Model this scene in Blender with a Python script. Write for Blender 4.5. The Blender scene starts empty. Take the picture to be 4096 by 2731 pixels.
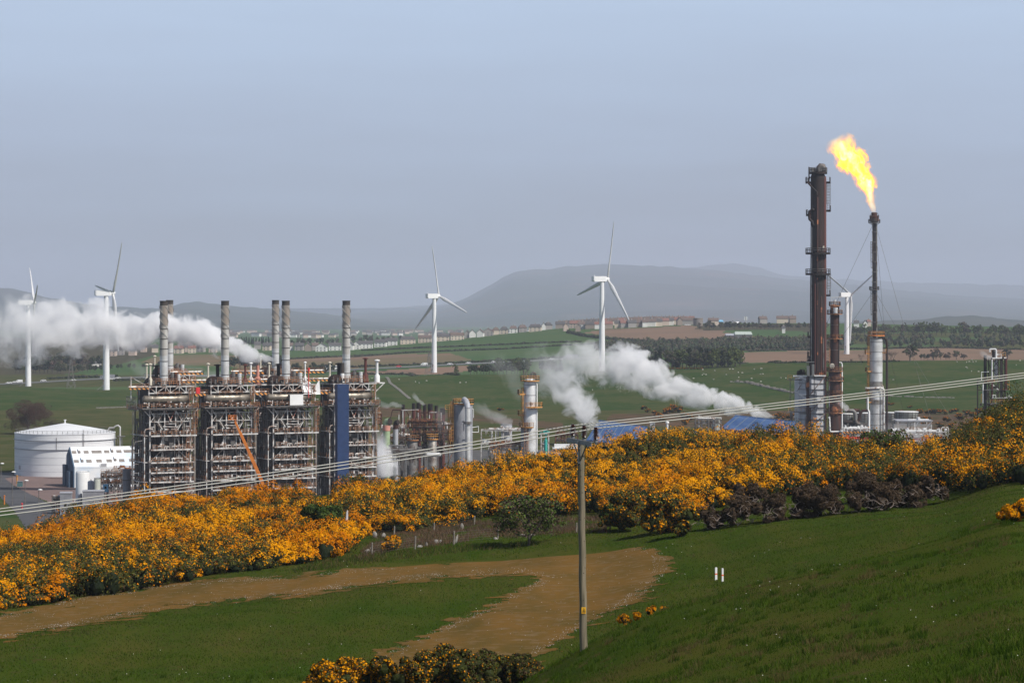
import bpy, math, random
import numpy as np
from mathutils import Vector, Matrix
random.seed(11)
rng = np.random.default_rng(11)
sc = bpy.context.scene
COL = sc.collection
# the photograph's own pixel grid (4096 x 2731) is used to survey the place: focal length F in those pixels,
# eye at height CZ over the plain, horizon at row HY
F, CX, HY, CZ = 11378.0, 2048.0, 1180.0, 60.0
def X(px, Y): return (px - CX) / F * Y
def Zp(py, Y): return CZ - (py - HY) / F * Y
def W(px, py, Y): return (X(px, Y), Y, Zp(py, Y))
def M(px_len, Y): return px_len * Y / F

# ------------------------------------------------------------------ materials
_mats = {}
def mat(name, col, rough=0.75, metal=0.0, col2=None, scale=1.0, amt=(0.35, 0.65), bump=0.0, stretch=(1, 1, 1), detail=4, col3=None, scale3=None, amt3=(0.5, 0.6), coord='Object', spec=0.4):
    if name in _mats: return _mats[name]
    m = bpy.data.materials.new(name); m.use_nodes = True
    nt = m.node_tree; N = nt.nodes; L = nt.links
    b = N['Principled BSDF']
    b.inputs['Base Color'].default_value = (*col, 1)
    b.inputs['Roughness'].default_value = rough
    b.inputs['Metallic'].default_value = metal
    b.inputs['Specular IOR Level'].default_value = spec
    if col2 is not None:
        tc = N.new('ShaderNodeTexCoord'); mp = N.new('ShaderNodeMapping'); mp.inputs['Scale'].default_value = stretch
        L.new(tc.outputs[coord], mp.inputs[0])
        nz = N.new('ShaderNodeTexNoise'); nz.inputs['Scale'].default_value = scale; nz.inputs['Detail'].default_value = detail
        L.new(mp.outputs[0], nz.inputs['Vector'])
        mr = N.new('ShaderNodeMapRange'); mr.inputs[1].default_value = amt[0]; mr.inputs[2].default_value = amt[1]
        L.new(nz.outputs[0], mr.inputs[0])
        mx = N.new('ShaderNodeMix'); mx.data_type = 'RGBA'
        mx.inputs[6].default_value = (*col, 1); mx.inputs[7].default_value = (*col2, 1)
        L.new(mr.outputs[0], mx.inputs[0]); out = mx.outputs[2]
        if col3 is not None:
            n3 = N.new('ShaderNodeTexNoise'); n3.inputs['Scale'].default_value = scale3 or scale * 3; n3.inputs['Detail'].default_value = 3
            L.new(tc.outputs[coord], n3.inputs['Vector'])
            r3 = N.new('ShaderNodeMapRange'); r3.inputs[1].default_value = amt3[0]; r3.inputs[2].default_value = amt3[1]
            L.new(n3.outputs[0], r3.inputs[0])
            m3 = N.new('ShaderNodeMix'); m3.data_type = 'RGBA'; m3.inputs[7].default_value = (*col3, 1)
            L.new(out, m3.inputs[6]); L.new(r3.outputs[0], m3.inputs[0]); out = m3.outputs[2]
        L.new(out, b.inputs['Base Color'])
        if bump:
            bp = N.new('ShaderNodeBump'); bp.inputs['Strength'].default_value = 1.0; bp.inputs['Distance'].default_value = bump
            L.new(nz.outputs[0], bp.inputs['Height']); L.new(bp.outputs[0], b.inputs['Normal'])
    _mats[name] = m
    return m

def leafmat(name, col, col2, scale=0.5):
    m = mat(name, col, 0.8, 0, col2, scale, (0.35, 0.65), coord='Object', spec=0.15)
    return m

def stripes(name, c1, c2, period):
    m = bpy.data.materials.new(name); m.use_nodes = True; nt = m.node_tree; N = nt.nodes; L = nt.links
    b = N['Principled BSDF']; b.inputs['Roughness'].default_value = 0.7
    tc = N.new('ShaderNodeTexCoord'); sx = N.new('ShaderNodeSeparateXYZ'); L.new(tc.outputs['Object'], sx.inputs[0])
    a = N.new('ShaderNodeMath'); a.operation = 'ADD'; L.new(sx.outputs[0], a.inputs[0]); L.new(sx.outputs[2], a.inputs[1])
    d = N.new('ShaderNodeMath'); d.operation = 'DIVIDE'; d.inputs[1].default_value = period; L.new(a.outputs[0], d.inputs[0])
    f = N.new('ShaderNodeMath'); f.operation = 'FRACT'; L.new(d.outputs[0], f.inputs[0])
    g = N.new('ShaderNodeMath'); g.operation = 'GREATER_THAN'; g.inputs[1].default_value = 0.5; L.new(f.outputs[0], g.inputs[0])
    mx = N.new('ShaderNodeMix'); mx.data_type = 'RGBA'; mx.inputs[6].default_value = (*c1, 1); mx.inputs[7].default_value = (*c2, 1)
    L.new(g.outputs[0], mx.inputs[0]); L.new(mx.outputs[2], b.inputs['Base Color'])
    return m

MT = dict(
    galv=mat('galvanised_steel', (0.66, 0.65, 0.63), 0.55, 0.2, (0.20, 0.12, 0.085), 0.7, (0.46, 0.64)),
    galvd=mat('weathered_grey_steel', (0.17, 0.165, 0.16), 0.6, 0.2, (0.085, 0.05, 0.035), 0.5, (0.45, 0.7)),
    rust=mat('orange_rusted_steel', (0.38, 0.165, 0.065), 0.8, 0, (0.12, 0.07, 0.05), 1.2, (0.4, 0.65)),
    yrail=mat('faded_yellow_orange_rail', (0.55, 0.27, 0.07), 0.75, 0, (0.30, 0.12, 0.04), 0.8, (0.45, 0.7)),
    black=mat('black_brown_steel', (0.016, 0.014, 0.013), 0.85, 0, (0.038, 0.026, 0.02), 0.4, (0.45, 0.7)),  # near-black brown steel with faint noise, for furnace bodies and a vessel
    pipe=mat('brown_silver_lagging', (0.36, 0.33, 0.29), 0.4, 0.55, (0.15, 0.11, 0.085), 0.5, (0.45, 0.68)),
    silver=mat('silver_lagging', (0.70, 0.70, 0.69), 0.42, 0.3, (0.44, 0.43, 0.41), 0.35, (0.4, 0.7), bump=0.04),
    drum=mat('stained_steam_drum_lagging', (0.30, 0.265, 0.215), 0.4, 0.5, (0.08, 0.06, 0.045), 0.35, (0.42, 0.66)),
    stack=mat('weathered_stack_plate', (0.52, 0.51, 0.48), 0.5, 0.15, (0.34, 0.30, 0.26), 0.16, (0.4, 0.65), stretch=(2.5, 2.5, 0.25)),
    stackd=mat('sooted_stack_plate', (0.36, 0.33, 0.29), 0.5, 0.15, (0.25, 0.20, 0.16), 0.3, (0.45, 0.7), stretch=(2.5, 2.5, 0.4)),
    sooty=mat('stack_mouth_soot', (0.05, 0.043, 0.038), 0.8),
    drust=mat('dark_brown_rusted_plate', (0.013, 0.009, 0.008), 0.75, 0.0, (0.036, 0.014, 0.010), 0.22, (0.45, 0.7), stretch=(2, 2, 0.18)),
    rrust=mat('red_brown_rusted_plate', (0.065, 0.024, 0.016), 0.75, 0, (0.028, 0.016, 0.013), 0.3, (0.42, 0.66), stretch=(2, 2, 0.3), col3=(0.42, 0.15, 0.06), scale3=0.28, amt3=(0.58, 0.66)),
    redstk=mat('red_oxide_stack', (0.10, 0.028, 0.022), 0.75, 0, (0.09, 0.03, 0.025), 0.35, (0.42, 0.66), stretch=(2, 2, 0.4)),
    pink=mat('pink_primer', (0.62, 0.30, 0.24), 0.8, 0, (0.5, 0.2, 0.15), 0.6),
    pgreen=mat('pale_green_paint', (0.36, 0.47, 0.28), 0.8, 0, (0.25, 0.33, 0.2), 0.6),
    white=mat('white_paint', (0.82, 0.82, 0.81), 0.55, 0, (0.68, 0.68, 0.67), 0.25, (0.35, 0.75)),
    tankw=mat('tank_white_paint', (0.80, 0.81, 0.82), 0.5, 0, (0.66, 0.67, 0.69), 0.12, (0.35, 0.7), stretch=(0.5, 0.5, 3), detail=8),
    cream=mat('cream_ply', (0.6, 0.55, 0.45), 0.7),
    grey=mat('grey_paint', (0.27, 0.28, 0.30), 0.6, 0, (0.21, 0.21, 0.23), 0.5),
    lgrey=mat('pale_grey_cladding', (0.42, 0.43, 0.46), 0.6, 0.1, (0.33, 0.33, 0.36), 0.3, (0.35, 0.7), stretch=(1, 1, 0.3)),
    clad=mat('streaked_white_cladding', (0.56, 0.57, 0.60), 0.6, 0, (0.40, 0.39, 0.40), 0.25, (0.45, 0.7), stretch=(2.5, 2.5, 0.25)),
    navy=mat('navy_blue_sheeting', (0.018, 0.045, 0.135), 0.6, 0, (0.015, 0.038, 0.11), 0.8),
    gable=mat('slate_blue_cladding', (0.075, 0.13, 0.20), 0.7, 0, (0.06, 0.105, 0.165), 0.3),
    sky_blue=mat('light_blue_paint', (0.20, 0.47, 0.68), 0.6),
    froof=mat('faded_white_blue_roof', (0.80, 0.81, 0.82), 0.6, 0, (0.60, 0.70, 0.80), 0.11, (0.45, 0.62)),
    rooflight=mat('dull_rooflight', (0.27, 0.24, 0.22), 0.7, 0, (0.20, 0.18, 0.165), 1.5),
    broof=mat('blue_steel_roof', (0.028, 0.070, 0.18), 0.6, 0.0, (0.055, 0.11, 0.24), 0.2, (0.4, 0.7)),
    orange=mat('orange_paint', (0.75, 0.24, 0.03), 0.5, 0, (0.6, 0.17, 0.03), 0.6),
    red=mat('red_paint', (0.62, 0.03, 0.03), 0.6),
    teal=mat('teal_paint', (0.02, 0.30, 0.26), 0.6),
    dark=mat('black_rubber', (0.02, 0.02, 0.02), 0.8),
    glass=mat('dark_glass', (0.03, 0.035, 0.045), 0.15),
    concrete=mat('concrete', (0.34, 0.32, 0.30), 0.9, 0, (0.24, 0.225, 0.21), 0.4),
    stone=mat('field_stone', (0.30, 0.28, 0.25), 0.9, 0, (0.16, 0.15, 0.13), 2.0, bump=0.05),
    cool=mat('cooling_louvre_cream', (0.50, 0.52, 0.46), 0.7, 0, (0.36, 0.38, 0.34), 0.4),
    turb=mat('turbine_white', (0.82, 0.82, 0.82), 0.4, 0, (0.76, 0.76, 0.76), 0.1),
    turbb=mat('turbine_blade_shaded_white', (0.62, 0.62, 0.62), 0.4),  # white blades toned grey, the shade on them is in the colour
    wire=mat('pale_cable', (0.42, 0.41, 0.37), 0.6),
    porc=mat('brown_porcelain', (0.045, 0.018, 0.014), 0.22, 0, spec=0.6),
    bracket=mat('galvanised_bracket', (0.24, 0.25, 0.26), 0.5, 0.3, (0.16, 0.165, 0.17), 3.0),
    wood=mat('weathered_pole_wood', (0.23, 0.19, 0.13), 0.85, 0, (0.12, 0.105, 0.065), 1.6, (0.35, 0.65), bump=0.02, stretch=(8, 8, 0.5), detail=8),
    postw=mat('grey_post_wood', (0.27, 0.24, 0.20), 0.9, 0, (0.15, 0.13, 0.11), 4.0),
    signy=mat('warning_yellow', (0.85, 0.45, 0.02), 0.5),
    bark=mat('bark', (0.10, 0.085, 0.07), 0.9, 0, (0.055, 0.045, 0.038), 2.0),
    strip=stripes('orange_black_hazard_stripes', (0.72, 0.30, 0.07), (0.03, 0.025, 0.02), 1.3),
)

# ------------------------------------------------------------------ mesh builder
class MB:
    def __init__(s): s.v = []; s.f = []; s.mi = []
    def add(s, vs, fs, k=0):
        b = len(s.v); s.v.extend(vs); s.f.extend([tuple(b + i for i in f) for f in fs]); s.mi.extend([k] * len(fs)); return s
    def box(s, x0, y0, z0, x1, y1, z1, k=0):
        v = [(x0, y0, z0), (x1, y0, z0), (x1, y1, z0), (x0, y1, z0), (x0, y0, z1), (x1, y0, z1), (x1, y1, z1), (x0, y1, z1)]
        return s.add(v, [(0, 3, 2, 1), (4, 5, 6, 7), (0, 1, 5, 4), (1, 2, 6, 5), (2, 3, 7, 6), (3, 0, 4, 7)], k)
    def beam(s, p, q, w, h=None, k=0):
        p = Vector(p); q = Vector(q); d = q - p
        if d.length < 1e-6: return s
        d.normalize(); up = Vector((0, 0, 1)) if abs(d.z) < 0.9 else Vector((0, 1, 0))
        a = d.cross(up).normalized(); b = a.cross(d).normalized(); h = h or w
        a = a * w / 2; b = b * h / 2
        v = [tuple(p + i * a + j * b) for i, j in ((-1, -1), (1, -1), (1, 1), (-1, 1))] + [tuple(q + i * a + j * b) for i, j in ((-1, -1), (1, -1), (1, 1), (-1, 1))]
        return s.add(v, [(0, 1, 2, 3), (7, 6, 5, 4), (0, 4, 5, 1), (1, 5, 6, 2), (2, 6, 7, 3), (3, 7, 4, 0)], k)
    def tube(s, pts, r, n=8, k=0, caps=True):
        pts = [Vector(p) for p in pts]; m = len(pts)
        rs = r if isinstance(r, (list, tuple)) else [r] * m
        prev = None; vs = []
        for i, p in enumerate(pts):
            if i == 0: d = pts[1] - p
            elif i == m - 1: d = p - pts[i - 1]
            else: d = (pts[i + 1] - p).normalized() + (p - pts[i - 1]).normalized()
            if d.length < 1e-9: d = Vector((0, 0, 1))
            d.normalize()
            if prev is None:
                up = Vector((0, 0, 1)) if abs(d.z) < 0.9 else Vector((1, 0, 0))
                a = d.cross(up).normalized()
            else:
                a = prev - d * prev.dot(d)
                if a.length < 1e-6: a = d.cross(Vector((0.3, 0.5, 0.8)))
                a.normalize()
            prev = a; b = d.cross(a)
            for j in range(n):
                t = 2 * math.pi * j / n
                vs.append(tuple(p + (a * math.cos(t) + b * math.sin(t)) * rs[i]))
        fs = []
        for i in range(m - 1):
            for j in range(n):
                j2 = (j + 1) % n
                fs.append((i * n + j, i * n + j2, (i + 1) * n + j2, (i + 1) * n + j))
        if caps:
            b = len(vs); vs += vs[:n] + vs[(m - 1) * n:m * n]; fs.append(tuple(range(b + n - 1, b - 1, -1))); fs.append(tuple(b + n + j for j in range(n)))
        return s.add(vs, fs, k)
    def lathe(s, prof, cx=0, cy=0, n=24, k=0, ks=None):
        vs = []; fs = []
        for r, z in prof:
            for j in range(n):
                t = 2 * math.pi * j / n; vs.append((cx + r * math.cos(t), cy + r * math.sin(t), z))
        for i in range(len(prof) - 1):
            for j in range(n):
                j2 = (j + 1) % n; fs.append((i * n + j, i * n + j2, (i + 1) * n + j2, (i + 1) * n + j))
        b = len(vs); q = len(prof) - 1; vs += vs[:n] + vs[q * n:(q + 1) * n]; fs.append(tuple(range(b + n - 1, b - 1, -1))); fs.append(tuple(b + n + j for j in range(n)))
        s.add(vs, fs, k)
        return s
    def rail(s, pts, h=1.1, w=0.08, step=1.6, closed=False):
        pts = [Vector(p) for p in pts]
        if closed: pts = pts + [pts[0]]
        for p, q in zip(pts, pts[1:]):
            L = (q - p).length; n = max(1, round(L / step))
            for zz in (h, h * 0.55): s.beam(p + Vector((0, 0, zz)), q + Vector((0, 0, zz)), w)
            for i in range(n + 1):
                a = p.lerp(q, i / n); s.beam(a, a + Vector((0, 0, h)), w)
        return s
    def ring_rail(s, cx, cy, z, r, a0=0, a1=360, h=1.1, w=0.09, n=16):
        pts = [(cx + r * math.cos(math.radians(a0 + (a1 - a0) * i / n)), cy + r * math.sin(math.radians(a0 + (a1 - a0) * i / n)), z) for i in range(n + 1)]
        return s.rail(pts, h, w, 2.0)
    def ring_deck(s, cx, cy, z, r0, r1, t=0.2, a0=0, a1=360, n=20):
        vs = []; fs = []
        for i in range(n + 1):
            a = math.radians(a0 + (a1 - a0) * i / n); c, q = math.cos(a), math.sin(a)
            vs += [(cx + r0 * c, cy + r0 * q, z), (cx + r1 * c, cy + r1 * q, z), (cx + r1 * c, cy + r1 * q, z - t), (cx + r0 * c, cy + r0 * q, z - t)]
        for i in range(n):
            b = 4 * i
            for j in range(4): fs.append((b + j, b + (j + 1) % 4, b + 4 + (j + 1) % 4, b + 4 + j))
        fs.append((0, 3, 2, 1)); fs.append((4 * n, 4 * n + 1, 4 * n + 2, 4 * n + 3))
        return s.add(vs, fs)
    def ladder(s, x, y, z0, z1, w=0.55, ang=0.0, cage=True, t=0.07):
        dx, dy = math.cos(ang) * w / 2, math.sin(ang) * w / 2
        s.beam((x - dx, y - dy, z0), (x - dx, y - dy, z1), t); s.beam((x + dx, y + dy, z0), (x + dx, y + dy, z1), t)
        z = z0 + 0.2
        while z < z1: s.beam((x - dx, y - dy, z), (x + dx, y + dy, z), t * 0.8); z += 0.6
        if cage:
            nx, ny = math.sin(ang) * 0.7, -math.cos(ang) * 0.7; z = z0 + 2.2
            while z < z1:
                P = [(x - dx, y - dy, z), (x - dx * 1.4 + nx * 0.6, y - dy * 1.4 + ny * 0.6, z), (x + nx, y + ny, z), (x + dx * 1.4 + nx * 0.6, y + dy * 1.4 + ny * 0.6, z), (x + dx, y + dy, z)]
                for a, b in zip(P, P[1:]): s.beam(a, b, t * 0.8)
                z += 1.1
            for k in (-1, 0, 1):
                s.beam((x + nx * (1 if k == 0 else 0.6) + k * dx * 1.4, y + ny * (1 if k == 0 else 0.6) + k * dy * 1.4, z0 + 2.2), (x + nx * (1 if k == 0 else 0.6) + k * dx * 1.4, y + ny * (1 if k == 0 else 0.6) + k * dy * 1.4, z1), t * 0.8)
        return s
    def mesh(s, name, smooth=False):
        me = bpy.data.meshes.new(name); me.from_pydata(s.v, [], s.f)
        if smooth:
            me.polygons.foreach_set('use_smooth', [len(f) <= 4 for f in s.f]); me.set_sharp_from_angle(angle=math.radians(38))
        return me
    def build(s, name, m, parent=None, smooth=False, loc=None, rz=0.0):
        me = s.mesh(name, smooth)
        for q in (m if isinstance(m, (list, tuple)) else [m]): me.materials.append(q)
        if isinstance(m, (list, tuple)): me.polygons.foreach_set('material_index', s.mi)
        me.update()
        o = bpy.data.objects.new(name, me); COL.objects.link(o)
        if parent is not None: o.parent = parent
        if loc is not None: o.location = loc
        o.rotation_euler.z = rz
        return o

def npmesh(name, verts, faces, mats, mi=None, parent=None, smooth=False):
    """verts (n,3) float, faces (m,k) int with a constant k"""
    me = bpy.data.meshes.new(name); n, (m, k) = len(verts), faces.shape
    me.vertices.add(n); me.vertices.foreach_set('co', np.asarray(verts, dtype=np.float32).ravel())
    me.loops.add(m * k); me.loops.foreach_set('vertex_index', faces.astype(np.int32).ravel())
    me.polygons.add(m); me.polygons.foreach_set('loop_start', np.arange(0, m * k, k, dtype=np.int32))
    me.polygons.foreach_set('loop_total', np.full(m, k, dtype=np.int32))
    for q in mats: me.materials.append(q)
    if mi is not None: me.polygons.foreach_set('material_index', np.asarray(mi, dtype=np.int32))
    me.polygons.foreach_set('use_smooth', np.full(m, smooth, dtype=bool))
    me.update(calc_edges=True)
    o = bpy.data.objects.new(name, me); COL.objects.link(o)
    if parent is not None: o.parent = parent
    return o

def tag(o, label=None, cat=None, group=None, kind=None):
    if label: o['label'] = label
    if cat: o['category'] = cat
    if group: o['group'] = group
    if kind: o['kind'] = kind
    return o
def thing(name, label, cat, loc=(0, 0, 0), rz=0.0, group=None):
    o = bpy.data.objects.new(name, None); COL.objects.link(o); o.location = loc; o.rotation_euler.z = rz
    o.empty_display_size = 0.5
    return tag(o, label, cat, group)
def dup(root, loc, rz=0.0, label=None, scale=None):
    r = root.copy(); COL.objects.link(r); r.location = loc; r.rotation_euler = (0, 0, rz)
    if label: r['label'] = label
    if scale is not None: r.scale = scale if isinstance(scale, (tuple, list)) else (scale,) * 3
    for ch in list(root.children):
        c = ch.copy(); COL.objects.link(c); c.parent = r
        for g in list(ch.children):
            d = g.copy(); COL.objects.link(d); d.parent = c
    return r
ORD = ['first', 'second', 'third', 'fourth', 'fifth', 'sixth', 'seventh', 'eighth', 'ninth', 'tenth', 'eleventh', 'twelfth', 'thirteenth', 'fourteenth', 'fifteenth', 'sixteenth', 'seventeenth', 'eighteenth', 'nineteenth', 'twentieth'] 
def ordn(i):
    if i < 20: return ORD[i]
    n = i + 1; t, u = divmod(n, 10)
    T = {2: 'twenty', 3: 'thirty', 4: 'forty', 5: 'fifty', 6: 'sixty', 7: 'seventy', 8: 'eighty', 9: 'ninety'}
    return (T[t] + '-' + ORD[u - 1]) if u else {2: 'twentieth', 3: 'thirtieth', 4: 'fortieth', 5: 'fiftieth', 6: 'sixtieth', 7: 'seventieth', 8: 'eightieth', 9: 'ninetieth'}[t]

# ------------------------------------------------------------------ camera, sun, sky, air
cam = bpy.data.cameras.new('camera'); co = bpy.data.objects.new('camera', cam); COL.objects.link(co); sc.camera = co
co.location = (0, 0, CZ); co.rotation_euler = (math.pi / 2, 0, 0)
cam.sensor_width = 36; cam.lens = 36 * F / 4096; cam.shift_y = -(1365.5 - HY) / 4096
cam.clip_start = 1.0; cam.clip_end = 90000
SUN = Vector((0.60, -0.42, 0.80)).normalized()
sl = bpy.data.lights.new('sun', 'SUN'); sl.energy = 4.6; sl.angle = math.radians(0.6); sl.color = (1.0, 0.955, 0.89)
so = bpy.data.objects.new('sun', sl); COL.objects.link(so); so.rotation_euler = SUN.to_track_quat('Z', 'Y').to_euler()
wd = bpy.data.worlds.new('World'); sc.world = wd; wd.use_nodes = True
N = wd.node_tree.nodes; L = wd.node_tree.links; N.clear()
st = N.new('ShaderNodeTexSky'); st.sky_type = 'NISHITA'; st.sun_disc = False
st.sun_elevation = math.asin(SUN.z); st.sun_rotation = math.atan2(SUN.x, SUN.y)
st.altitude = 100; st.air_density = 1.0; st.dust_density = 2.0; st.ozone_density = 1.5
tc = N.new('ShaderNodeTexCoord'); sx = N.new('ShaderNodeSeparateXYZ'); L.new(tc.outputs['Generated'], sx.inputs[0])
# low sky: a layer of grey-blue haze above the hills that clears upward
mr = N.new('ShaderNodeMapRange'); mr.inputs[1].default_value = 0.0; mr.inputs[2].default_value = 0.16; L.new(sx.outputs[2], mr.inputs[0])
nz = N.new('ShaderNodeTexNoise'); nz.inputs['Scale'].default_value = 1.0; nz.inputs['Detail'].default_value = 6
mpn = N.new('ShaderNodeMapping'); mpn.inputs['Scale'].default_value = (7, 7, 55); L.new(tc.outputs['Generated'], mpn.inputs[0]); L.new(mpn.outputs[0], nz.inputs['Vector'])
sb = N.new('ShaderNodeMath'); sb.operation = 'SUBTRACT'; sb.inputs[1].default_value = 0.5; L.new(nz.outputs[0], sb.inputs[0])
ml = N.new('ShaderNodeMath'); ml.operation = 'MULTIPLY_ADD'; ml.inputs[1].default_value = 0.30; L.new(sb.outputs[0], ml.inputs[0]); L.new(mr.outputs[0], ml.inputs[2])
rp = N.new('ShaderNodeValToRGB'); L.new(ml.outputs[0], rp.inputs[0])
e = rp.color_ramp.elements
SKYLO, SKYMID, SKYHI = (0.315, 0.345, 0.41), (0.43, 0.515, 0.66), (0.585, 0.75, 0.98)
e[0].position = 0.0; e[0].color = (*SKYLO, 1); e[1].position = 1.0; e[1].color = (*SKYHI, 1)
e2 = e.new(0.35); e2.color = (*SKYMID, 1)
vs = N.new('ShaderNodeVectorMath'); vs.operation = 'SCALE'; vs.inputs[3].default_value = 14.0; L.new(rp.outputs[0], vs.inputs[0])
m2 = N.new('ShaderNodeMapRange'); m2.inputs[1].default_value = 0.13; m2.inputs[2].default_value = 0.35; L.new(sx.outputs[2], m2.inputs[0])
mx = N.new('ShaderNodeMix'); mx.data_type = 'RGBA'; L.new(m2.outputs[0], mx.inputs[0]); L.new(vs.outputs[0], mx.inputs[6]); L.new(st.outputs[0], mx.inputs[7])
bg = N.new('ShaderNodeBackground'); bg.inputs[1].default_value = 0.0714; L.new(mx.outputs[2], bg.inputs[0])
wo = N.new('ShaderNodeOutputWorld'); L.new(bg.outputs[0], wo.inputs[0])
vsn = sc.view_settings; vsn.view_transform = 'Standard'; vsn.look = 'None'; vsn.exposure = 0.0; vsn.gamma = 1.0; vsn.use_curve_mapping = False
cy = sc.cycles
cy.use_denoising = True; cy.max_bounces = 12; cy.diffuse_bounces = 2; cy.glossy_bounces = 2; cy.transmission_bounces = 2; cy.transparent_max_bounces = 8
cy.volume_bounces = 10; cy.volume_max_steps = 256; cy.volume_step_rate = 1.0
cy.use_adaptive_sampling = True; cy.adaptive_threshold = 0.02; cy.sample_clamp_indirect = 4.0
# ------------------------------------------------------------------ terrain heights (metres over the plant's ground; eye = 60)
PC = np.array([-900, -300, 0, 425, 700, 1000, 1400, 1737, 2000, 2335, 2700, 3100, 3400, 3750, 4096, 4400, 5000], float)
nearC = [0, 700, 1400, 2000, 2335, 2700, 3300, 4096]
ROWS = []
def row(Y, cols, zs, rel=True):
    z = np.interp(PC, cols, zs)
    ROWS.append((Y, z + (CZ if rel else 0)))
row(4, [0, 4096], [-1.9, -1.6])
row(20, nearC, [-8, -7.6, -7.2, -6.8, -6.4, -6, -5.2, -4.4])
row(40, nearC, [-13.5, -12.8, -12, -11, -10, -9.1, -8, -6.6])
row(60, nearC, [-17, -16, -14.5, -12.5, -11.2, -10.2, -9.4, -8.3])
row(90, nearC, [-19.5, -18.5, -17, -14.8, -13.4, -12.3, -10.9, -9.4])
row(122, nearC, [-20.6, -20.0, -19.1, -17.2, -15.2, -13.5, -11.9, -9.85])
row(150, nearC, [-20.5, -20.3, -20.1, -19.9, -19.3, -17.4, -14.9, -12.3])
row(175, nearC, [-21.2, -20.8, -20.4, -20.15, -19.9, -19.0, -16.9, -13.9])
farN = [0, 700, 1400, 2000, 2335, 2700, 3100, 3400, 3750, 4096]
row(205, farN, [-22.7, -21.9, -21.0, -20.5, -20.2, -19.3, -18.0, -17.0, -16.1, -14.6])
row(240, farN, [-24.2, -23.2, -22.0, -21.0, -20.5, -19.6, -18.3, -17.4, -16.9, -15.2])
row(280, farN, [-26.4, -24.6, -22.6, -21.2, -20.4, -18.9, -17.2, -17.5, -17.0, -13.6])
row(320, farN, [-28.6, -24.2, -22.6, -20.7, -18.8, -17.1, -17.2, -18.8, -19.0, -13.9])
row(360, farN, [-33, -28.5, -26.5, -24, -23, -22, -21.5, -24, -24, -18.5])
row(430, farN, [-42, -40, -39, -37, -36, -35, -35, -36, -36, -32])
row(520, farN, [-52, -51, -50, -49, -49, -48, -48, -48, -48, -46])
row(620, [0, 4096], [-59, -58])
row(700, [0, 4096], [0, 0], False); row(900, [0, 4096], [0, 0], False); row(1150, [0, 3400, 4096], [0, 0.5, 2], False)
row(1500, [0, 1000, 2408, 3400, 4096], [1.5, 0.5, 4, 9, 11], False)
row(1750, [0, 425, 1000, 1737, 2408, 3000, 3400, 4096], [3.6, 1.8, 3, 10.4, 12.4, 17.6, 19.2, 20.2], False)
row(1900, [0, 425, 1000, 1737, 2408, 3000, 4096], [-5, -3, -1, 5, 9, 13, 14], False)
row(2100, [0, 425, 1000, 1737, 2408, 3000, 3400, 4096], [-6.7, -4, -2, 0.3, 4, 10, 11, 12], False)
row(2300, [0, 1000, 2408, 3100, 4096], [-5, 0, 6, 13.6, 14], False)
row(2700, [0, 1500, 2408, 3100, 4096], [-4, 3, 16, 19.8, 19], False)
row(3000, [0, 1000, 1300, 1737, 2100, 2408, 2750, 3300, 4096], [0, 2, 2, 9.5, 18.5, 24.5, 27, 27, 22.5], False)
row(3200, [0, 1000, 1300, 1737, 2100, 2408, 2750, 3300, 4096], [-2, 0, 0.5, 9, 18.5, 26, 28.5, 28.5, 24], False)
row(3700, [0, 4096], [-6, 4], False)
row(5000, [0, 4096], [-20, -14], False)
row(7500, [0, 4096], [-44, -38], False)
row(14000, [0, 4096], [-100, -90], False)
YR = np.array([r[0] for r in ROWS], float); ZR = np.array([r[1] for r in ROWS])
def pchip(x, y, xi):
    h = np.diff(x); d = np.diff(y, axis=0) / h[:, None]
    m = np.zeros_like(y); m[0] = d[0]; m[-1] = d[-1]
    w1 = (2 * h[1:] + h[:-1])[:, None]; w2 = (h[1:] + 2 * h[:-1])[:, None]
    a, b = d[:-1], d[1:]; ok = a * b > 0
    den = np.where(ok, w1 / np.where(ok, a, 1) + w2 / np.where(ok, b, 1), 1)
    m[1:-1] = np.where(ok, (w1 + w2) / den, 0)
    k = np.clip(np.searchsorted(x, xi) - 1, 0, len(x) - 2)
    t = ((xi - x[k]) / h[k])[:, None]; hh = h[k][:, None]
    return (2*t**3-3*t**2+1)*y[k] + (t**3-2*t**2+t)*hh*m[k] + (-2*t**3+3*t**2)*y[k+1] + (t**3-t**2)*hh*m[k+1]
LY = np.linspace(math.log(4), math.log(14000), 900); YD = np.exp(LY)
T1 = pchip(np.log(YR), ZR, LY)
PD = np.linspace(-900, 5000, 240)
TAB = pchip(PC, T1.T, PD).T
# gentle undulation, faded out near the plant where floors are level
def _wave(x, y):
    return 0.22 * np.sin(x * 0.19 + 1.3 * np.sin(y * 0.05)) * np.cos(y * 0.11) + 0.10 * np.sin(x * 0.53 + y * 0.31) * np.cos(y * 0.37 - x * 0.2)
def zt(x, y):
    x = np.asarray(x, float); y = np.asarray(y, float)
    px = CX + x / np.maximum(y, 1.0) * F
    fi = np.clip((px - PD[0]) / (PD[1] - PD[0]), 0, len(PD) - 1.001); i = fi.astype(int); fi = fi - i
    fj = np.clip((np.log(np.maximum(y, 4)) - LY[0]) / (LY[1] - LY[0]), 0, len(LY) - 1.001); j = fj.astype(int); fj = fj - j
    z = TAB[j, i]*(1-fi)*(1-fj) + TAB[j, i+1]*fi*(1-fj) + TAB[j+1, i]*(1-fi)*fj + TAB[j+1, i+1]*fi*fj
    w = np.clip((420 - y) / 100, 0, 1) * np.clip((y - 15) / 40, 0, 1)
    z = z + w * _wave(x, y)
    w2 = np.clip((y - 1150) / 300, 0, 1) * np.clip((3000 - y) / 200, 0.0, 1)
    return z + w2 * 0.5 * np.sin(x * 0.021 + 1.1) * np.cos(y * 0.013)
def z1(x, y): return float(zt(x, y))
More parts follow.
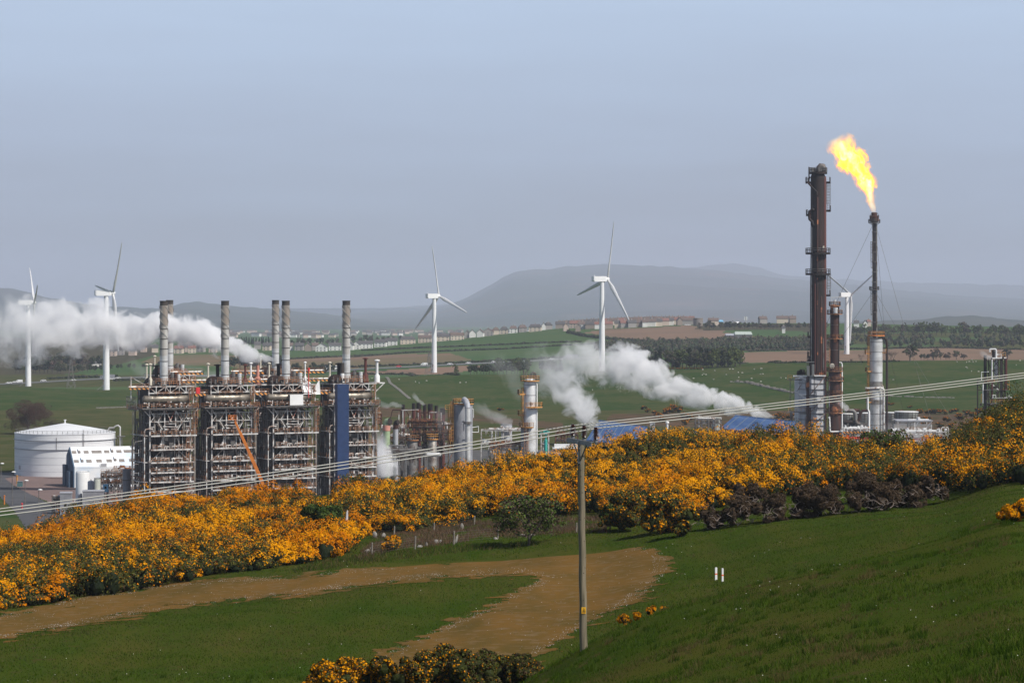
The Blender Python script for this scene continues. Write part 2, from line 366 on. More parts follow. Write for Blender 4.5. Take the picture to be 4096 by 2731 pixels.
def hit(px, py, Y0=5.0, Y1=6000.0):
    """distance at which the sight line through photo pixel (px,py) first meets the ground beyond Y0"""
    Ys = np.exp(np.linspace(math.log(Y0), math.log(Y1), 2400))
    q = HY + (CZ - zt((px - CX) / F * Ys, Ys)) / Ys * F
    ok = np.nonzero(q <= py)[0]
    return float(Ys[ok[0]]) if len(ok) else Y1
def G(px, py, Y0=5.0, Y1=6000.0):
    Y = hit(px, py, Y0, Y1); x = X(px, Y); return (x, Y, z1(x, Y))
def at(px, Y):
    x = X(px, Y); return (x, Y, z1(x, Y))
def inpoly(px, py, poly):
    px = np.asarray(px, float); py = np.asarray(py, float); ins = np.zeros(px.shape, bool); n = len(poly)
    for i in range(n):
        x1, y1 = poly[i]; x2, y2 = poly[(i + 1) % n]
        if y1 == y2: continue
        c = ((y1 > py) != (y2 > py)) & (px < (x2 - x1) * (py - y1) / (y2 - y1) + x1)
        ins ^= c
    return ins
def vnoise(x, y, s, seed=0):
    """cheap value noise, 0..1"""
    x = np.asarray(x, float) / s; y = np.asarray(y, float) / s
    xi = np.floor(x).astype(np.int64); yi = np.floor(y).astype(np.int64); fx = x - xi; fy = y - yi
    fx = fx*fx*(3-2*fx); fy = fy*fy*(3-2*fy)
    def h(a, b):
        v = np.sin(a * 127.1 + b * 311.7 + seed * 74.7) * 43758.5453; return v - np.floor(v)
    return h(xi, yi)*(1-fx)*(1-fy) + h(xi+1, yi)*fx*(1-fy) + h(xi, yi+1)*(1-fx)*fy + h(xi+1, yi+1)*fx*fy
def fbm(x, y, s, seed=0):
    return 0.55 * vnoise(x, y, s, seed) + 0.3 * vnoise(x, y, s / 2.3, seed + 1) + 0.15 * vnoise(x, y, s / 5.1, seed + 2)

def fan(name, mats, pxs, Ys, fmat=None, dz=0.0, keep=None):
    P, Y = np.meshgrid(pxs, Ys); Xw = (P - CX) / F * Y; Z = zt(Xw, Y) + dz
    nr, nc = P.shape; idx = np.arange(nr * nc).reshape(nr, nc)
    f = np.stack([idx[:-1, :-1], idx[:-1, 1:], idx[1:, 1:], idx[1:, :-1]], -1).reshape(-1, 4)
    cx = (Xw[:-1, :-1] + Xw[1:, 1:]) / 2; cyy = (Y[:-1, :-1] + Y[1:, 1:]) / 2
    cz = (Z[:-1, :-1] + Z[1:, 1:]) / 2
    ppx = (CX + cx / cyy * F).ravel(); ppy = (HY + (CZ - cz) / cyy * F).ravel(); cx = cx.ravel(); cyy = cyy.ravel()
    mi = fmat(ppx, ppy, cx, cyy) if fmat else None
    V = np.stack([Xw.ravel(), Y.ravel(), Z.ravel()], -1)
    if keep is not None:
        k = keep(ppx, ppy, cx, cyy); f = f[k]; mi = mi[k] if mi is not None else None
        u, inv = np.unique(f, return_inverse=True); V = V[u]; f = inv.reshape(-1, 4)
    return npmesh(name, V, f, mats, mi, smooth=True)

gm = dict(
    turf=mat('short_turf', (0.032, 0.056, 0.007), 0.95, 0, (0.062, 0.064, 0.013), 0.22, (0.35, 0.68), bump=0.0, stretch=(1, 0.35, 1), detail=9, col3=(0.060, 0.048, 0.018), scale3=0.9, amt3=(0.60, 0.74), coord='Object', spec=0.0),  # albedo kept low, cloud shade over the foreground is in the colour
    pasture=mat('far_pasture', (0.032, 0.060, 0.015), 0.95, 0, (0.058, 0.072, 0.024), 0.03, (0.42, 0.60), coord='Object', spec=0.0, col3=(0.085, 0.080, 0.038), scale3=0.16, amt3=(0.56, 0.70)),
    rough=mat('rough_olive_pasture', (0.046, 0.060, 0.018), 0.95, 0, (0.085, 0.078, 0.034), 0.06, (0.38, 0.66), coord='Object', spec=0.0),
    far_green=mat('distant_green_field', (0.052, 0.098, 0.036), 0.95, 0, (0.07, 0.105, 0.04), 0.008, coord='Object', spec=0.0),
    plough=mat('ploughed_field', (0.205, 0.135, 0.095), 0.95, 0, (0.16, 0.115, 0.08), 0.008, (0.4, 0.65), coord='Object', spec=0.0),
    stubble=mat('sprouting_stubble_field', (0.135, 0.115, 0.065), 0.95, 0, (0.18, 0.125, 0.08), 0.006, (0.4, 0.65), coord='Object', spec=0.0),
    verge=mat('dark_scrub_verge', (0.05, 0.052, 0.028), 0.95, 0, (0.075, 0.062, 0.04), 0.05, coord='Object', spec=0.0),
    bracken=mat('dead_bracken_ground', (0.115, 0.070, 0.045), 0.95, 0, (0.06, 0.055, 0.03), 0.1, coord='Object', spec=0.0),
    gravel=mat('stony_track', (0.150, 0.084, 0.024), 0.95, 0, (0.095, 0.066, 0.020), 0.30, (0.40, 0.70), bump=0.0, stretch=(1, 0.28, 1), detail=10, col3=(0.155, 0.105, 0.052), scale3=1.1, amt3=(0.52, 0.70), coord='Object', spec=0.0),
    yard=mat('reddish_yard_concrete', (0.185, 0.125, 0.11), 0.9, 0, (0.155, 0.105, 0.095), 0.05, coord='Object'),
    asphalt=mat('asphalt', (0.075, 0.075, 0.08), 0.9, 0, (0.055, 0.055, 0.06), 0.1, coord='Object'),
    farroad=mat('distant_carriageway', (0.14, 0.14, 0.14), 0.9, coord='Object'),
    plant=mat('plant_apron', (0.10, 0.095, 0.088), 0.95, 0, (0.055, 0.052, 0.05), 0.08, coord='Object'),
    hill=mat('moorland', (0.055, 0.060, 0.042), 0.95, 0, (0.030, 0.042, 0.030), 0.0006, (0.4, 0.6), coord='Object', spec=0.0, col3=(0.105, 0.075, 0.05), scale3=0.0016, amt3=(0.55, 0.7)),
    hill2=mat('wooded_hillside', (0.030, 0.040, 0.024), 0.95, 0, (0.055, 0.055, 0.035), 0.0010, (0.42, 0.6), coord='Object', spec=0.0),
    hillback=mat('distant_moor', (0.050, 0.055, 0.042), 0.95, 0, (0.070, 0.068, 0.05), 0.0004, (0.42, 0.62), coord='Object', spec=0.0),
)
pxn = np.concatenate([np.arange(-18000, -900, 570), np.arange(-900, -100, 40), np.arange(-100, 4200, 10), np.arange(4200, 5001, 40), np.arange(5570, 22000, 570)])
Yn = np.concatenate([np.exp(np.linspace(math.log(4), math.log(60), 30))[:-1], np.arange(60, 340, 0.8), np.exp(np.linspace(math.log(340), math.log(700), 60))])
tag(fan('hillside_ground', [gm['turf']], pxn, Yn), None, None, None, 'structure')

FIELDS = [  # (material, polygon in photo pixels), later ones on top
    ('plant', [(540, 2300), (540, 1880), (1500, 1880), (1500, 1800), (3900, 1790), (3900, 2300)]),
    ('rough', [(-900, 1725), (-900, 1642), (0, 1642), (250, 1640), (530, 1625), (1400, 1640), (1500, 1625), (2300, 1640), (2600, 1640), (4096, 1645), (5000, 1645), (5000, 1790), (1500, 1800), (1500, 1880), (540, 1880), (-900, 1905)]),
    ('bracken', [(1480, 1665), (1480, 1625), (1700, 1640), (2250, 1690), (2250, 1720), (1700, 1660)]),
    ('bracken', [(2400, 1700), (2450, 1655), (2800, 1650), (3100, 1640), (3300, 1640), (3300, 1720)]),
    ('bracken', [(3540, 1700), (3600, 1640), (3800, 1655), (3980, 1660), (3980, 1790), (3700, 1790)]),
]
MF = ['pasture', 'rough', 'far_green', 'plough', 'stubble', 'verge', 'bracken', 'plant']
FAR = [
    ('far_green', [(-900, 1600), (-900, 1270), (5000, 1270), (5000, 1600)]),
    ('verge', [(-900, 1500), (-900, 1300), (620, 1380), (620, 1420), (480, 1455), (250, 1500), (-900, 1500)]),
    ('rough', [(-900, 1535), (-900, 1500), (250, 1498), (640, 1500), (560, 1545), (-900, 1560)]),
    ('stubble', [(560, 1450), (620, 1425), (800, 1420), (1000, 1420), (1000, 1470), (640, 1455)]),
    ('stubble', [(930, 1500), (960, 1450), (1280, 1428), (1500, 1420), (1800, 1412), (1895, 1440), (1700, 1455), (1500, 1467), (1300, 1480), (1100, 1495)]),
    ('plough', [(1000, 1440), (1300, 1432), (1600, 1421), (1760, 1414), (1700, 1424), (1300, 1446)]),
    ('plough', [(1400, 1500), (1400, 1490), (1600, 1478), (1850, 1462), (1960, 1460), (1800, 1498), (1500, 1500)]),
    ('plough', [(2330, 1330), (2420, 1318), (2750, 1303), (2800, 1305), (2870, 1320), (3080, 1345), (2920, 1356), (2700, 1362), (2570, 1364), (2450, 1348)]),
    ('verge', [(2350, 1365), (2500, 1372), (2820, 1365), (3250, 1352), (3400, 1350), (3400, 1394), (3250, 1398), (2950, 1405), (2560, 1420), (2400, 1400)]),
    ('rough', [(3400, 1330), (5000, 1330), (5000, 1400), (4096, 1395), (3700, 1390), (3400, 1394)]), ('far_green', [(3560, 1352), (3900, 1348), (3960, 1362), (3600, 1366)]), ('far_green', [(3400, 1378), (3700, 1372), (3760, 1384), (3400, 1390)]),
    ('verge', [(2780, 1318), (2800, 1296), (3250, 1296), (3250, 1328), (3100, 1320), (2900, 1322)]),
    ('far_green', [(2880, 1328), (3100, 1320), (3300, 1335), (3300, 1352), (3000, 1343)]),
    ('plough', [(2950, 1412), (3250, 1400), (3480, 1398), (3700, 1388), (4096, 1395), (5000, 1405), (5000, 1440), (3900, 1439), (3400, 1450), (2960, 1450)]),
    ('rough', [(2250, 1490), (2500, 1470), (2960, 1452), (2960, 1480), (2300, 1505)]),
]
def farm_mat(ppx, ppy, cx, cyy):
    mi = np.zeros(len(ppx), int)
    near = cyy < 1765
    wob = (vnoise(cx, cyy, 40, 3) - 0.5) * 8
    for nm, pl in FIELDS: mi[inpoly(ppx, ppy + wob, pl) & near] = MF.index(nm)
    for nm, pl in FAR: mi[inpoly(ppx, ppy + wob * 0.25, pl) & ~near] = MF.index(nm)
    return mi
pxf = np.concatenate([np.arange(-900, -100, 40), np.arange(-100, 4200, 8), np.arange(4200, 5001, 40)])
Yf = F * 60 / (np.arange(2155, 1315, -2.6) - HY); Yf[0] = 700
Yf = np.concatenate([Yf, np.linspace(Yf[-1] + 60, 14000, 60)])
tag(fan('farmland', [gm[k] for k in MF], pxf, Yf, farm_mat), None, None, None, 'structure')

# ------------------------------------------------------------------ hills
def hillmesh(name, sil, Yc, Yfoot, zfoot, m, seed, back=1500):
    pxs = np.arange(-1400, 5600, 12.0); prof = np.interp(pxs, [s[0] for s in sil], [s[1] for s in sil])
    ys = np.concatenate([np.linspace(Yfoot, Yc, 40), np.linspace(Yc, Yc + back, 12)[1:]])
    P, Y = np.meshgrid(pxs, ys); Xw = (P - CX) / F * Y
    top = CZ - (prof - HY) / F * Yc
    t = np.clip((Y - Yfoot) / (Yc - Yfoot), 0, 1); s_ = t ** 1.25
    Z = zfoot + (top[None, :] - zfoot) * s_
    q_ = Yc / 8000; rug = (fbm(Xw, Y, 420 * q_, seed) - 0.5) * 46 * q_ * np.sin(np.pi * t) * np.clip((top[None, :] - zfoot) / (80 * q_), 0.1, 1.2)
    Z = Z + rug + (vnoise(Xw, Y, 26 * q_, seed + 9) - 0.5) * 5 * q_ * np.clip(t, 0.2, 1)
    b = Y > Yc; Z = np.where(b, top[None, :] - (Y - Yc) * 0.10, Z)
    nr, nc = P.shape; idx = np.arange(nr * nc).reshape(nr, nc)
    f = np.stack([idx[:-1, :-1], idx[:-1, 1:], idx[1:, 1:], idx[1:, :-1]], -1).reshape(-1, 4)
    return tag(npmesh(name, np.stack([Xw.ravel(), Y.ravel(), Z.ravel()], -1), f, [m], smooth=True), None, None, None, 'structure')
hillmesh('wooded_hill', [(-1400, 1150), (-400, 1135), (-100, 1146), (30, 1152), (100, 1166), (200, 1190), (300, 1212), (430, 1222), (560, 1232), (650, 1236), (700, 1222), (740, 1209), (790, 1206), (850, 1216), (960, 1226), (1100, 1236), (1300, 1254), (1500, 1284), (1650, 1300), (1740, 1312), (1900, 1330), (2400, 1352), (5600, 1360)], 17000, 11500, -80, gm['hill2'], 4, 4000)
hillmesh('flat_topped_hill', [(-1400, 1300), (600, 1290), (1300, 1262), (1400, 1250), (1550, 1242), (1650, 1240), (1750, 1228), (1830, 1205), (1900, 1175), (1960, 1140), (2010, 1110), (2060, 1088), (2120, 1079), (2200, 1075), (2250, 1067), (2320, 1064), (2420, 1057), (2500, 1060), (2700, 1066), (2850, 1080), (3000, 1098), (3150, 1114), (3300, 1128), (3500, 1150), (3800, 1180), (4200, 1200), (5600, 1230)], 25000, 13500, -95, gm['hill'], 8, 4000)
hillmesh('far_moor_ridge', [(-1400, 1262), (700, 1255), (1400, 1246), (1800, 1215), (2400, 1130), (2700, 1078), (2800, 1066), (2880, 1054), (2960, 1055), (3040, 1072), (3120, 1096), (3250, 1112), (3500, 1124), (3700, 1133), (4096, 1141), (4600, 1146), (5600, 1180)], 32000, 25500, -60, gm['hillback'], 12, 3000)
hillmesh('low_wooded_ridge', [(-1400, 1345), (1900, 1340), (2300, 1330), (2600, 1318), (3200, 1300), (3500, 1284), (3700, 1276), (3800, 1264), (3880, 1261), (3960, 1266), (4020, 1278), (4300, 1282), (5600, 1300)], 9500, 7600, -48, gm['hill2'], 21, back=900)

# ------------------------------------------------------------------ track, yard, roads
TRACK = [(-200, 2500), (0, 2462), (350, 2385), (700, 2328), (1000, 2308), (1200, 2298), (1571, 2262), (1889, 2236), (2154, 2210), (2350, 2196), (2520, 2188), (2630, 2196), (2672, 2235), (2668, 2290), (2610, 2345), (2540, 2405), (2440, 2455), (2360, 2495), (2250, 2560), (2150, 2620), (2050, 2700), (1900, 2780), (1350, 2780), (1571, 2600), (1730, 2525), (1889, 2451), (2048, 2372), (2175, 2310), (2101, 2294), (1783, 2308), (1497, 2337), (1200, 2380), (900, 2408), (700, 2428), (350, 2492), (0, 2556), (-200, 2600)]
def trk(ppx, ppy, cx, cyy):
    a = (fbm(cx, cyy, 1.3, 5) - 0.5); b = (fbm(cx, cyy, 5.5, 6) - 0.5)
    return inpoly(ppx + a * 150 + b * 60, ppy + a * 46 + b * 14, TRACK) & (cyy > 124)
tag(fan('gravel_track', [gm['gravel']], np.arange(-260, 2800, 7.0), np.arange(120, 225, 0.28), None, 0.03, trk), None, None, None, 'structure')
YARD = [(-300, 1905), (140, 1900), (600, 1898), (900, 1910), (900, 2090), (430, 2090), (300, 2060), (180, 2000), (100, 1968), (10, 1912), (-300, 1905)]
tag(fan('yard', [gm['yard']], np.arange(-300, 900, 8.0), np.linspace(700, 1100, 160), None, 0.04, lambda a, b, c, d: inpoly(a, b, YARD)), None, None, None, 'structure')
ROAD = [(-500, 1880), (-100, 1889), (70, 1888), (130, 1893), (20, 1912), (60, 1945), (110, 1970), (180, 2005), (300, 2060), (420, 2080), (520, 2140), (120, 2140), (60, 2045), (0, 1985), (-120, 1900), (-500, 1900)]
tag(fan('site_road', [gm['asphalt']], np.arange(-500, 560, 6.0), np.linspace(700, 1200, 220), None, 0.08, lambda a, b, c, d: inpoly(a, b, ROAD)), None, None, None, 'structure')
def ribbon(name, pts, w, m, dz, sub=14, Y0=1800):
    P = []
    for (a, b) in zip(pts, pts[1:]):
        for i in range(sub): t = i / sub; P.append((a[0] + (b[0] - a[0]) * t, a[1] + (b[1] - a[1]) * t))
    P.append(pts[-1]); V = []; Fc = []
    for px, Y in P:
        for k in (-w / 2, w / 2):
            x = X(px, Y); V.append((x, Y + k, z1(x, Y + k) + dz))
    for i in range(len(P) - 1): Fc.append((2 * i, 2 * i + 2, 2 * i + 3, 2 * i + 1))
    return tag(npmesh(name, np.array(V), np.array(Fc), [m]), None, None, None, 'structure')
MWAY = [(px, hit(px, py, 1960)) for px, py in [(-250, 1543), (0, 1537), (250, 1524), (500, 1512), (800, 1505), (1050, 1497), (1300, 1487), (1500, 1474), (1600, 1470), (1750, 1462), (1900, 1455), (2050, 1449), (2300, 1434), (2500, 1424)]]
ribbon('dual_carriageway', MWAY, 26, gm['farroad'], 0.35)
# ------------------------------------------------------------------ wind turbines
def turbine(px, Y, hub_py, sfac, alphas, label, base_px=None):
    s_ = sfac; c_ = math.sqrt(1 - s_ * s_); x, y, zb = at(px, Y)
    hz = Zp(hub_py, Y) - zb; K = 1.0
    t = thing('wind_turbine', label, 'wind turbine', (x, y, zb), math.atan2(s_, c_), 'wind turbines beyond the plant')
    m = MB(); m.lathe([(2.15, -3), (2.1, 0), (1.95, hz * 0.3), (1.7, hz * 0.65), (1.35, hz - 1.6), (1.35, hz - 1.2)], n=28); m.build('tower', MT['turb'], t, True)
    m = MB(); v = []
    for xx, hw, z0, z1_ in ((-7.2, 1.5, -1.1, 1.75), (-6.4, 1.7, -1.7, 1.8), (2.2, 1.7, -1.7, 1.8), (3.0, 1.3, -1.3, 1.4)):
        v += [(xx, -hw, hz + z0), (xx, hw, hz + z0), (xx, hw, hz + z1_), (xx, -hw, hz + z1_)]
    m.add(v, [(3, 2, 1, 0), (12, 13, 14, 15)] + [(4 * i + j, 4 * i + (j + 1) % 4, 4 * i + 4 + (j + 1) % 4, 4 * i + 4 + j) for i in range(3) for j in range(4)])
    m.beam((-6, 0, hz + 1.8), (-6, 0, hz + 3.0), 0.2); m.build('nacelle', MT['turb'], t)
    m = MB(); m.tube([(3.0, 0, hz), (3.7, 0, hz), (4.7, 0, hz), (5.5, 0, hz), (5.9, 0, hz)], [1.2, 1.3, 1.25, 0.8, 0.15], 16); m.build('hub', MT['turb'], t, True)
    for al in alphas:
        a = math.radians(al); R = Vector((0, -math.sin(a), math.cos(a))); T = Vector((0, math.cos(a), math.sin(a))); A = Vector((1, 0, 0))
        m = MB(); n = 10; vs = []; secs = [(0.0, 0.85, 0.85, 0), (0.06, 0.8, 0.8, 10), (0.2, 1.5, 0.55, 40), (0.4, 1.2, 0.45, 34), (0.65, 0.9, 0.4, 28), (0.88, 0.7, 0.32, 24), (0.98, 0.42, 0.22, 22), (1.0, 0.1, 0.08, 22)]
        for f, ch, th, tw in secs:
            w = math.radians(tw); C1 = T * math.cos(w) + A * math.sin(w); C2 = A * math.cos(w) - T * math.sin(w)
            o = Vector((4.3, 0, hz)) + R * (f * 39.0) + A * (-0.9 * f * f)
            for j in range(n):
                q = 2 * math.pi * j / n; vs.append(tuple(o + C1 * ch * math.cos(q) + C2 * th * math.sin(q)))
        fs = [(i * n + j, i * n + (j + 1) % n, (i + 1) * n + (j + 1) % n, (i + 1) * n + j) for i in range(len(secs) - 1) for j in range(n)]
        m.add(vs, fs); m.build('blade', MT['turbb'], t, True)
    m = MB(); r_ = math.radians(200)
    m.beam((-2.0, -1.0, 3.2), (-6.5, -3.2, 0.2), 0.5, 0.15); m.beam((-2.1, -1.0, 3.2), (-2.1, -1.0, 6.5), 0.6, 0.3); m.beam((-3.2, -1.6, 3.2), (-3.2, -1.6, 0), 0.15)
    m.build('entrance_steps', MT['galvd'], t)
    return t
turbine(113, 2069, 1210, 0.25, (-49, 71, 191), 'leftmost white wind turbine, its tower crossed by the drifting steam')
turbine(425, 1757, 1172, 0.40, (37, 157, -83), 'tall white wind turbine second from the left, one blade pointing up and right')
turbine(1737, 2167, 1184, 0.62, (-11, 109, 229), 'white wind turbine alone between the last grey chimney and the silver column')
turbine(2408, 1885, 1116, 0.50, (14, 134, 254), 'white wind turbine in front of the flat hill, tower foot lost in steam')
turbine(3387, 2264, 1179, 0.56, (-60, 60, 180), 'white wind turbine half hidden between the dark tower and the flare stack')

# ------------------------------------------------------------------ cracking furnaces
FW, FD = 12.1, 12.0; FR = math.radians(26)
LV = [21.3, 17.45, 13.9, 11.1, 8.5, 5.8]
def chimney(parent, cx, cy, z0, z1_, r=1.12, seed=0):
    H = z1_ - z0
    m = MB(); m.lathe([(1.75, z0 - 1.6), (1.3, z0 + 0.4), (r * 1.04, z0 + 2.2)], cx, cy, 28, 0)
    m.lathe([(r * 1.04, z0 + 2.2), (r, z0 + 2.6), (r, z0 + 0.34 * H)], cx, cy, 28, 0)
    m.lathe([(r, z0 + 0.34 * H), (r, z0 + 0.70 * H)], cx, cy, 28, 1)
    m.lathe([(r, z0 + 0.70 * H), (r, z1_ - 1.3)], cx, cy, 28, 2)
    m.lathe([(r * 1.0, z1_ - 1.3), (r * 1.0, z1_ - 0.1), (r * 1.1, z1_ - 0.1), (r * 1.1, z1_), (r * 0.9, z1_), (r * 0.9, z1_ - 2)], cx, cy, 28, 3)
    s = m.build('chimney_stack', [MT['silver'], MT['stack'], MT['stackd'], MT['sooty']], parent, True)
    for f in (0.1, 0.27, 0.42, 0.54, 0.66): m = MB(); m.lathe([(r * 1.0, z0 + f * H), (r * 1.09, z0 + f * H), (r * 1.09, z0 + f * H + 0.16), (r, z0 + f * H + 0.16)], cx, cy, 28); m.build('flange_ring', MT['sooty'], s)
    for k in range(3):
        m = MB(); n = 46; vs = []; ht = 0.40 * H
        for i in range(n + 1):
            t = i / n; a = 2 * math.pi * (k / 3 + t * 1.15) + seed; z = z1_ - 1.35 - ht * t
            for rr, dz in ((r * 0.99, 0.05), (r + 0.15, 0.05), (r + 0.15, -0.05), (r * 0.99, -0.05)): vs.append((cx + rr * math.cos(a), cy + rr * math.sin(a), z + dz))
        fs = [(4 * i + j, 4 * i + (j + 1) % 4, 4 * i + 4 + (j + 1) % 4, 4 * i + 4 + j) for i in range(n) for j in range(4)]
        m.add(vs, fs); m.build('helical_strake', MT['stack'], s)
    return s
def silencer(parent, x, y, z, h, mt, r=0.35, cap=True, name='vent_silencer', base=True):
    m = MB()
    pr = [(r * 2.1, z), (r * 2.1, z + h * 0.3), (r * 1.1, z + h * 0.38)] if base else [(r, z)]
    pr += [(r, z + h * 0.45), (r, z + h)]
    m.lathe(pr, x, y, 14)
    if cap: m.lathe([(r * 0.9, z + h), (r * 2.3, z + h + 0.12), (r * 2.2, z + h + 0.3), (r * 0.6, z + h + 0.5)], x, y, 14)
    return m.build(name, mt, parent, True)

def furnace(label):
    R_ = random.Random(5)
    t = thing('cracking_furnace', label, 'furnace', (0, 0, 0), 0, 'cracking furnaces in a row with tall chimneys')
    # front frame
    m = MB(); W_ = FW
    for x in (0.15, W_ - 0.15): m.beam((x, 0, 0), (x, 0, 28.4), 0.34)
    for x in (4.5, 7.7):
        m.beam((x, 0.15, 21.2), (x, 0.15, 28.3), 0.26); m.beam((x - 0.15, 0.5, 0), (x - 0.15, 0.5, 21.2), 0.24)
    for z in LV: m.beam((0, -0.05, z - 0.32), (W_, -0.05, z - 0.32), 0.25)
    m.beam((0, 0, 28.3), (W_, 0, 28.3), 0.4); m.beam((-2.0, -0.6, 28.5), (W_ + 1.4, -0.6, 28.5), 0.32)
    m.beam((0, 0.1, 27.2), (W_, 0.1, 27.2), 0.2); m.beam((0.6, 0.1, 25.0), (W_ - 0.6, 0.1, 25.0), 0.18)
    for sgn in (0, 1):
        f = (lambda v: v) if sgn == 0 else (lambda v: W_ - v)
        m.beam((f(4.5), 0, 28.2), (f(2.6), 0, 25.2), 0.2); m.beam((f(0.3), 0, 28.2), (f(1.4), 0, 26.3), 0.16); m.beam((f(1.4), 0, 26.3), (f(0.3), 0, 24.8), 0.16)
        m.beam((f(2.4), 0, 25.0), (f(3.8), 0, 22.8), 0.2); m.beam((f(0.3), 0, 23.6), (f(1.5), 0, 23.6), 0.14); m.beam((f(0.3), 0, 22.6), (f(1.2), 0, 22.6), 0.14)
        m.beam((f(-1.9), -0.5, 28.4), (f(0.0), -0.1, 26.6), 0.2)
        m.beam((f(4.1), 0.2, 20.8), (f(2.9), 0.2, 17.6), 0.18); m.beam((f(3.6), 0.2, 17.0), (f(0.5), 0.2, 14.1), 0.22)
        m.beam((f(3.8), 0.2, 17.0), (f(4.5), 0.2, 14.2), 0.16)
    m.beam((0.3, 0, 13.5), (2.3, 0, 11.2), 0.2); m.beam((4.2, 0, 13.5), (2.3, 0, 11.2), 0.2)
    m.beam((0.3, 0, 10.8), (4.2, 0, 8.3), 0.2); m.beam((W_ - 0.3, 0, 10.8), (W_ - 3.2, 0, 8.4), 0.14)
    m.beam((0.3, 0, 5.4), (3.9, 0, 2.6), 0.2); m.beam((4.2, 0, 4.6), (4.9, 0, 0), 0.22); m.beam((6.2, 0, 4.9), (4.9, 0, 0), 0.2); m.beam((W_, 0, 5.4), (8.4, 0, 2.2), 0.2)
    m.beam((4.3, -0.4, 22.9), (5.6, -0.4, 22.9), 0.34); m.beam((6.2, -0.4, 22.9), (8.2, -0.4, 22.9), 0.34); m.beam((3.9, -0.2, 23.7), (8.2, -0.2, 23.5), 0.22)
    m.beam((4.6, 0, 24.4), (7.6, 0, 24.4), 0.18)
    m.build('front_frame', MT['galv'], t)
    m = MB(); m.beam((4.8, -0.1, 28.2), (6.1, -0.1, 25.3), 0.22); m.beam((7.4, -0.1, 28.2), (6.1, -0.1, 25.3), 0.22); m.box(5.85, -0.25, 25.0, 6.35, 0.05, 25.6)
    m.build('rusty_brace', mat('flaking_white_over_rust', (0.55, 0.5, 0.45), 0.7, 0, (0.22, 0.06, 0.035), 1.6, (0.46, 0.54)), t)
    # side and back frames, darker than the front, their shade in the colour
    m = MB()
    for y in (4.0, 8.0, 12.0):
        for x in (-0.1, W_ + 0.1): m.beam((x, y, 0), (x, y, 28.3), 0.34)
    for z in LV + [25, 28.3, 2.9]:
        for x in (-0.1, W_ + 0.1): m.beam((x, 0, z - 0.3), (x, 12, z - 0.3), 0.24)
        m.beam((0, 12, z - 0.3), (W_, 12, z - 0.3), 0.24)
    for i, z in enumerate([2.9, 8.5, 13.9, 21.3]):
        y0 = 4.0 * (i % 2); m.beam((-0.15, y0, z), (-0.15, y0 + 4 if y0 == 0 else y0 - 4, z + 5), 0.2); m.beam((-0.15, 8, z), (-0.15, 12, z + 5), 0.2)
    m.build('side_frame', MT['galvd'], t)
    # body
    m = MB(); m.box(0.9, 1.7, 2.6, 4.0, 11.4, 20.9); m.box(8.2, 1.7, 2.6, W_ - 0.9, 11.4, 20.9); m.box(4.0, 2.2, 2.6, 8.2, 11.2, 24.0); m.box(1.6, 3.2, 20.9, W_ - 1.6, 11.4, 27.9)
    m.box(0.4, 1.9, 27.9, W_ - 0.2, 11.5, 28.25); m.box(0.5, 2.5, 0, W_ - 0.5, 11, 2.6)
    for x in (1.9, 3.0, 9.2, 10.3): m.tube([(x, 1.35, 8.9), (x, 1.35, 20.7)], 0.42, 10)
    for z in (4.1, 9.6, 12.4, 15.6, 19.3): m.box(0.85, 1.55, z, W_ - 0.85, 1.72, z + 0.16)
    m.build('furnace_box', MT['black'], t)
    m = MB(); m.box(4.95, 1.2, 9.4, 7.3, 2.1, 20.4)
    for z in np.arange(9.8, 20.3, 0.95): m.box(4.85, 1.08, z, 7.4, 1.2, z + 0.14)
    for z in (10.2, 13.2, 16.6, 19.2): 
        for x in (5.3, 6.0, 6.7): m.box(x, 1.02, z, x + 0.3, 1.2, z + 0.5)
    m.build('burner_panel', MT['galvd'], t)
    # down-comer pipes at the top of the front
    for f in (lambda v: v, lambda v: W_ - v):
        for xs, yy, zb, turn in ((1.75, 0.7, 20.7, 0), (2.55, 0.9, 24.6, 1), (3.35, 1.5, 22.4, 0), (3.9, 1.9, 22.4, 0)):
            P = [(f(xs + 0.5), yy + 1.6, 27.3), (f(xs + 0.25), yy + 0.5, 27.45), (f(xs), yy, 26.9), (f(xs), yy, 26.3), (f(xs), yy, zb)]
            if turn: P = P[:-1] + [(f(xs), yy, 24.8), (f(xs + 0.3), yy, 24.0), (f(xs + 1.0), yy, 23.4), (f(xs + 1.9), yy, 23.0)]
            b = MB(); b.tube(P, 0.30, 10); b.build('transfer_pipe', MT['pipe'], t, True)
    # platforms
    for i, z in enumerate(LV):
        m = MB(); m.box(0.1, -1.35, z - 0.34, W_ + (1.3 if i == 0 else 0.5), -0.1, z)
        if i % 2 == 0: m.box(-1.5, 0.4, z - 0.2, -0.3, 11.5, z)
        p = m.build('platform', MT['galv'], t)
        m = MB(); xr = W_ + (1.3 if i == 0 else 0.5)
        gaps = [(0.1, xr)] if i in (0, 3) else ([(0.6, 4.4), (7.2, xr)] if i % 2 else [(0.1, 5.4), (7.0, xr)])
        for a, b in gaps: m.rail([(a, -1.3, z), (b, -1.3, z)], 1.15, 0.085, 1.5)
        if i % 2 == 0: m.rail([(-1.5, 0.5, z), (-1.5, 11.4, z)], 1.1, 0.08, 1.6)
        m.build('railing', MT['rust'], p)
    # instruments and small pipework on the platforms
    m = MB()
    for z in LV[:-1]:
        for k in range(9):
            x = R_.uniform(0.8, W_ - 1); w = R_.uniform(0.15, 0.6); h = R_.uniform(0.2, 0.9); zz = z + R_.uniform(0.1, 0.9); m.box(x, -0.75, zz, x + w, -0.4, zz + h)
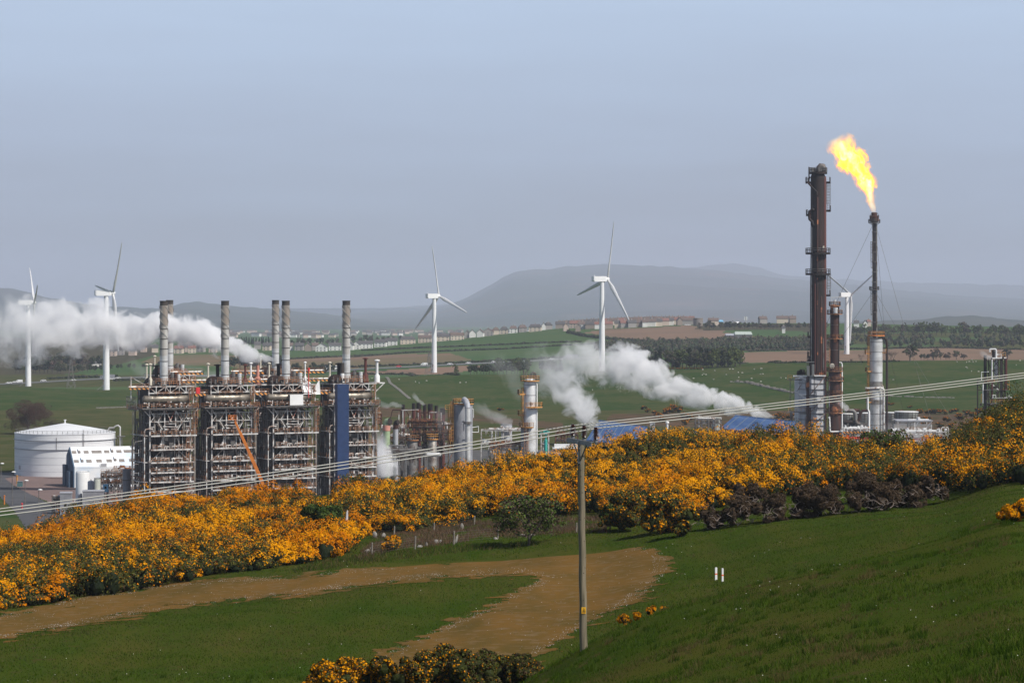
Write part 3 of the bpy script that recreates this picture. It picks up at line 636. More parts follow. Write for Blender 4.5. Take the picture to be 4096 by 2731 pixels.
    for z, a, b in ((14.9, 3.2, 5.6), (14.9, 6.5, 9.2), (18.1, 4.2, 5.7), (18.1, 6.4, 8.0), (10.0, 4.9, 7.4), (11.6, 5.0, 7.2)):
        m.tube([(a, -0.5, z - 1.0), (a, -0.5, z - 0.2), (a + 0.2, -0.5, z), (b - 0.2, -0.5, z), (b, -0.5, z - 0.2), (b, -0.5, z - 1.0)], 0.13, 6)
    for x in (3.6, 8.5, 9.6): m.tube([(x, -0.25, 9), (x, -0.25, 21)], 0.09, 6)
    m.build('instrument_pipework', MT['galv'], t)
    m = MB(); R9 = random.Random(77)
    for k in range(46):
        x = R9.uniform(0.5, W_ - 0.5); za = R9.uniform(0.5, 20); L9 = R9.uniform(1.5, 6); r = R9.uniform(0.06, 0.17)
        if R9.random() < 0.6: m.tube([(x, R9.uniform(-0.3, 1.2), za), (x, R9.uniform(-0.3, 1.2), min(20.8, za + L9))], r, 6)
        else: m.tube([(x, 0.3, za), (min(W_ - 0.3, x + L9 * 0.5), 0.3, za), (min(W_ - 0.3, x + L9 * 0.5), 0.3, za - 1.2)], r, 6)
    for z in LV:
        for k in range(7):
            x = R9.uniform(0.5, W_ - 1.5); m.box(x, -0.1, z, x + R9.uniform(0.4, 1.5), 0.9, z + R9.uniform(0.6, 1.9))
    m.build('burner_pipework', MT['pipe'] if False else mat('grimy_burner_steel', (0.11, 0.105, 0.10), 0.7, 0.2, (0.15, 0.075, 0.05), 0.9, (0.56, 0.7)), t)
    # pipes on the left side, its shade put into a darker steel
    m = MB()
    for k in range(16):
        y = R_.uniform(0.8, 11.8); x = -0.3 - R_.uniform(0, 0.9); za = R_.uniform(0, 12); zb = R_.uniform(15, 28); r = R_.uniform(0.06, 0.22)
        m.tube([(x, y, za), (x, y, zb), (x + 0.6, y, zb + 0.5)], r, 7)
    for k in range(12):
        z = R_.uniform(3, 27); y = R_.uniform(0.5, 6); m.tube([(-0.6, y, z), (-0.6, y + R_.uniform(2, 5), z)], 0.09, 6)
    m.build('side_pipework', MT['galvd'], t)
    m = MB(); m.tube([(-1.6, -0.6, 0.5), (-1.6, -0.6, 22.3), (-1.35, -0.6, 22.9), (-0.6, -0.6, 23.1), (0.9, -0.6, 23.1)], 0.17, 8)
    m.build('riser_pipe', MT['galv'], t, True)
    m = MB(); m.tube([(W_ + 1.7, 2.0, 6), (W_ + 1.7, 2.0, 27.8)], 0.42, 10); m.tube([(W_ + 2.4, 4.0, 2), (W_ + 2.4, 4.0, 27.0)], 0.26, 8)
    m.build('downcomer_pipe', MT['pipe'], t, True)
    # main deck with drum
    m = MB(); m.box(-2.6, -1.9, 28.55, W_ + 1.5, 12.3, 28.8); m.box(-3.4, 1.0, 28.2, -2.6, 9.0, 28.5)
    d = m.build('drum_deck', MT['galvd'], t)
    m = MB(); m.rail([(-2.6, 4.0, 28.8), (-2.6, -1.8, 28.8), (W_ + 1.5, -1.8, 28.8), (W_ + 1.5, 4, 28.8)], 1.2, 0.10, 1.4); m.rail([(-3.4, 1.0, 28.5), (-3.4, 9.0, 28.5)], 1.1, 0.09)
    m.build('railing', MT['rust'], d)
    m = MB()
    m.tube([(-1.9, 0.4, 31.2), (-1.7, 0.4, 31.2), (-1.2, 0.4, 31.2), (W_ - 0.6, 0.4, 31.2), (W_ - 0.1, 0.4, 31.2), (W_ + 0.1, 0.4, 31.2)], [0.25, 0.75, 1.12, 1.12, 0.75, 0.25], 20)
    for x in (0.6, 3.9, 7.6, 8.6): m.tube([(x, 0.4, 31.2), (x + 0.14, 0.4, 31.2)], 1.18, 20)
    dr = m.build('steam_drum', MT['drum'], t, True)
    for x in (1.0, 5.4, 9.8): MB().box(x, -0.5, 28.8, x + 0.35, 1.3, 30.3).build('saddle', MT['galvd'], dr)
    m = MB()
    for k in range(26):
        x = R_.uniform(-2.2, W_ + 1); z = 28.85 + R_.uniform(0, 1.6); w = R_.uniform(0.15, 0.8); m.box(x, -1.3, z, x + w, -0.9, z + R_.uniform(0.15, 0.5))
    m.tube([(-2, -1.1, 29.4), (W_ + 1, -1.1, 29.4)], 0.09, 6)
    m.build('deck_valves', MT['galv'], t)
    # upper truss and roof deck
    m = MB()
    for z in (32.9, 34.7): m.beam((-0.4, -0.3, z), (W_ + 1.0, -0.3, z), 0.28)
    xs = [-0.2, 1.9, 4.6, 6.0, 8.6, 10.6, W_ + 0.6]
    for i, x in enumerate(xs): m.beam((x, -0.3, 32.9), (x, -0.3, 34.7), 0.2)
    for i in range(6):
        a, b = (32.9, 34.7) if i % 2 else (34.7, 32.9); m.beam((xs[i], -0.3, a), (xs[i + 1], -0.3, b), 0.2)
    for x in (-0.2, W_ + 0.6): m.beam((x, -0.3, 28.8), (x, -0.3, 32.9), 0.22); m.beam((x, 8, 28.8), (x, 8, 34.7), 0.22); m.beam((x, -0.3, 34.7), (x, 11.6, 34.7), 0.24)
    m.build('top_truss', MT['galv'], t)
    m = MB(); m.box(-0.3, 0.0, 34.75, W_ + 0.7, 11.8, 34.95); m.box(0.4, 2.2, 29.0, W_ - 0.6, 11.2, 34.3)
    for x in (1.5, 4, 9, 11): m.box(x, 1.2, 28.9, x + 0.7, 2.2, 33.6)
    rd = m.build('roof_deck', MT['black'], t)
    m = MB(); m.rail([(3.4, -0.2, 34.95), (W_ - 1.5, -0.2, 34.95)], 1.2, 0.11, 1.3); m.rail([(2.4, 1.4, 35.6), (W_ - 2.2, 1.4, 35.6)], 1.2, 0.11, 1.4); m.rail([(W_ + 0.6, 1, 33.0), (W_ + 0.6, 6, 33.0)], 1.2, 0.1); m.rail([(2, -1, 32.3), (9, -1, 32.3)], 1.0, 0.1)
    m.build('railing', MT['rust'], rd)
    # induced-draught fan housing, ducts
    m = MB(); m.tube([(2.0, 3.0, 35.4), (2.0, 4.8, 35.4)], 1.9, 22); m.tube([(2.0, 5.0, 36.6), (3.8, 6.0, 36.4), (5.4, 6.0, 36.2)], 0.75, 10)
    m.build('fan_housing', MT['drust'], t, True)
    m = MB(); m.tube([(8.0, 8.6, 36.2), (9.6, 9.0, 37.5), (11.4, 9.0, 37.3), (11.8, 9.0, 35.2)], 0.55, 10); m.build('offgas_duct', MT['drust'], t, True)
    silencer(t, 5.0, 8.5, 35.0, 5.0, MT['drust'], 0.5, True)
    silencer(t, 9.6, 3.2, 35.0, 3.0, MT['silver'], 0.55, False, base=False, name='vent_pipe')
    silencer(t, 1.8, 7.5, 35.0, 5.4, MT['cream'], 0.24, True)
    silencer(t, 8.8, 5.8, 35.0, 3.4, MT['galvd'], 0.5, False, name='vent_pipe')
    m = MB()
    for k in range(34):
        x = R_.uniform(-0.2, W_ + 0.4); y = R_.uniform(0.5, 9); z = 34.95 + R_.uniform(0, 0.8); w = R_.uniform(0.2, 1.1); h = R_.uniform(0.2, 1.2); m.box(x, y, z, x + w, y + w, z + h)
    for k in range(10):
        x = R_.uniform(0, W_); y = R_.uniform(1, 8); m.tube([(x, y, 35), (x, y, 35 + R_.uniform(1.2, 2.8))], 0.14, 6)
    m.build('roof_machinery', [MT['galvd']], t)
    m = MB(); m.ladder(W_ + 0.75, -0.9, 21.3, 30.0, 0.9, 0, True, 0.11); m.ladder(W_ - 0.2, -0.6, 28.8, 34.6, 0.8, 0, True, 0.1); m.ladder(W_ - 1.5, -0.7, 5.8, 13.9, 0.8, 0, False, 0.10); m.ladder(W_ - 1.2, -0.7, 13.9, 21.3, 0.8, 0, False, 0.10)
    m.build('ladder', MT['rust'], t)
    chimney(t, 6.3, 6.0, 35.2, 58.4, seed=0.4)
    return t
f1 = furnace('leftmost furnace tower of the front row, next to the white building')
FB = [(597, 785), (845, 793), (1091, 801), (1336, 809)]
f1.location = (X(597, 785), 785, 0); f1.rotation_euler.z = FR
FL = [None, 'second furnace tower from the left, behind the raised orange crane boom', 'third furnace tower from the left, with white sheeting on its upper deck', 'last furnace tower of the front row, partly covered by the navy blue shaft']
fs_ = [f1]
for i in (1, 2, 3): fs_.append(dup(f1, (X(FB[i][0], FB[i][1]), FB[i][1], 0), FR, FL[i]))
dup(f1, (X(628, 895), 895, 0), FR, 'rear furnace whose chimney shows just behind the leftmost chimney')
dup(f1, (X(1055, 895), 895, 0), FR, 'rear furnace whose chimney shows just left of the third tower chimney')
# what sets each furnace apart
silencer(fs_[1], 11.2, 3.0, 34.9, 5.2, MT['redstk'], 0.30, True)
silencer(fs_[0], 1.2, 2.6, 35.0, 5.6, MT['cream'], 0.26, True)
silencer(fs_[0], 8.6, 2.6, 35.0, 3.6, MT['rrust'], 0.5, False)
silencer(fs_[2], 11.4, 4.0, 35.0, 5.6, MT['white'], 0.2, True)
silencer(fs_[3], 11.0, 3.0, 35.0, 6.6, MT['redstk'], 0.38, True)
silencer(fs_[3], 14.6, 3.0, 35.0, 6.0, MT['white'], 0.38, True)
m = MB(); m.box(12.7, 1.0, 34.6, 16.2, 6.0, 34.95); m.beam((12.9, 1, 32), (15.8, 1, 34.6), 0.2); m.build('vent_bracket', MT['galv'], fs_[3])
m = MB(); m.tube([(0, 0, 0), (0, 0, 3.0)], 0.62, 14); o = m.build('insulated_stub_stack', MT['sooty'], fs_[3], True, (4.2, 4.0, 37.6)); 
m = MB(); m.tube([(0, 0, 0), (0, 0, 3.2)], 0.62, 14); o = m.build('stub_stack_base', MT['white'], fs_[3], True, (4.2, 4.0, 34.4))
silencer(fs_[2], -4.3, 6.0, 34.9, 5.6, MT['white'], 0.26, True)
silencer(fs_[2], -2.2, 6.0, 34.9, 5.2, MT['pink'], 0.42, False)
m = MB(); m.box(-5.2, 3.5, 34.5, -0.4, 8.0, 34.85); m.beam((-5.0, 4, 30), (-5.0, 4, 34.5), 0.25); m.beam((-0.9, 4, 30), (-5.0, 4, 34.5), 0.2); m.build('vent_bracket', MT['galv'], fs_[2])
m = MB(); m.box(4.4, -2.05, 29.0, 8.4, -1.99, 32.0); m.box(4.4, -2.05, 31.9, 8.4, 0.3, 31.98); m.build('white_sheeting', MT['white'], fs_[2])
m = MB(); m.add([(8.6, -1.0, 32.6), (11.8, -1.0, 32.4), (11.6, 0.4, 35.2), (9.2, 0.2, 36.6), (8.6, -1, 32.0), (14, -1.2, 31.9), (14.2, 0.2, 35.9), (12.0, 0.2, 33.0)], [(0, 1, 2, 3), (4, 5, 6, 7)]); m.build('flapping_sheet', MT['white'], fs_[2])
m = MB(); m.beam((10.4, -1.2, 31.0), (10.4, -1.2, 38.5), 0.16); m.tube([(10.4, -1.2, 38.5), (10.4, -1.2, 39.4)], 0.35, 8); m.build('red_white_mast', MT['red'], fs_[2])
m = MB(); m.box(13.2, -1.4, 32.6, 14.3, -0.6, 34.4); m.build('red_box', MT['red'], fs_[0])
m = MB(); m.beam((-4.6, 2, 31.0), (-4.6, 2, 37.6), 0.22); m.beam((-4.6, 2, 37.4), (0, 2, 34.9), 0.12); m.build('davit_post', MT['galv'], fs_[0])
m = MB()
m.rail([(-3.6, 0.5, 28.8), (-3.6, 9, 28.8)], 3.0, 0.14, 1.2)
m.tube([(-5.0, -0.5, 2), (-5.0, -0.5, 17.8), (-4.2, -0.5, 19.6), (-2.2, -0.5, 19.9)], 0.16, 7); m.tube([(-4.2, 1.5, 0), (-4.2, 1.5, 28)], 0.14, 7)
for z in (8, 11, 13.5, 16.5): m.tube([(-5, -0.5, z), (-3.4, -0.5, z), (-3.4, 2, z)], 0.1, 6)
m.build('outer_riser', MT['galvd'], fs_[0])

# pipe bridges with hazard-striped girders
def girder(a, b, h, label, grp='hazard striped girders between the furnaces'):
    a = Vector(a); b = Vector(b); L_ = (b - a).length
    t = thing('pipe_bridge', label, 'pipe bridge', tuple(a), math.atan2(b.y - a.y, b.x - a.x), grp)
    m = MB(); m.box(0, -0.12, 0, L_, 0.12, h); m.build('striped_girder', MT['strip'], t)
    m = MB(); m.tube([(0, 0.9, h + 0.3), (L_, 0.9, h + 0.3)], 0.28, 8); m.tube([(0, 1.7, h + 0.15), (L_, 1.7, h + 0.15)], 0.18, 8); m.build('bridge_pipe', MT['galv'], t)
    m = MB(); m.rail([(0, -0.2, h), (L_, -0.2, h)], 1.1, 0.08, 1.8); m.build('railing', MT['rust'], t)
def flocal(i, x, y, z): 
    o = fs_[i].location; return (o.x + x * math.cos(FR) - y * math.sin(FR), o.y + x * math.sin(FR) + y * math.cos(FR), z)
for i, w in enumerate(('first and second', 'second and third', 'third and fourth')):
    girder(flocal(i, 12.6, 0.8, 31.9), flocal(i + 1, -0.6, 0.8, 31.9), 0.6, 'low striped girder between the %s furnace towers' % w)
    girder(flocal(i, 9.5, 9.0, 37.6), flocal(i + 1, 1.0, 9.0, 37.8), 0.5, 'high striped girder between the roofs of the %s towers' % w)
    girder(flocal(i, 10.5, 5.0, 35.4), flocal(i + 1, 0.5, 5.0, 35.4), 0.45, 'middle striped girder between the %s furnace towers' % w)
girder(flocal(0, -5.8, -0.5, 34.0), flocal(0, -0.4, -0.5, 34.6), 0.4, 'short striped girder sticking out left of the leftmost furnace')

# navy hoarding shaft
t = thing('lift_shaft', 'tall navy blue sheeted shaft in front of the last furnace tower', 'lift shaft', (X(1350, 772), 772, 0), math.radians(17))
Ht = Zp(1537, 772); w_ = M(45, 772) / math.cos(math.radians(17))
m = MB(); m.box(0, 0, 0, w_, 3.0, Ht); m.build('sheeted_wall', MT['navy'], t)
for k in range(int(Ht / 2.35)): MB().box(-0.03, -0.05, 1 + k * 2.35, w_ + 0.03, -0.001, 1.06 + k * 2.35).build('sheet_seam', MT['navy'], t)
m = MB(); m.beam((-0.6, 1.5, 0), (-0.6, 1.5, Ht - 5), 0.2); m.beam((-0.6, 2.6, 0), (-0.6, 2.6, Ht - 7), 0.2)
for z in np.arange(3, Ht - 6, 3.0): m.beam((-0.6, 1.5, z), (-0.6, 2.6, z + 2), 0.1); m.beam((-0.6, 1.5, z), (0, 1.5, z), 0.12)
m.build('mast', MT['galvd'], t)

# boom lift
t = thing('boom_lift', 'orange boom lift reaching up in front of the second furnace tower', 'boom lift', (X(1085, 778), 778, 0))
bx = lambda px, py: (X(px, 778) - t.location.x, 0, Zp(py, 778))
p0, p1, p2, p3 = bx(1085, 2010), bx(1000, 1815), bx(960, 1728), bx(938, 1680)
m = MB(); m.beam(p0, p1, 0.85); m.build('lower_boom', MT['orange'], t)
m = MB(); m.beam(p1, p2, 0.7); m.beam(p2, p3, 0.5); m.build('upper_boom', MT['orange'], t)
m = MB(); m.beam(Vector(p0) + Vector((-0.5, 0, 1.5)), Vector(p1) + Vector((0.2, -0.5, 4)), 0.24); m.build('hydraulic_ram', MT['dark'], t)
m = MB(); q = Vector(p3); m.box(q.x - 1.7, -0.8, q.z + 0.1, q.x + 0.5, 0.8, q.z + 0.3); m.rail([(q.x - 1.7, -0.8, q.z + 0.3), (q.x + 0.5, -0.8, q.z + 0.3), (q.x + 0.5, 0.8, q.z + 0.3), (q.x - 1.7, 0.8, q.z + 0.3)], 1.0, 0.1, 0.7, True); m.build('basket', MT['orange'], t)
m = MB(); m.box(-2.5, -1.4, 0.9, 3.8, 1.4, 1.7); m.box(-0.6, -1.1, 1.7, 2.8, 1.1, 3.0); m.build('chassis', MT['orange'], t)
for x in (-1.7, 2.9):
    for y in (-1.5, 1.2): m = MB(); m.tube([(x, y, 0.8), (x, y + 0.35, 0.8)], 0.8, 16); m.build('wheel', MT['dark'], t)
# ------------------------------------------------------------------ storage tank
TY = 955; TR = M(199, TY); tx = X(260, TY)
t = thing('storage_tank', 'huge white cone-roofed storage tank behind the white building', 'storage tank', (tx, TY, 0))
wt = Zp(1728, TY); ap = Zp(1692, TY)
m = MB(); m.lathe([(TR, 0), (TR, wt)], n=96); m.build('shell', MT['tankw'], t, True)
m = MB(); m.lathe([(TR + 0.12, wt - 0.15), (TR + 0.12, wt + 0.05), (TR * 0.5, wt + (ap - wt) * 0.55), (0.5, ap), (0.4, ap)], n=72); m.lathe([(0.25, ap), (0.25, ap + 0.9), (0.45, ap + 1.0), (0.45, ap + 1.2)], n=10); r = m.build('cone_roof', MT['tankw'], t, True)
m = MB(); m.ring_rail(0, 0, wt, TR - 0.3, 0, 360, 1.1, 0.09, 60); m.build('edge_railing', MT['galvd'], r)
for i in range(5): zz = 1.6 + i * 2.35; m = MB(); m.lathe([(TR, zz), (TR + 0.03, zz), (TR + 0.03, zz + 0.06), (TR, zz + 0.06)], n=96); m.build('plate_seam', MT['lgrey'], t)
for zz in (wt - 5.1, wt - 2.2): m = MB(); m.lathe([(TR, zz), (TR + 0.35, zz), (TR + 0.35, zz + 0.12), (TR, zz + 0.12)], n=96); m.build('wind_girder', MT['grey'], t)
m = MB(); m.ladder(8.4, -math.sqrt(TR * TR - 70.6) - 0.25, wt - 5.5, wt + 1.5, 0.35, 0.5, False, 0.07); m.tube([(-0.2, -TR - 0.1, wt - 5), (-0.2, -TR - 0.1, wt - 1)], 0.08, 6); m.build('ladder', MT['galvd'], t)
m = MB(); x0 = TR - 1.8; m.tube([(x0, -2, wt + 0.4), (x0, -2, wt + 1.2), (x0 + 0.4, -2, wt + 1.6), (x0 + 1.8, -2, wt + 1.6), (x0 + 2.3, -2, wt + 2.1), (x0 + 3.2, -2, wt + 2.4), (x0 + 3.9, -2, wt + 1.8), (x0 + 3.9, -2, wt - 1.5)], 0.26, 8); m.tube([(x0 + 3.9, -2, wt - 1.5), (x0 + 3.9, -2, 0)], 0.34, 8); m.build('vent_pipe', MT['silver'], t, True)
m = MB(); m.box(x0 + 2.8, -3, wt - 1.4, x0 + 5.4, 0, wt - 1.2); m.beam((x0 + 3, -2.6, 0), (x0 + 3, -2.6, wt - 1.3), 0.2); m.beam((x0 + 5, -2.6, 0), (x0 + 4.6, -2.6, wt - 1.3), 0.2); m.beam((x0 + 2.2, -2.6, 5), (x0 + 4.8, -2.6, 9), 0.14); m.build('pipe_stand', MT['galvd'], t)
m = MB(); m.box(-TR * 0.80 - 0.4, -TR * 0.60 - 0.45, 2.2, -TR * 0.80 + 0.25, -TR * 0.60 + 0.2, 3.5); m.build('manway', MT['lgrey'], t)

# ------------------------------------------------------------------ white process building
BY = 886
t = thing('process_building', 'long white steep-roofed building with two rows of dull rooflights', 'building', (X(294, BY), BY, 0), math.radians(19))
Zr, Ze = Zp(1787, BY + 8), Zp(1866, BY); Lb = 30.0
y_r, y_b, y_k = 7.6, 17.0, 3.0
m = MB()
prof = [(0, 0), (0, Ze), (y_r, Zr), (12.5, Ze + 3.0), (13.6, Ze - 3), (16.2, Ze - 6), (16.2, 0)]
m.add([(0.35, y, z) for y, z in prof] + [(Lb, y, z) for y, z in prof], [(0, 1, 8, 7), tuple(range(7, 14))] + [(k, k + 1, k + 8, k + 7) for k in (1, 2, 3, 4, 5)])
m.box(1.0, -0.06, Ze - 0.5, Lb, -0.001, Ze - 0.3)
m.build('roof', MT['froof'], t)
m = MB(); m.add([(0, y, z) for y, z in prof] + [(0.34, y, z) for y, z in prof], [tuple(range(6, -1, -1))] + [(k, k + 1, k + 8, k + 7) for k in range(6)]); g = m.build('gable_wall', MT['gable'], t)
m = MB(); m.box(-0.08, 6.0, 0, -0.002, 8.4, 10.6); m.box(-0.9, 10, 0, -0.001, 14.5, 6.6); m.box(-1.3, 1.2, 0, -0.001, 5.2, 5.1); m.build('door', mat('dark_slate_door', (0.05, 0.085, 0.135), 0.7), g)
sl_ = (Zr - Ze) / y_r
def rooflight(a, b, ylo, yhi, nm='rooflight', mm='rooflight', lift=0.05):
    m = MB(); n_ = Vector((0, -sl_, 1)).normalized() * lift
    v = [(a, ylo, Ze + sl_ * ylo), (b, ylo, Ze + sl_ * ylo), (b, yhi, Ze + sl_ * yhi), (a, yhi, Ze + sl_ * yhi)]
    v2 = [tuple(Vector(p) + n_) for p in v]; m.add(v + v2, [(4, 5, 6, 7), (0, 1, 5, 4), (1, 2, 6, 5), (2, 3, 7, 6), (3, 0, 4, 7)]); m.build(nm, MT[mm], t)
sc_ = M(1, BY)  # metres per photo pixel
for a, b in ((2.0, 24), (54, 74), (86, 127), (137, 158), (187, 208), (217, 262)): rooflight(max(0.5, a * sc_), b * sc_, 5.0, 6.1)
for a, b in ((3, 26), (56, 78), (97, 119), (138, 160), (189, 211), (230, 256)): rooflight(max(0.5, a * sc_), b * sc_, 1.45, 2.6)
for a, yy in ((32, 5.1), (166, 5.2), (36, 1.6), (170, 1.8)):
    rooflight(a * sc_, (a + 8) * sc_, yy, yy + 0.55, 'roof_vent', 'rooflight', 0.5); rooflight(a * sc_, (a + 8) * sc_, yy + 0.56, yy + 1.6, 'roof_vent_hood', 'froof', 0.55)
m = MB(); m.box(8.4, -0.12, 6.4, 10.5, -0.001, 7.5); w = m.build('window', MT['white'], t); m = MB(); m.box(8.6, -0.16, 6.55, 10.3, -0.121, 7.35); m.build('pane', MT['lgrey'], w)

def vtank(name, label, px, Y, top, dpx, mt, head=0.25, extras=None, cat='tank', n=32):
    r = M(dpx, Y) / 2; zt_ = Zp(top, Y); t = thing(name, label, cat, (X(px, Y), Y, 0))
    m = MB(); m.lathe([(r, 0), (r, zt_ - r * head), (r * 0.93, zt_ - r * head * 0.6), (r * 0.6, zt_ - r * head * 0.18), (r * 0.1, zt_)], n=n); m.build('shell', MT[mt], t, True)
    return t, r, zt_
t, r, zt_ = vtank('water_tank', 'tall plain white tank in front of the white building', 331, 818, 1882, 57, 'white', 0.35)
m = MB(); m.ring_rail(0, 0, zt_ - 0.7, r * 0.9, 0, 360, 0.5, 0.06, 14); m.build('top_rail', MT['lgrey'], t)
t, r, zt_ = vtank('buffer_tank', 'small grey tank just right of the tall white tank', 364, 812, 1921, 27, 'lgrey', 0.4)
m = MB(); m.tube([(0.2, -r - 0.08, 0), (0.2, -r - 0.08, 3.8), (0.35, -r - 0.08, 4.1)], 0.05, 6); m.lathe([(0.12, zt_), (0.12, zt_ + 0.35)], n=8); m.build('level_gauge', MT['dark'], t)
t, r, zt_ = vtank('mossy_tank', 'squat greenish stained tank behind the grey buffer tank', 389, 826, 1913, 26, 'cool', 0.3)
m = MB(); m.ring_rail(0, 0, zt_ - 0.4, r * 0.9, 0, 360, 0.6, 0.06, 12); m.build('top_rail', MT['galvd'], t)
t = thing('vent_stack', 'short fat dark grey chimney beside the leftmost furnace tower', 'chimney', (X(507, 800), 800, 0)); r = M(33, 800) / 2; zt_ = Zp(1875, 800)
m = MB(); m.lathe([(r, 0), (r, zt_ - 0.3), (r * 1.06, zt_ - 0.3), (r * 1.06, zt_), (r * 0.9, zt_), (r * 0.9, zt_ - 1.5)], n=32); m.build('shell', MT['grey'], t, True)
m = MB(); zz = Zp(1921, 800); m.lathe([(r, zz), (r * 1.07, zz), (r * 1.07, zz + 0.3), (r, zz + 0.3)], n=32); m.build('flange_ring', MT['galvd'], t)
t = thing('control_cabin', 'light blue cabin with a dark window among the pipework', 'cabin', (X(412, 800), 800, 0)); h0, h1 = Zp(1967, 800), Zp(1937, 800)
m = MB(); m.box(0, 0, h0, 1.35, 1.6, h1); m.build('cabin_body', MT['sky_blue'], t)
m = MB(); m.box(0.4, -0.05, h1 - 1.2, 1.0, -0.001, h1 - 0.5); m.build('window', MT['glass'], t)
m = MB(); 
for a in (0.15, 1.2): m.beam((a, 0.2, 0), (a, 0.2, h0), 0.15); m.beam((a, 1.4, 0), (a, 1.4, h0), 0.15)
m.build('support_frame', MT['galvd'], t)
def cabin(px0, px1, Y, top, label, mt='lgrey', d=4.0, mt2='grey', nwin=2):
    x0 = X(px0, Y); w = X(px1, Y) - x0; h = Zp(top, Y); t = thing('equipment_cabin', label, 'cabin', (x0, Y, 0), math.radians(6))
    m = MB(); m.box(0, 0, 0, w, d, h - 0.25); m.build('cabin_body', MT[mt2], t)
    m = MB(); m.box(-0.12, -0.12, h - 0.25, w + 0.12, d + 0.12, h); m.build('roof', MT[mt], t)
    for k in range(nwin):
        a = w * (0.35 + 0.4 * k); m = MB(); m.box(a, -0.05, h * 0.35, a + 0.7, -0.001, h * 0.35 + 0.8); m.build('louvre', MT['dark'], t)
    return t
cabin(240, 286, 778, 1969, 'small grey equipment cabin standing at the yard corner, left of the pale pump skid', nwin=1)
cabin(330, 414, 782, 1962, 'long low grey equipment cabin in front of the tall white tank')
t, r, zt_ = vtank('dosing_vessel', 'little grey vessel between the two grey cabins', 320, 785, 1972, 17, 'lgrey', 0.5)
m = MB(); m.tube([(-1.4, -0.6, 0), (-1.4, -0.6, 3.4), (-0.6, -0.6, 3.6)], 0.14, 6); m.tube([(-2.0, 0, 0), (-2.0, 0, 2.6), (-1.2, 0.5, 2.6)], 0.2, 6); m.build('pipework', MT['white'], t)

def rack(label, px0, px1, Y, lv, d, mt='galvd', seed=1, npipes=10, rails=True, group=None, dense=1.0, mtp=('galv', 'pipe', 'galvd'), brace=True, name='pipe_rack', bays=None, cat='pipe rack', rz=0.0):
    """steel frame of several floors carrying pipe runs; lv = floor rows in photo pixels (top first)"""
    R_ = random.Random(seed); x0 = X(px0, Y); w = X(px1, Y) - x0; zs = [Zp(p, Y) for p in lv]
    t = thing(name, label, cat, (x0, Y, 0), rz, group); nb = bays or max(1, round(w / 5.5)); m = MB()
    for i in range(nb + 1):
        x = w * i / nb
        for y in (0, d): m.beam((x, y, 0), (x, y, zs[0]), 0.3)
        for z in zs: m.beam((x, 0, z), (x, d, z), 0.22)
    for z in zs: m.beam((0, 0, z), (w, 0, z), 0.26); m.beam((0, d, z), (w, d, z), 0.26)
    if brace:
        zz = zs + [0]
        for i in range(nb):
            for j in range(len(zz) - 1):
                if R_.random() < 0.55:
                    a, b = (w * i / nb, w * (i + 1) / nb); a, b = (a, b) if R_.random() < 0.5 else (b, a); m.beam((a, 0, zz[j]), (b, 0, zz[j + 1]), 0.15)
    m.build('steel_frame', MT[mt], t)
    for j, z in enumerate(zs):
        m = MB(); k = max(2, int(npipes * dense / len(zs)))
        for i in range(k):
            y = R_.uniform(0.2, d - 0.2); r = R_.uniform(0.1, 0.32); a = R_.uniform(-0.5, w * 0.5); b = R_.uniform(w * 0.5, w + 0.5); zz_ = z + r + 0.13
            q = R_.random(); dn = R_.uniform(1.0, 4.0)
            P = [(a, y, zz_), (b, y, zz_)]
            if q < 0.4: P = [(a, y, zz_ - dn), (a, y, zz_ - 0.3), (a + 0.3, y, zz_), (b, y, zz_)]
            elif q < 0.6: P = [(a, y, zz_), (b, y, zz_), (b + 0.3, y, zz_ - 0.3), (b + 0.3, y, zz_ - dn)]
            m.tube(P, r, 7)
        for i in range(int(w * 0.9 * dense)):
            x = R_.uniform(0, w - 1); s = R_.uniform(0.3, 1.1); m.box(x, 0.1 + R_.uniform(0, d - 1), z + 0.14, x + s, 0.1 + R_.uniform(0, d - 1) + s, z + 0.14 + R_.uniform(0.3, 1.3))
        for i in range(int(w * 0.8 * dense)):
            x = R_.uniform(0, w); m.tube([(x, R_.uniform(-0.2, d), z - R_.uniform(1, 3)), (x, 0.5, z + R_.uniform(0.4, 1.6))], R_.uniform(0.07, 0.16), 6)
        m.build('pipe_run', MT[mtp[j % len(mtp)]], t)
        if rails and j < 3: m = MB(); m.rail([(0, -0.15, z + 0.13), (w, -0.15, z + 0.13)], 1.1, 0.10, 1.5); m.build('railing', MT['rust'], t)
    return t
rack('grey pipework and valves between the white building and the dark grey chimney', 404, 492, 835, [1893, 1912, 1935, 1958], 5, 'galvd', 3, 16, dense=1.5)
rack('tangle of orange and grey pipework behind the dark grey chimney', 455, 545, 850, [1880, 1905, 1935], 4, 'galvd', 4, 12, mtp=('rust', 'galv', 'pipe'))
rack('low pump skid with pale pipes left of the small grey cabin', 209, 236, 780, [1990, 2002], 3, 'galvd', 6, 6, rails=False, cat='pump skid', name='pump_skid')
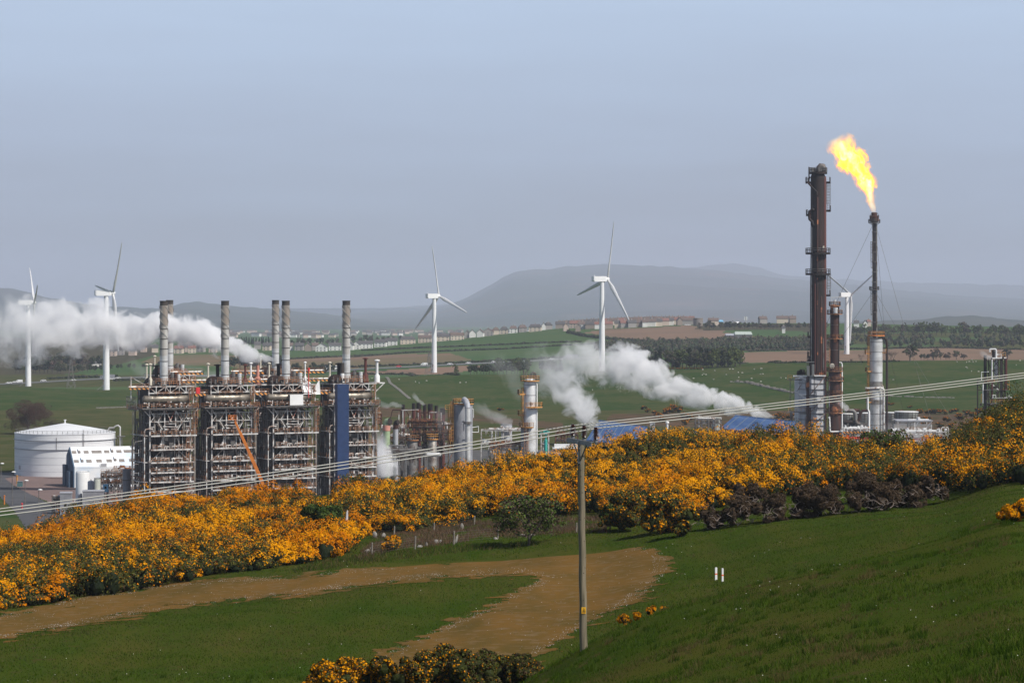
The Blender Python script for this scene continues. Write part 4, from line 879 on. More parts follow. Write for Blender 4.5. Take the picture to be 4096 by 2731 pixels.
# yard furniture
def lamp(px, base, top, label, Y=None, cat='lamp post', arm=1.0, grp='lamp posts along the site road'):
    x, Y, z = G(px, base, 700); h = Zp(top, Y) - z
    t = thing('lamp_post', label, cat, (x, Y, z), 0, grp)
    m = MB(); m.tube([(0, 0, -0.5), (0, 0, h - 0.2), (arm * 0.3, 0, h)], [0.14, 0.10, 0.08], 8); m.build('post', MT['galvd'], t)
    m = MB(); m.lathe([(0.2, h - 0.12), (0.62, h), (0.62, h + 0.12), (0.2, h + 0.3)], arm * 0.4, 0, 12); m.build('lamp_head', MT['white'], t)
lamp(49, 2020, 1888, 'lamp post with a white head standing on the yard edge below the tank')
lamp(100, 2022, 1922, 'slim lamp post right of the taller one at the yard edge')
lamp(155, 2058, 1959, 'lamp post rising from the road verge in front of the grey cabin')
lamp(4, 1932, 1854, 'lamp post on the grass at the left edge of the picture')
def smallpost(px, base, top, label, mt, w=0.25, name='marker_post'):
    x, Y, z = G(px, base, 700); h = Zp(top, Y) - z; t = thing(name, label, 'post', (x, Y, z)); m = MB(); m.tube([(0, 0, -0.2), (0, 0, h)], w, 8); m.build('post_shaft', MT[mt], t); m = MB(); m.lathe([(w * 1.5, h - 0.15), (w * 1.6, h), (w * 0.8, h + 0.15)], n=10); m.build('post_cap', MT[mt], t)
smallpost(68, 1935, 1902, 'yellow hydrant post on the yard beside the tank', 'yrail')
smallpost(17, 2018, 1982, 'orange marker post on the grass left of the site road', 'orange', 0.2)
smallpost(88, 2034, 2013, 'short white and red post on the verge by the site road', 'red', 0.2)
x, Y, z = G(80, 1946, 700); t = thing('utility_box', 'small teal utility box standing on the yard', 'utility box', (x, Y, z)); m = MB(); m.box(-0.8, -0.5, 0, 0.8, 0.5, 1.6); m.build('box_body', mat('dull_teal', (0.08, 0.16, 0.17), 0.6), t); m = MB(); m.box(-0.9, -0.6, 1.6, 0.9, 0.6, 1.75); m.build('box_lid', MT['grey'], t)

# ------------------------------------------------------------------ middle plant
def column_vessel(name, label, px, Y, top, dpx, mt, decks=(), ladders=(), pipes=(), cat='column', head=0.5, bands=(), base_top=None, railm='yrail', lower=None):
    r = M(dpx, Y) / 2; zt_ = Zp(top, Y); t = thing(name, label, cat, (X(px, Y), Y, 0))
    m = MB()
    if lower: zl = Zp(lower[0], Y); rl = M(lower[1], Y) / 2; m.lathe([(rl, 0), (rl, zl - 0.8), (r, zl)], n=36); m.lathe([(r, zl), (r, zt_ - r * head), (r * 0.9, zt_ - r * head * 0.55), (r * 0.55, zt_ - r * head * 0.15), (0.1, zt_)], n=36)
    else: m.lathe([(r, 0), (r, zt_ - r * head), (r * 0.9, zt_ - r * head * 0.55), (r * 0.55, zt_ - r * head * 0.15), (0.1, zt_)], n=36)
    m.build('shell', MT[mt], t, True)
    if bands:
        m = MB()
        for b in bands: z = Zp(b, Y); m.lathe([(r, z), (r * 1.02 + 0.03, z), (r * 1.02 + 0.03, z + 0.14), (r, z + 0.14)], n=36)
        m.build('band', MT['galvd'], t)
    for d in decks:
        py, rr, a0, a1 = d[:4]; z = Zp(py, Y); R2 = M(rr, Y) / 2; m = MB(); m.ring_deck(0, 0, z, r * 0.98 if len(d) < 5 else 0.1, R2, 0.38, a0, a1); p = m.build('platform', MT[d[5] if len(d) > 5 else railm], t)
        m = MB(); m.ring_rail(0, 0, z, R2 - 0.05, a0, a1, 1.3, 0.15, max(5, int((a1 - a0) / 22))); m.build('railing', MT[railm], p)
    for ang, pa, pb in ladders:
        a = math.radians(ang); m = MB(); q = r + 0.45; m.ladder(q * math.cos(a), q * math.sin(a), Zp(pb, Y), Zp(pa, Y), 0.8, a + math.pi / 2, True, 0.14); m.build('ladder', MT[railm], t)
    for dx, pa, pb, rp, mp in pipes:
        m = MB(); x = M(dx, Y); rp = M(rp, Y) / 2; za, zb = Zp(pa, Y), Zp(pb, Y); s = -1 if x > 0 else 1; m.tube([(x + s * min(1.2, abs(x)), -0.6, za + 0.1), (x + s * rp, -r * 0.5, za), (x, -r * 0.6, za - 0.6), (x, -r * 0.6, zb)], rp, 10); m.build('pipe', MT[mp], t, True)
    return t, r, zt_
t, r, z = column_vessel('process_column', 'silver column with yellow ladders just left of the wooden pole', 2120, 905, 1512, 47, 'silver',
    decks=[(1520, 76, 0, 360), (1625, 100, -110, 25), (1574, 100, 160, 215), (1657, 98, 160, 215), (1705, 86, 150, 290)], ladders=[(200, 1548, 1708)], pipes=[(28, 1530, 1805, 4, 'white'), (-24, 1525, 1800, 3, 'galvd')], bands=(1540, 1581, 1640, 1696, 1755), lower=(1632, 54))
m = MB(); m.ladder(-1.2, -r - 0.5, 0, Zp(1690, 905), 0.9, 0, True, 0.12); m.build('ladder', MT['rust'], t)
m = MB(); m.box(-M(37, 905), -1.4, 0, -M(16, 905), 2.2, Zp(1712, 905)); m.build('pipe_casing', MT['grey'], t)
m = MB(); m.lathe([(0.55, 0), (0.55, 0.3)], n=16); o = m.build('manhole', MT['white'], t); o.rotation_euler.x = math.pi / 2; o.location = (0.9, -r - 0.1, Zp(1605, 905))
m = MB(); 
for k, (a, h) in enumerate(((-1.9, 2.6), (-1.2, 2.2), (-0.3, 1.4), (0.6, 1.6), (1.2, 1.6))): m.tube([(a, -0.5, z), (a, -0.5, z + h)], 0.16, 8)
m.tube([(0.3, -0.3, z), (0.4, -0.3, z + 1.5), (1.0, -0.3, z + 1.9), (1.7, -0.3, z + 1.5), (1.8, -0.3, z - 1)], 0.28, 8); m.build('top_pipework', MT['galvd'], t)

t, r, z = column_vessel('quench_vessel', 'broad dark grey vessel left of the great silver pipe', 1853, 880, 1610, 75, 'grey', decks=[(1612, 84, 0, 360)], ladders=[(188, 1605, 1790)], head=0.3)
m = MB(); m.ladder(-M(46, 880), -1, Zp(1790, 880), Zp(1615, 880), 0.9, 0, True, 0.12); m.build('ladder', MT['yrail'], t)
m = MB(); zz = Zp(1635, 880); m.rail([(-M(72, 880), -1, zz), (-M(48, 880), -1, zz)], 1.2, 0.12, 1); m.box(-M(72, 880), -1.2, zz - 0.15, -M(46, 880), 1, zz); m.beam((-M(60, 880), 0, zz), (-M(60, 880), 0, 2), 0.25); m.build('side_platform', MT['yrail'], t)
t = thing('overhead_pipe', 'great silver pipe bending over the top of the dark grey vessel', 'pipe', (X(1864, 875), 875, 0)); k = M(1, 875)
m = MB(); zz = lambda p: Zp(p, 875)
m.tube([(-2.0 * k * 4, 2.2, zz(1606)), (-3 * k * 2, 1.6, zz(1599)), (0, 0, zz(1604)), (6 * k, -2, zz(1618)), (7 * k, -2.2, zz(1632))], 11.5 * k, 16)
m.build('elbow', MT['lgrey'], t, True)
m = MB(); m.tube([(7 * k, -2.2, zz(1632)), (7 * k, -2.2, zz(1684))], 11 * k, 18); m.tube([(7 * k, -2.2, zz(1694)), (8 * k, -2.2, zz(1805)), (8 * k, -2.2, 0)], 10.5 * k, 18); m.build('pipe_run', MT['silver'], t, True)
m = MB(); m.tube([(7 * k, -2.2, zz(1684)), (7 * k, -2.2, zz(1694))], 17 * k, 18); m.build('flange_ring', MT['galvd'], t)
m = MB(); m.tube([(24 * k, 0, zz(1635)), (30 * k, 0, zz(1635)), (30 * k, 0, zz(1670))], 0.12, 6); m.tube([(24 * k, 0, zz(1710)), (50 * k, 0, zz(1705)), (50 * k, 0, zz(1728)), (24 * k, 0, zz(1728))], 0.15, 6); m.build('side_pipework', MT['white'], t)

# row of red-oxide heater stacks
for i, (px, top, d, h_) in enumerate(((1613, 1618, 13, 0), (1655, 1612, 14, 1), (1675, 1611, 18, 1), (1699, 1617, 13, 0), (1721, 1615, 19, 0), (1745, 1622, 13, 0), (1770, 1632, 20, 0))):
    Y = 905 + (i % 3) * 5; r = M(d, Y) / 2; zt_ = Zp(top, Y)
    t = thing('heater_stack', '%s from the left in the row of seven red-brown heater stacks' % ORD[i], 'chimney', (X(px, Y), Y, 0), 0, 'red-brown heater stacks in the middle of the plant')
    m = MB(); m.lathe([(r, 0), (r, zt_ - 1.2), (r, zt_), (r * 0.85, zt_), (r * 0.85, zt_ - 1)], n=20); m.build('shell', MT['redstk' if i != 3 else 'rrust'], t, True)
    m = MB(); m.lathe([(r * 1.03, zt_ - 2.0), (r * 1.06, zt_ - 1.6), (r * 1.06, zt_ + 0.02), (r * 1.0, zt_ + 0.02)], n=20); m.build('sooty_mouth', MT['drust'], t)
t = thing('stack_frame', 'thin rusty gantry holding the red heater stacks', 'steel frame', (X(1570, 900), 900, 0)); k = M(1, 900); zz = lambda p: Zp(p, 900)
m = MB(); m.beam((0, 0, zz(1639)), (105 * k, 0, zz(1639)), 0.4); m.beam((0, 0, zz(1639)), (-8 * k, 0, zz(1672)), 0.25)
for a in (34, 44, 103, 132): m.beam((a * k, 0, zz(1639)), (a * k, 0, 0), 0.3)
m.beam((100 * k, 0, zz(1650)), (195 * k, 0, zz(1650)), 0.35); m.beam((46 * k, 0, zz(1644)), (20 * k, 0, zz(1664)), 0.2); m.beam((56 * k, 0, zz(1644)), (82 * k, 0, zz(1690)), 0.25); m.beam((110 * k, 0, zz(1647)), (82 * k, 0, zz(1690)), 0.25); m.beam((82 * k, 0, zz(1690)), (82 * k, 0, 0), 0.3)
m.beam((114 * k, 0, zz(1655)), (126 * k, 0, zz(1728)), 0.3); m.beam((122 * k, 0, zz(1655)), (134 * k, 0, zz(1728)), 0.3); m.build('gantry', MT['rrust'], t)
m = MB()
for a, b, c in ((42, 1640, 1708), (26, 1645, 1684), (103, 1650, 1684), (148, 1648, 1692), (195, 1650, 1724), (70, 1655, 1710)): m.beam((a * k, -0.3, zz(b)), (a * k, -0.3, zz(c)), 0.3)
m.beam((36 * k, -0.3, zz(1640)), (104 * k, -0.3, zz(1638)), 0.24); m.beam((150 * k, -0.3, zz(1649)), (176 * k, -0.3, zz(1648)), 0.3); m.build('white_strut', MT['galv'], t)

def elbow_vent(px, Y, top, d, label, mts):
    r = M(d, Y) / 2; t = thing('elbow_vent', label, 'vent duct', (X(px, Y), Y, 0)); zt_ = Zp(top, Y)
    m = MB(); m.tube([(0, 0, 0), (0, 0, zt_ - 3.6 * r)], r, 18); m.build('riser', MT[mts[2]], t, True)
    m = MB(); m.tube([(0, 0, zt_ - 3.6 * r), (0, 0, zt_ - 2.0 * r)], r * 1.08, 18); m.build('collar', MT[mts[1]], t, True)
    m = MB(); m.tube([(0, 0, zt_ - 2.0 * r), (0, 0, zt_ - 1.5 * r), (0.25 * r, -0.1, zt_ - 1.0 * r), (1.0 * r, -0.6 * r, zt_ - 0.85 * r)], r, 18, caps=False); m.build('hood', MT[mts[0]], t, True)
    m = MB(); m.tube([(0.98 * r, -0.58 * r, zt_ - 0.86 * r), (1.0 * r, -0.6 * r, zt_ - 0.85 * r)], r * 0.93, 18); m.build('mouth', MT['drust'], t)
elbow_vent(1546, 880, 1672, 28, 'pale green elbow vent with a pink collar right of the last furnace', ('pgreen', 'pink', 'pgreen'))
elbow_vent(1583, 882, 1679, 20, 'brown rusted elbow vent beside the pale green one', ('drust', 'rrust', 'lgrey'))
rack('rusty low platforms just right of the last furnace tower', 1492, 1524, 890, [1655, 1672, 1695], 4, 'rrust', 12, 8, mtp=('cream', 'galv', 'pipe'))
rack('crowded pipe deck under the elbow vents', 1524, 1632, 886, [1713, 1746, 1762, 1790], 6, 'galvd', 13, 26, dense=1.5, mtp=('galv', 'white', 'pipe', 'galvd'))
rack('dark rusty pipe deck below the red heater stacks', 1630, 1765, 890, [1690, 1712, 1738, 1765, 1795], 7, 'drust', 14, 34, dense=1.6, mtp=('rrust', 'galvd', 'pipe', 'rrust', 'galvd'))
rack('rusty steelwork between the last red stack and the broad dark vessel', 1756, 1818, 895, [1700, 1732, 1760, 1790], 6, 'rrust', 15, 16, dense=1.3, mtp=('galv', 'pipe', 'rrust'))
for px, top, d, lb in ((1650, 1752, 40, 'dark round vessel with an orange rail under the heater stacks, left one'), (1729, 1748, 36, 'dark round vessel with a bright yellow platform under the heater stacks')):
    column_vessel('round_vessel', lb, px, 868, top, d, 'galvd' if px < 1700 else 'pipe', decks=[(top + 5, d + 12, 0, 360)], head=0.3, railm='rust' if px < 1700 else 'yrail')
def hvessel(label, px0, px1, py, Y, d, mt='silver', supports=True):
    a, b = X(px0, Y), X(px1, Y); z = Zp(py, Y); r = M(d, Y) / 2; t = thing('horizontal_vessel', label, 'vessel', (a, Y, 0)); w = b - a
    m = MB(); m.tube([(0, 0, z), (r * 0.35, 0, z), (r, 0, z), (w - r, 0, z), (w - r * 0.35, 0, z), (w, 0, z)], [r * 0.2, r * 0.75, r, r, r * 0.75, r * 0.2], 18); m.build('shell', MT[mt], t, True)
    for f in (0.2, 0.8): MB().box(w * f - 0.25, -r * 0.8, 0, w * f + 0.25, r * 0.8, z - r * 0.5).build('saddle', MT['galvd'], t)
hvessel('long dark pipe-like vessel with rounded end low in the pipe deck', 1553, 1622, 1782, 862, 7, 'galvd')
hvessel('dull silver horizontal vessel low behind the upper cable', 1620, 1682, 1800, 858, 12, 'silver')
hvessel('shiny silver vessel with a domed end just above the gorse', 1690, 1765, 1818, 852, 17, 'silver')
rack('grey low steelwork just above the gorse right of the white steam', 1532, 1700, 850, [1805, 1822], 5, 'galvd', 17, 26, dense=1.6, mtp=('galvd', 'pipe'), rails=False)
rack('small ladder-like frame in the steam right of the last furnace', 1536, 1560, 846, [1810, 1830], 3, 'galvd', 18, 4)
rack('open pale steel frame left of the silver column', 1925, 2098, 930, [1722, 1776], 8, 'galv', 19, 18, brace=False, bays=3, mtp=('galv', 'white'), dense=0.8, rails=False)
rack('low orange and silver pipework under the pale steel frame', 1960, 2098, 905, [1778, 1796], 5, 'galvd', 20, 18, mtp=('rust', 'silver'), dense=1.7)
t, r, z = vtank('cooling_drum', 'short grey steaming drum standing on the pale steel frame', 2026, 938, 1694, 45, 'lgrey', 0.02)
m = MB(); m.lathe([(r, z - 0.35), (r * 1.04, z - 0.35), (r * 1.04, z), (r, z)], n=32); m.build('rim', MT['galvd'], t)
rack('frame with a teal valve right of the silver column', 2165, 2195, 880, [1735, 1776], 4, 'galv', 22, 6, mtp=('teal', 'galv'), rails=False, brace=False)
t, r, z = column_vessel('valve_actuator', 'bright teal valve actuator right of the silver column', 2183, 876, 1756, 13, 'teal', head=0.6)
m = MB(); m.tube([(0, 0, z), (0, 0, z + 1.6)], 0.2, 8); m.lathe([(0.1, z + 1.4), (0.7, z + 1.5), (0.1, z + 1.6)], n=10); m.build('handwheel', MT['teal'], t)
rack('brown rusty steelwork left of the pole top', 2222, 2312, 905, [1741, 1765], 6, 'rrust', 23, 14, mtp=('rrust', 'pipe'), dense=1.4)
def shed(px0, px1, Y, top, label, mt, wall='white', d=6, depth_h=1.2, cat='shelter', name='low_shelter'):
    x0 = X(px0, Y); w = X(px1, Y) - x0; h = Zp(top, Y); t = thing(name, label, cat, (x0, Y, 0))
    m = MB(); m.box(0.2, 0.2, 0, w - 0.2, d, h - depth_h); m.build('wall', MT[wall], t)
    m = MB(); m.box(0, 0, h - depth_h, w, d + 0.2, h - depth_h + 0.35); m.box(0.6, 0.6, h - depth_h + 0.35, w - 0.6, d, h); m.build('roof', MT[mt], t)
    return t
t = shed(2210, 2320, 880, 1779, 'flat white roof edge with hazard stripes behind the pole', 'white', 'lgrey')
m = MB(); m.box(0, -0.1, Zp(1795, 880) - 0.5, M(108, 880), -0.01, Zp(1795, 880)); m.build('striped_beam', MT['strip'], t)

# ------------------------------------------------------------------ blue-roofed buildings
def blue_building(px_e, px_r, px_right, Y, ridge, right_y, eave, label, seams=8):
    """monopitch-looking pitched roof seen from below its ridge: ridge runs left-right, slope faces the camera"""
    t = thing('blue_roofed_shed', label, 'building', (X(px_e, Y), Y, 0)); k = M(1, Y)
    zr = Zp(ridge, Y + 14); x_r = X(px_r, Y + 14) - t.location.x; x_rr = X(px_right, Y + 14) - t.location.x; zrr = Zp(right_y, Y + 14)
    ze = Zp(eave, Y); x_e = 0; x_ee = x_rr - (x_r - x_e) * 1.0
    A, B, C_, D = Vector((x_e, 0, ze)), Vector((x_ee, 0, ze - (zr - zrr))), Vector((x_rr, 14, zrr)), Vector((x_r, 14, zr))
    m = MB(); n_ = Vector((0, 0, -0.25)); m.add([tuple(v) for v in (A, B, C_, D)] + [tuple(v + n_) for v in (A, B, C_, D)], [(0, 1, 2, 3), (7, 6, 5, 4), (0, 4, 5, 1), (1, 5, 6, 2), (2, 6, 7, 3), (3, 7, 4, 0)])
    rf = m.build('roof', MT['broof'], t)
    m = MB(); u = Vector((0, 0, 0.12)); m.beam(D + u, C_ + u, 0.5, 0.35); m.build('ridge_capping', MT['broof'], rf)
    m = MB()
    for i in range(seams):
        f = (i + 0.5) / seams; m.beam(A.lerp(B, f) + u * 0.6, D.lerp(C_, f) + u * 0.6, 0.28, 0.06)
    m.build('rooflight_strip', mat('pale_translucent_strip', (0.13, 0.17, 0.22), 0.7), rf)
    m = MB(); m.add([(A.x + .3, .3, 0), (B.x - .3, .3, 0), (C_.x - .3, 13.7, 0), (D.x + .3, 13.7, 0), (A.x + .3, .3, A.z - .3), (B.x - .3, .3, B.z - .3), (C_.x - .3, 13.7, C_.z - .3), (D.x + .3, 13.7, D.z - .3)], [(0, 1, 5, 4), (1, 2, 6, 5), (2, 3, 7, 6), (3, 0, 4, 7)]); m.build('wall', MT['gable'], t)
    return t
blue_building(2345, 2395, 2590, 985, 1682, 1708, 1758, 'blue steel roof right of the pole top, pale strips across it')
blue_building(2880, 2940, 3190, 1000, 1662, 1688, 1712, 'blue steel roof behind the gorse left of the pale clad tower base', 7)
t, r, z = vtank('roof_vent_pipe', 'white capped vent pipe poking above the gorse right of the first blue roof', 2669, 900, 1690, 8, 'white', 0.1)
m = MB(); m.lathe([(r * 1.0, z - 0.2), (r * 2.0, z - 0.1), (r * 1.6, z + 0.35), (r * 0.4, z + 0.5)], n=14); m.build('cowl', MT['white'], t)
t = thing('duct_box', 'pale square duct poking above the gorse beside the first blue roof', 'duct', (X(2600, 910), 910, 0)); m = MB(); m.box(0, 0, 0, 1.6, 1.6, Zp(1690, 910)); m.build('duct_body', MT['lgrey'], t); m = MB(); m.box(-0.1, -0.1, Zp(1690, 910), 1.7, 1.7, Zp(1687, 910)); m.build('duct_rim', MT['white'], t)
rack('pale tube frame in front of the second blue roof', 2783, 2885, 940, [1678, 1694], 4, 'galvd', 25, 8, mtp=('galv', 'pipe'), rails=False, brace=False, bays=4)
t, r, z = column_vessel('cooling_cell', 'pale slatted round cell left of the second blue roof', 2866, 960, 1668, 40, 'cool', head=0.02, bands=(1672, 1678, 1684, 1690))
# ------------------------------------------------------------------ tall dark tower
Y = 1050; k = M(1, Y); zz = lambda p, Y=Y: Zp(p, Y)
t = thing('distillation_tower', 'tallest dark rusted tower left of the flare, standing in pale cladding', 'tower', (X(3272, Y), Y, 0))
r = 30 * k
m = MB(); m.lathe([(r * 1.06, zz(1520)), (r * 1.06, zz(1180)), (r, zz(1010)), (r * 0.98, zz(712)), (r * 0.96, zz(703)), (r * 0.75, zz(694)), (r * 0.4, zz(690)), (0.2, zz(689))], n=40); m.build('shell', MT['drust'], t, True)
for i, (dx, pa, pb, d, mt_) in enumerate(((25, 712, 1500, 14, 'redstk'), (-5, 785, 1500, 6, 'rrust'), (-26, 905, 1500, 8, 'pipe'), (10, 1180, 1500, 7, 'rrust'), (-15, 1100, 1500, 4, 'redstk'), (18, 1350, 1500, 3, 'galvd'))):
    m = MB(); yy = -r * 0.98 if abs(dx) < 20 else -r * 0.45; m.tube([(dx * k, yy + 0.8, zz(pa) + 0.3), (dx * k, yy, zz(pa) - 0.8), (dx * k, yy, zz(pb))], d * k / 2, 12); m.build('riser_pipe', MT[mt_], t, True)
m = MB(); m.tube([(-33 * k, -1, zz(708)), (-38 * k, -1, zz(716)), (-38 * k, -1, zz(735)), (-30 * k, -1.5, zz(745)), (-8 * k, -3.0, zz(770)), (-8 * k, -3.0, zz(782))], 0.35, 8)
m.tube([(-20 * k, -2.6, zz(842)), (-24 * k, -2.6, zz(838)), (-36 * k, -2, zz(846)), (-37 * k, -2, zz(866)), (-36 * k, -2, zz(878)), (-26 * k, -2.6, zz(888)), (-22 * k, -2.6, zz(902))], 0.5, 10); m.build('looped_pipe', MT['drust'], t, True)
m = MB(); m.tube([(3 * k, -1, zz(690)), (3 * k, -1, zz(672)), (9 * k, -1, zz(665)), (17 * k, -1, zz(666)), (22 * k, -1, zz(674)), (22 * k, -1, zz(690))], 1.1, 14); m.beam((9 * k, 0, zz(661)), (30 * k, 0, zz(661)), 0.25); m.tube([(-36 * k, 0, zz(712)), (-36 * k, 0, zz(668))], 0.25, 8)
for a in (-26, -22, -18, -12): m.tube([(a * k, -1, zz(688)), (a * k, -1, zz(674))], 0.3, 8)
m.build('top_pipework', MT['galvd'], t, True)
def deck(parent, py, r0, rr, a0, a1, mt="drust", rl="galvd", Yv=Y, h=1.6, under=0.7):
    z = Zp(py, Yv); m = MB(); m.ring_deck(0, 0, z, r0, rr * M(1, Yv), under, a0, a1); p = m.build('platform', MT[mt], parent)
    m = MB(); m.ring_rail(0, 0, z, rr * M(1, Yv) - 0.08, a0, a1, h, 0.17, max(5, int((a1 - a0) / 20))); m.build('railing', MT[rl], p)
deck(t, 689, 0.1, 37, 0, 360)
deck(t, 727, r * 0.9, 50, 160, 205); deck(t, 727, r * 0.9, 50, -25, 15); deck(t, 840, r * 0.9, 51, -25, 15); deck(t, 857, r * 0.9, 48, 160, 205)
deck(t, 1010, r * 0.9, 50, 0, 360); deck(t, 1093, r * 0.95, 50, 0, 360); deck(t, 1178, r * 0.95, 50, -25, 15); deck(t, 1344, r * 0.95, 42, 160, 205); deck(t, 1424, r * 0.95, 42, 160, 205)
for x, a, b in ((41, 727, 840), (42, 1093, 1178), (-38, 1344, 1424), (-38, 1424, 1500)): MB().ladder(x * k, -0.8, zz(b), zz(a), 1.0, 0, True, 0.13).build('ladder', MT['galvd'], t)
m = MB(); m.box(16 * k, -r - 0.2, zz(992), 22 * k, -r + 0.2, zz(984)); m.build('access_hatch', MT['cream'], t)
# clad enclosure at its foot
t = thing('clad_enclosure', 'pale grey clad enclosure with rusty columns at the foot of the tallest tower', 'enclosure', (X(3270, Y - 4), Y - 4, 0))
x0, xr, xm = -82 * k, 32 * k, -38 * k; zt_ = zz(1502)
m = MB(); m.add([(x0 + 1.0, 3.0, 0), (xm, -0.6, 0), (xr, 0, 0), (xr + 0.8, 6, 0), (x0, 9, 0), (x0 + 1.0 , 3.0, zt_ - 1), (xm, -0.6, zt_), (xr, 0, zt_), (xr + 0.8, 6, zt_), (x0, 9, zt_ - 1)], [(0, 1, 6, 5), (1, 2, 7, 6), (2, 3, 8, 7), (3, 4, 9, 8), (4, 0, 5, 9), (5, 6, 7, 8, 9)]); m.build('cladding', MT['clad'], t)
m = MB()
for py in range(1508, 1800, 24): z = zz(py); m.beam((xm, -0.75, z), (xr, -0.15, z), 0.24); m.beam((x0 + 0.9, 2.9, z), (xm, -0.75, z), 0.2)
m.build('cladding_rail', MT['galvd'], t)
m = MB(); m.box(xm - 0.7, -1.3, 0, xm + 0.4, -0.5, zt_ + 0.6); m.box(xm + 0.5, -1.2, 0, xm + 1.0, -0.6, zz(1628)); m.box(xr - 0.2, -0.5, 0, xr + 0.3, 0, zt_ + 0.5); m.build('rusty_column', MT['rrust'], t)
m = MB()
for a, b in ((1502, 1578), (1578, 1650), (1650, 1715), (1715, 1780)): m.beam((xr - 0.3, -0.9, zz(a + 2)), (xm + 0.5, -1.3, zz(b)), 0.3)
for a, b in ((1502, 1560), (1640, 1720)): m.beam((x0 + 3, 1.6, zz(a)), (xm - 0.8, -1.2, zz(b)), 0.22); m.beam((x0 + 4, 1.6, zz(a)), (x0 + 0.5, 2.4, zz(b)), 0.22)
m.build('diagonal_brace', mat('rusty_grey_brace', (0.30, 0.27, 0.25), 0.7, 0, (0.2, 0.09, 0.06), 0.8), t)
m = MB(); m.beam((x0 - 3.4, 2, zz(1517)), (x0 + 3, 2, zz(1519)), 0.3); m.box(x0 - 3.4, 0.5, zz(1519), x0 + 0.5, 3.5, zz(1517)); m.beam((x0 - 2.4, 1, zz(1519)), (x0 - 2.4, 1, 0), 0.25); m.box(x0 - 3.2, -0.5, zz(1646), xm - 0.8, 1.2, zz(1643)); m.beam((x0 - 2.0, 0, zz(1645)), (x0 - 2.0, 0, 0), 0.9)
p = m.build('side_platform', MT['galvd'], t)
m = MB(); m.rail([(x0 - 3.3, 0.5, zz(1517)), (x0 + 0.5, 0.5, zz(1517))], 1.6, 0.12, 1.4); m.rail([(x0 - 3.2, -0.5, zz(1643)), (xm - 1, -0.8, zz(1643))], 1.3, 0.1, 1.4); m.build('railing', MT['yrail'], p)
m = MB(); m.beam((xm - 5.5, -1.0, zz(1502)), (xm - 0.5, -1.2, zz(1502)), 0.55); m.beam((xm - 3.4, -1.2, zz(1503)), (xm - 0.8, -1.2, zz(1516)), 0.35); m.beam((xm - 3.4, -1.2, zz(1576)), (xm - 0.8, -1.2, zz(1576)), 0.5); m.beam((xm - 3, -1.2, zz(1577)), (xm - 0.8, -1.2, zz(1590)), 0.3); m.beam((x0 + 0.4, 2, zz(1568)), (xm - 4.5, 0, zz(1567)), 0.35); m.box(xm + 0.4, -1.1, zz(1503), xr, -0.2, zz(1499)); m.build('white_bracket', MT['white'], t)
R_ = random.Random(8); m = MB()
for i in range(26):
    x = R_.uniform(x0, xr); z = zt_ + R_.uniform(0, 1.0); w = R_.uniform(0.4, 1.4); m.box(x, 0.4, z, x + w, 1.6, z + R_.uniform(0.3, 1.8))
m.rail([(x0, 0.6, zt_), (xr, 0.3, zt_)], 1.6, 0.12, 1.5); m.tube([(-30 * k, -0.6, zt_), (-30 * k, -0.6, zz(1440)), (-38 * k, -0.6, zz(1436))], 0.55, 10); m.build('roof_machinery', MT['rrust'], t)
m = MB(); m.tube([(-38 * k, -1.0, zt_), (-38 * k, -1.0, zz(1462))], 0.55, 10); m.tube([(-19 * k, -1.0, zt_), (-19 * k, -1.0, zz(1455))], 0.5, 10); m.box(-46 * k, -1.4, zz(1448), -14 * k, 0, zz(1445)); m.build('white_riser', MT['cream'], t)
m = MB(); m.tube([(xm + 2.2, -1.3, zt_), (xm + 2.2, -1.3, zz(1635)), (xm + 3, -1.3, zz(1636)), (xr, -1.2, zz(1636))], 0.14, 6); m.build('conduit', MT['galvd'], t)

# rusty second column
Y2 = 1038; k2 = M(1, Y2)
t, r, z = column_vessel('rusted_column', 'rusted orange-stained column with many ledges right of the tallest tower', 3339, Y2, 1218, 36, 'rrust',
    decks=[(1221, 46, 0, 360), (1254, 62, 0, 360), (1352, 64, 0, 360), (1482, 66, 0, 360), (1520, 72, 0, 360), (1578, 66, 0, 360), (1648, 66, 0, 360)], bands=(1300, 1400, 1545, 1600), lower=(1478, 50), railm='rust',
    pipes=[(14, 1222, 1470, 7, 'drust'), (28, 1450, 1760, 5, 'white'), (-22, 1500, 1760, 4, 'galv')], head=0.2, ladders=[(-160, 1360, 1482), (-30, 1520, 1648)])
m = MB(); m.tube([(-14 * k2, 0, z), (-14 * k2, 0, Zp(1190, Y2)), (28 * k2, 0, Zp(1189, Y2))], 0.14, 6); m.tube([(0, 0, z - 0.3), (0, 0, z + 1.8)], 0.5, 8); m.tube([(0, -r - 0.5, Zp(1252, Y2)), (0, -r - 0.5, Zp(1230, Y2))], 0.85, 12); m.build('top_pipework', MT['silver'], t)
m = MB(); m.tube([(-1.2, -r - 0.3, Zp(1462, Y2)), (-1.2, -r - 0.9, Zp(1464, Y2))], 0.9, 12); m.build('disc_sign', MT['cream'], t)
m = MB(); m.tube([(-28 * k2, -2.4, Zp(1670, Y2)), (-24 * k2, -2.6, Zp(1668, Y2)), (-22 * k2, -2.6, Zp(1722, Y2)), (-20 * k2, -2.6, Zp(1725, Y2)), (30 * k2, -2.6, Zp(1724, Y2))], 0.32, 8); m.build('white_pipe_loop', MT['white'], t, True)

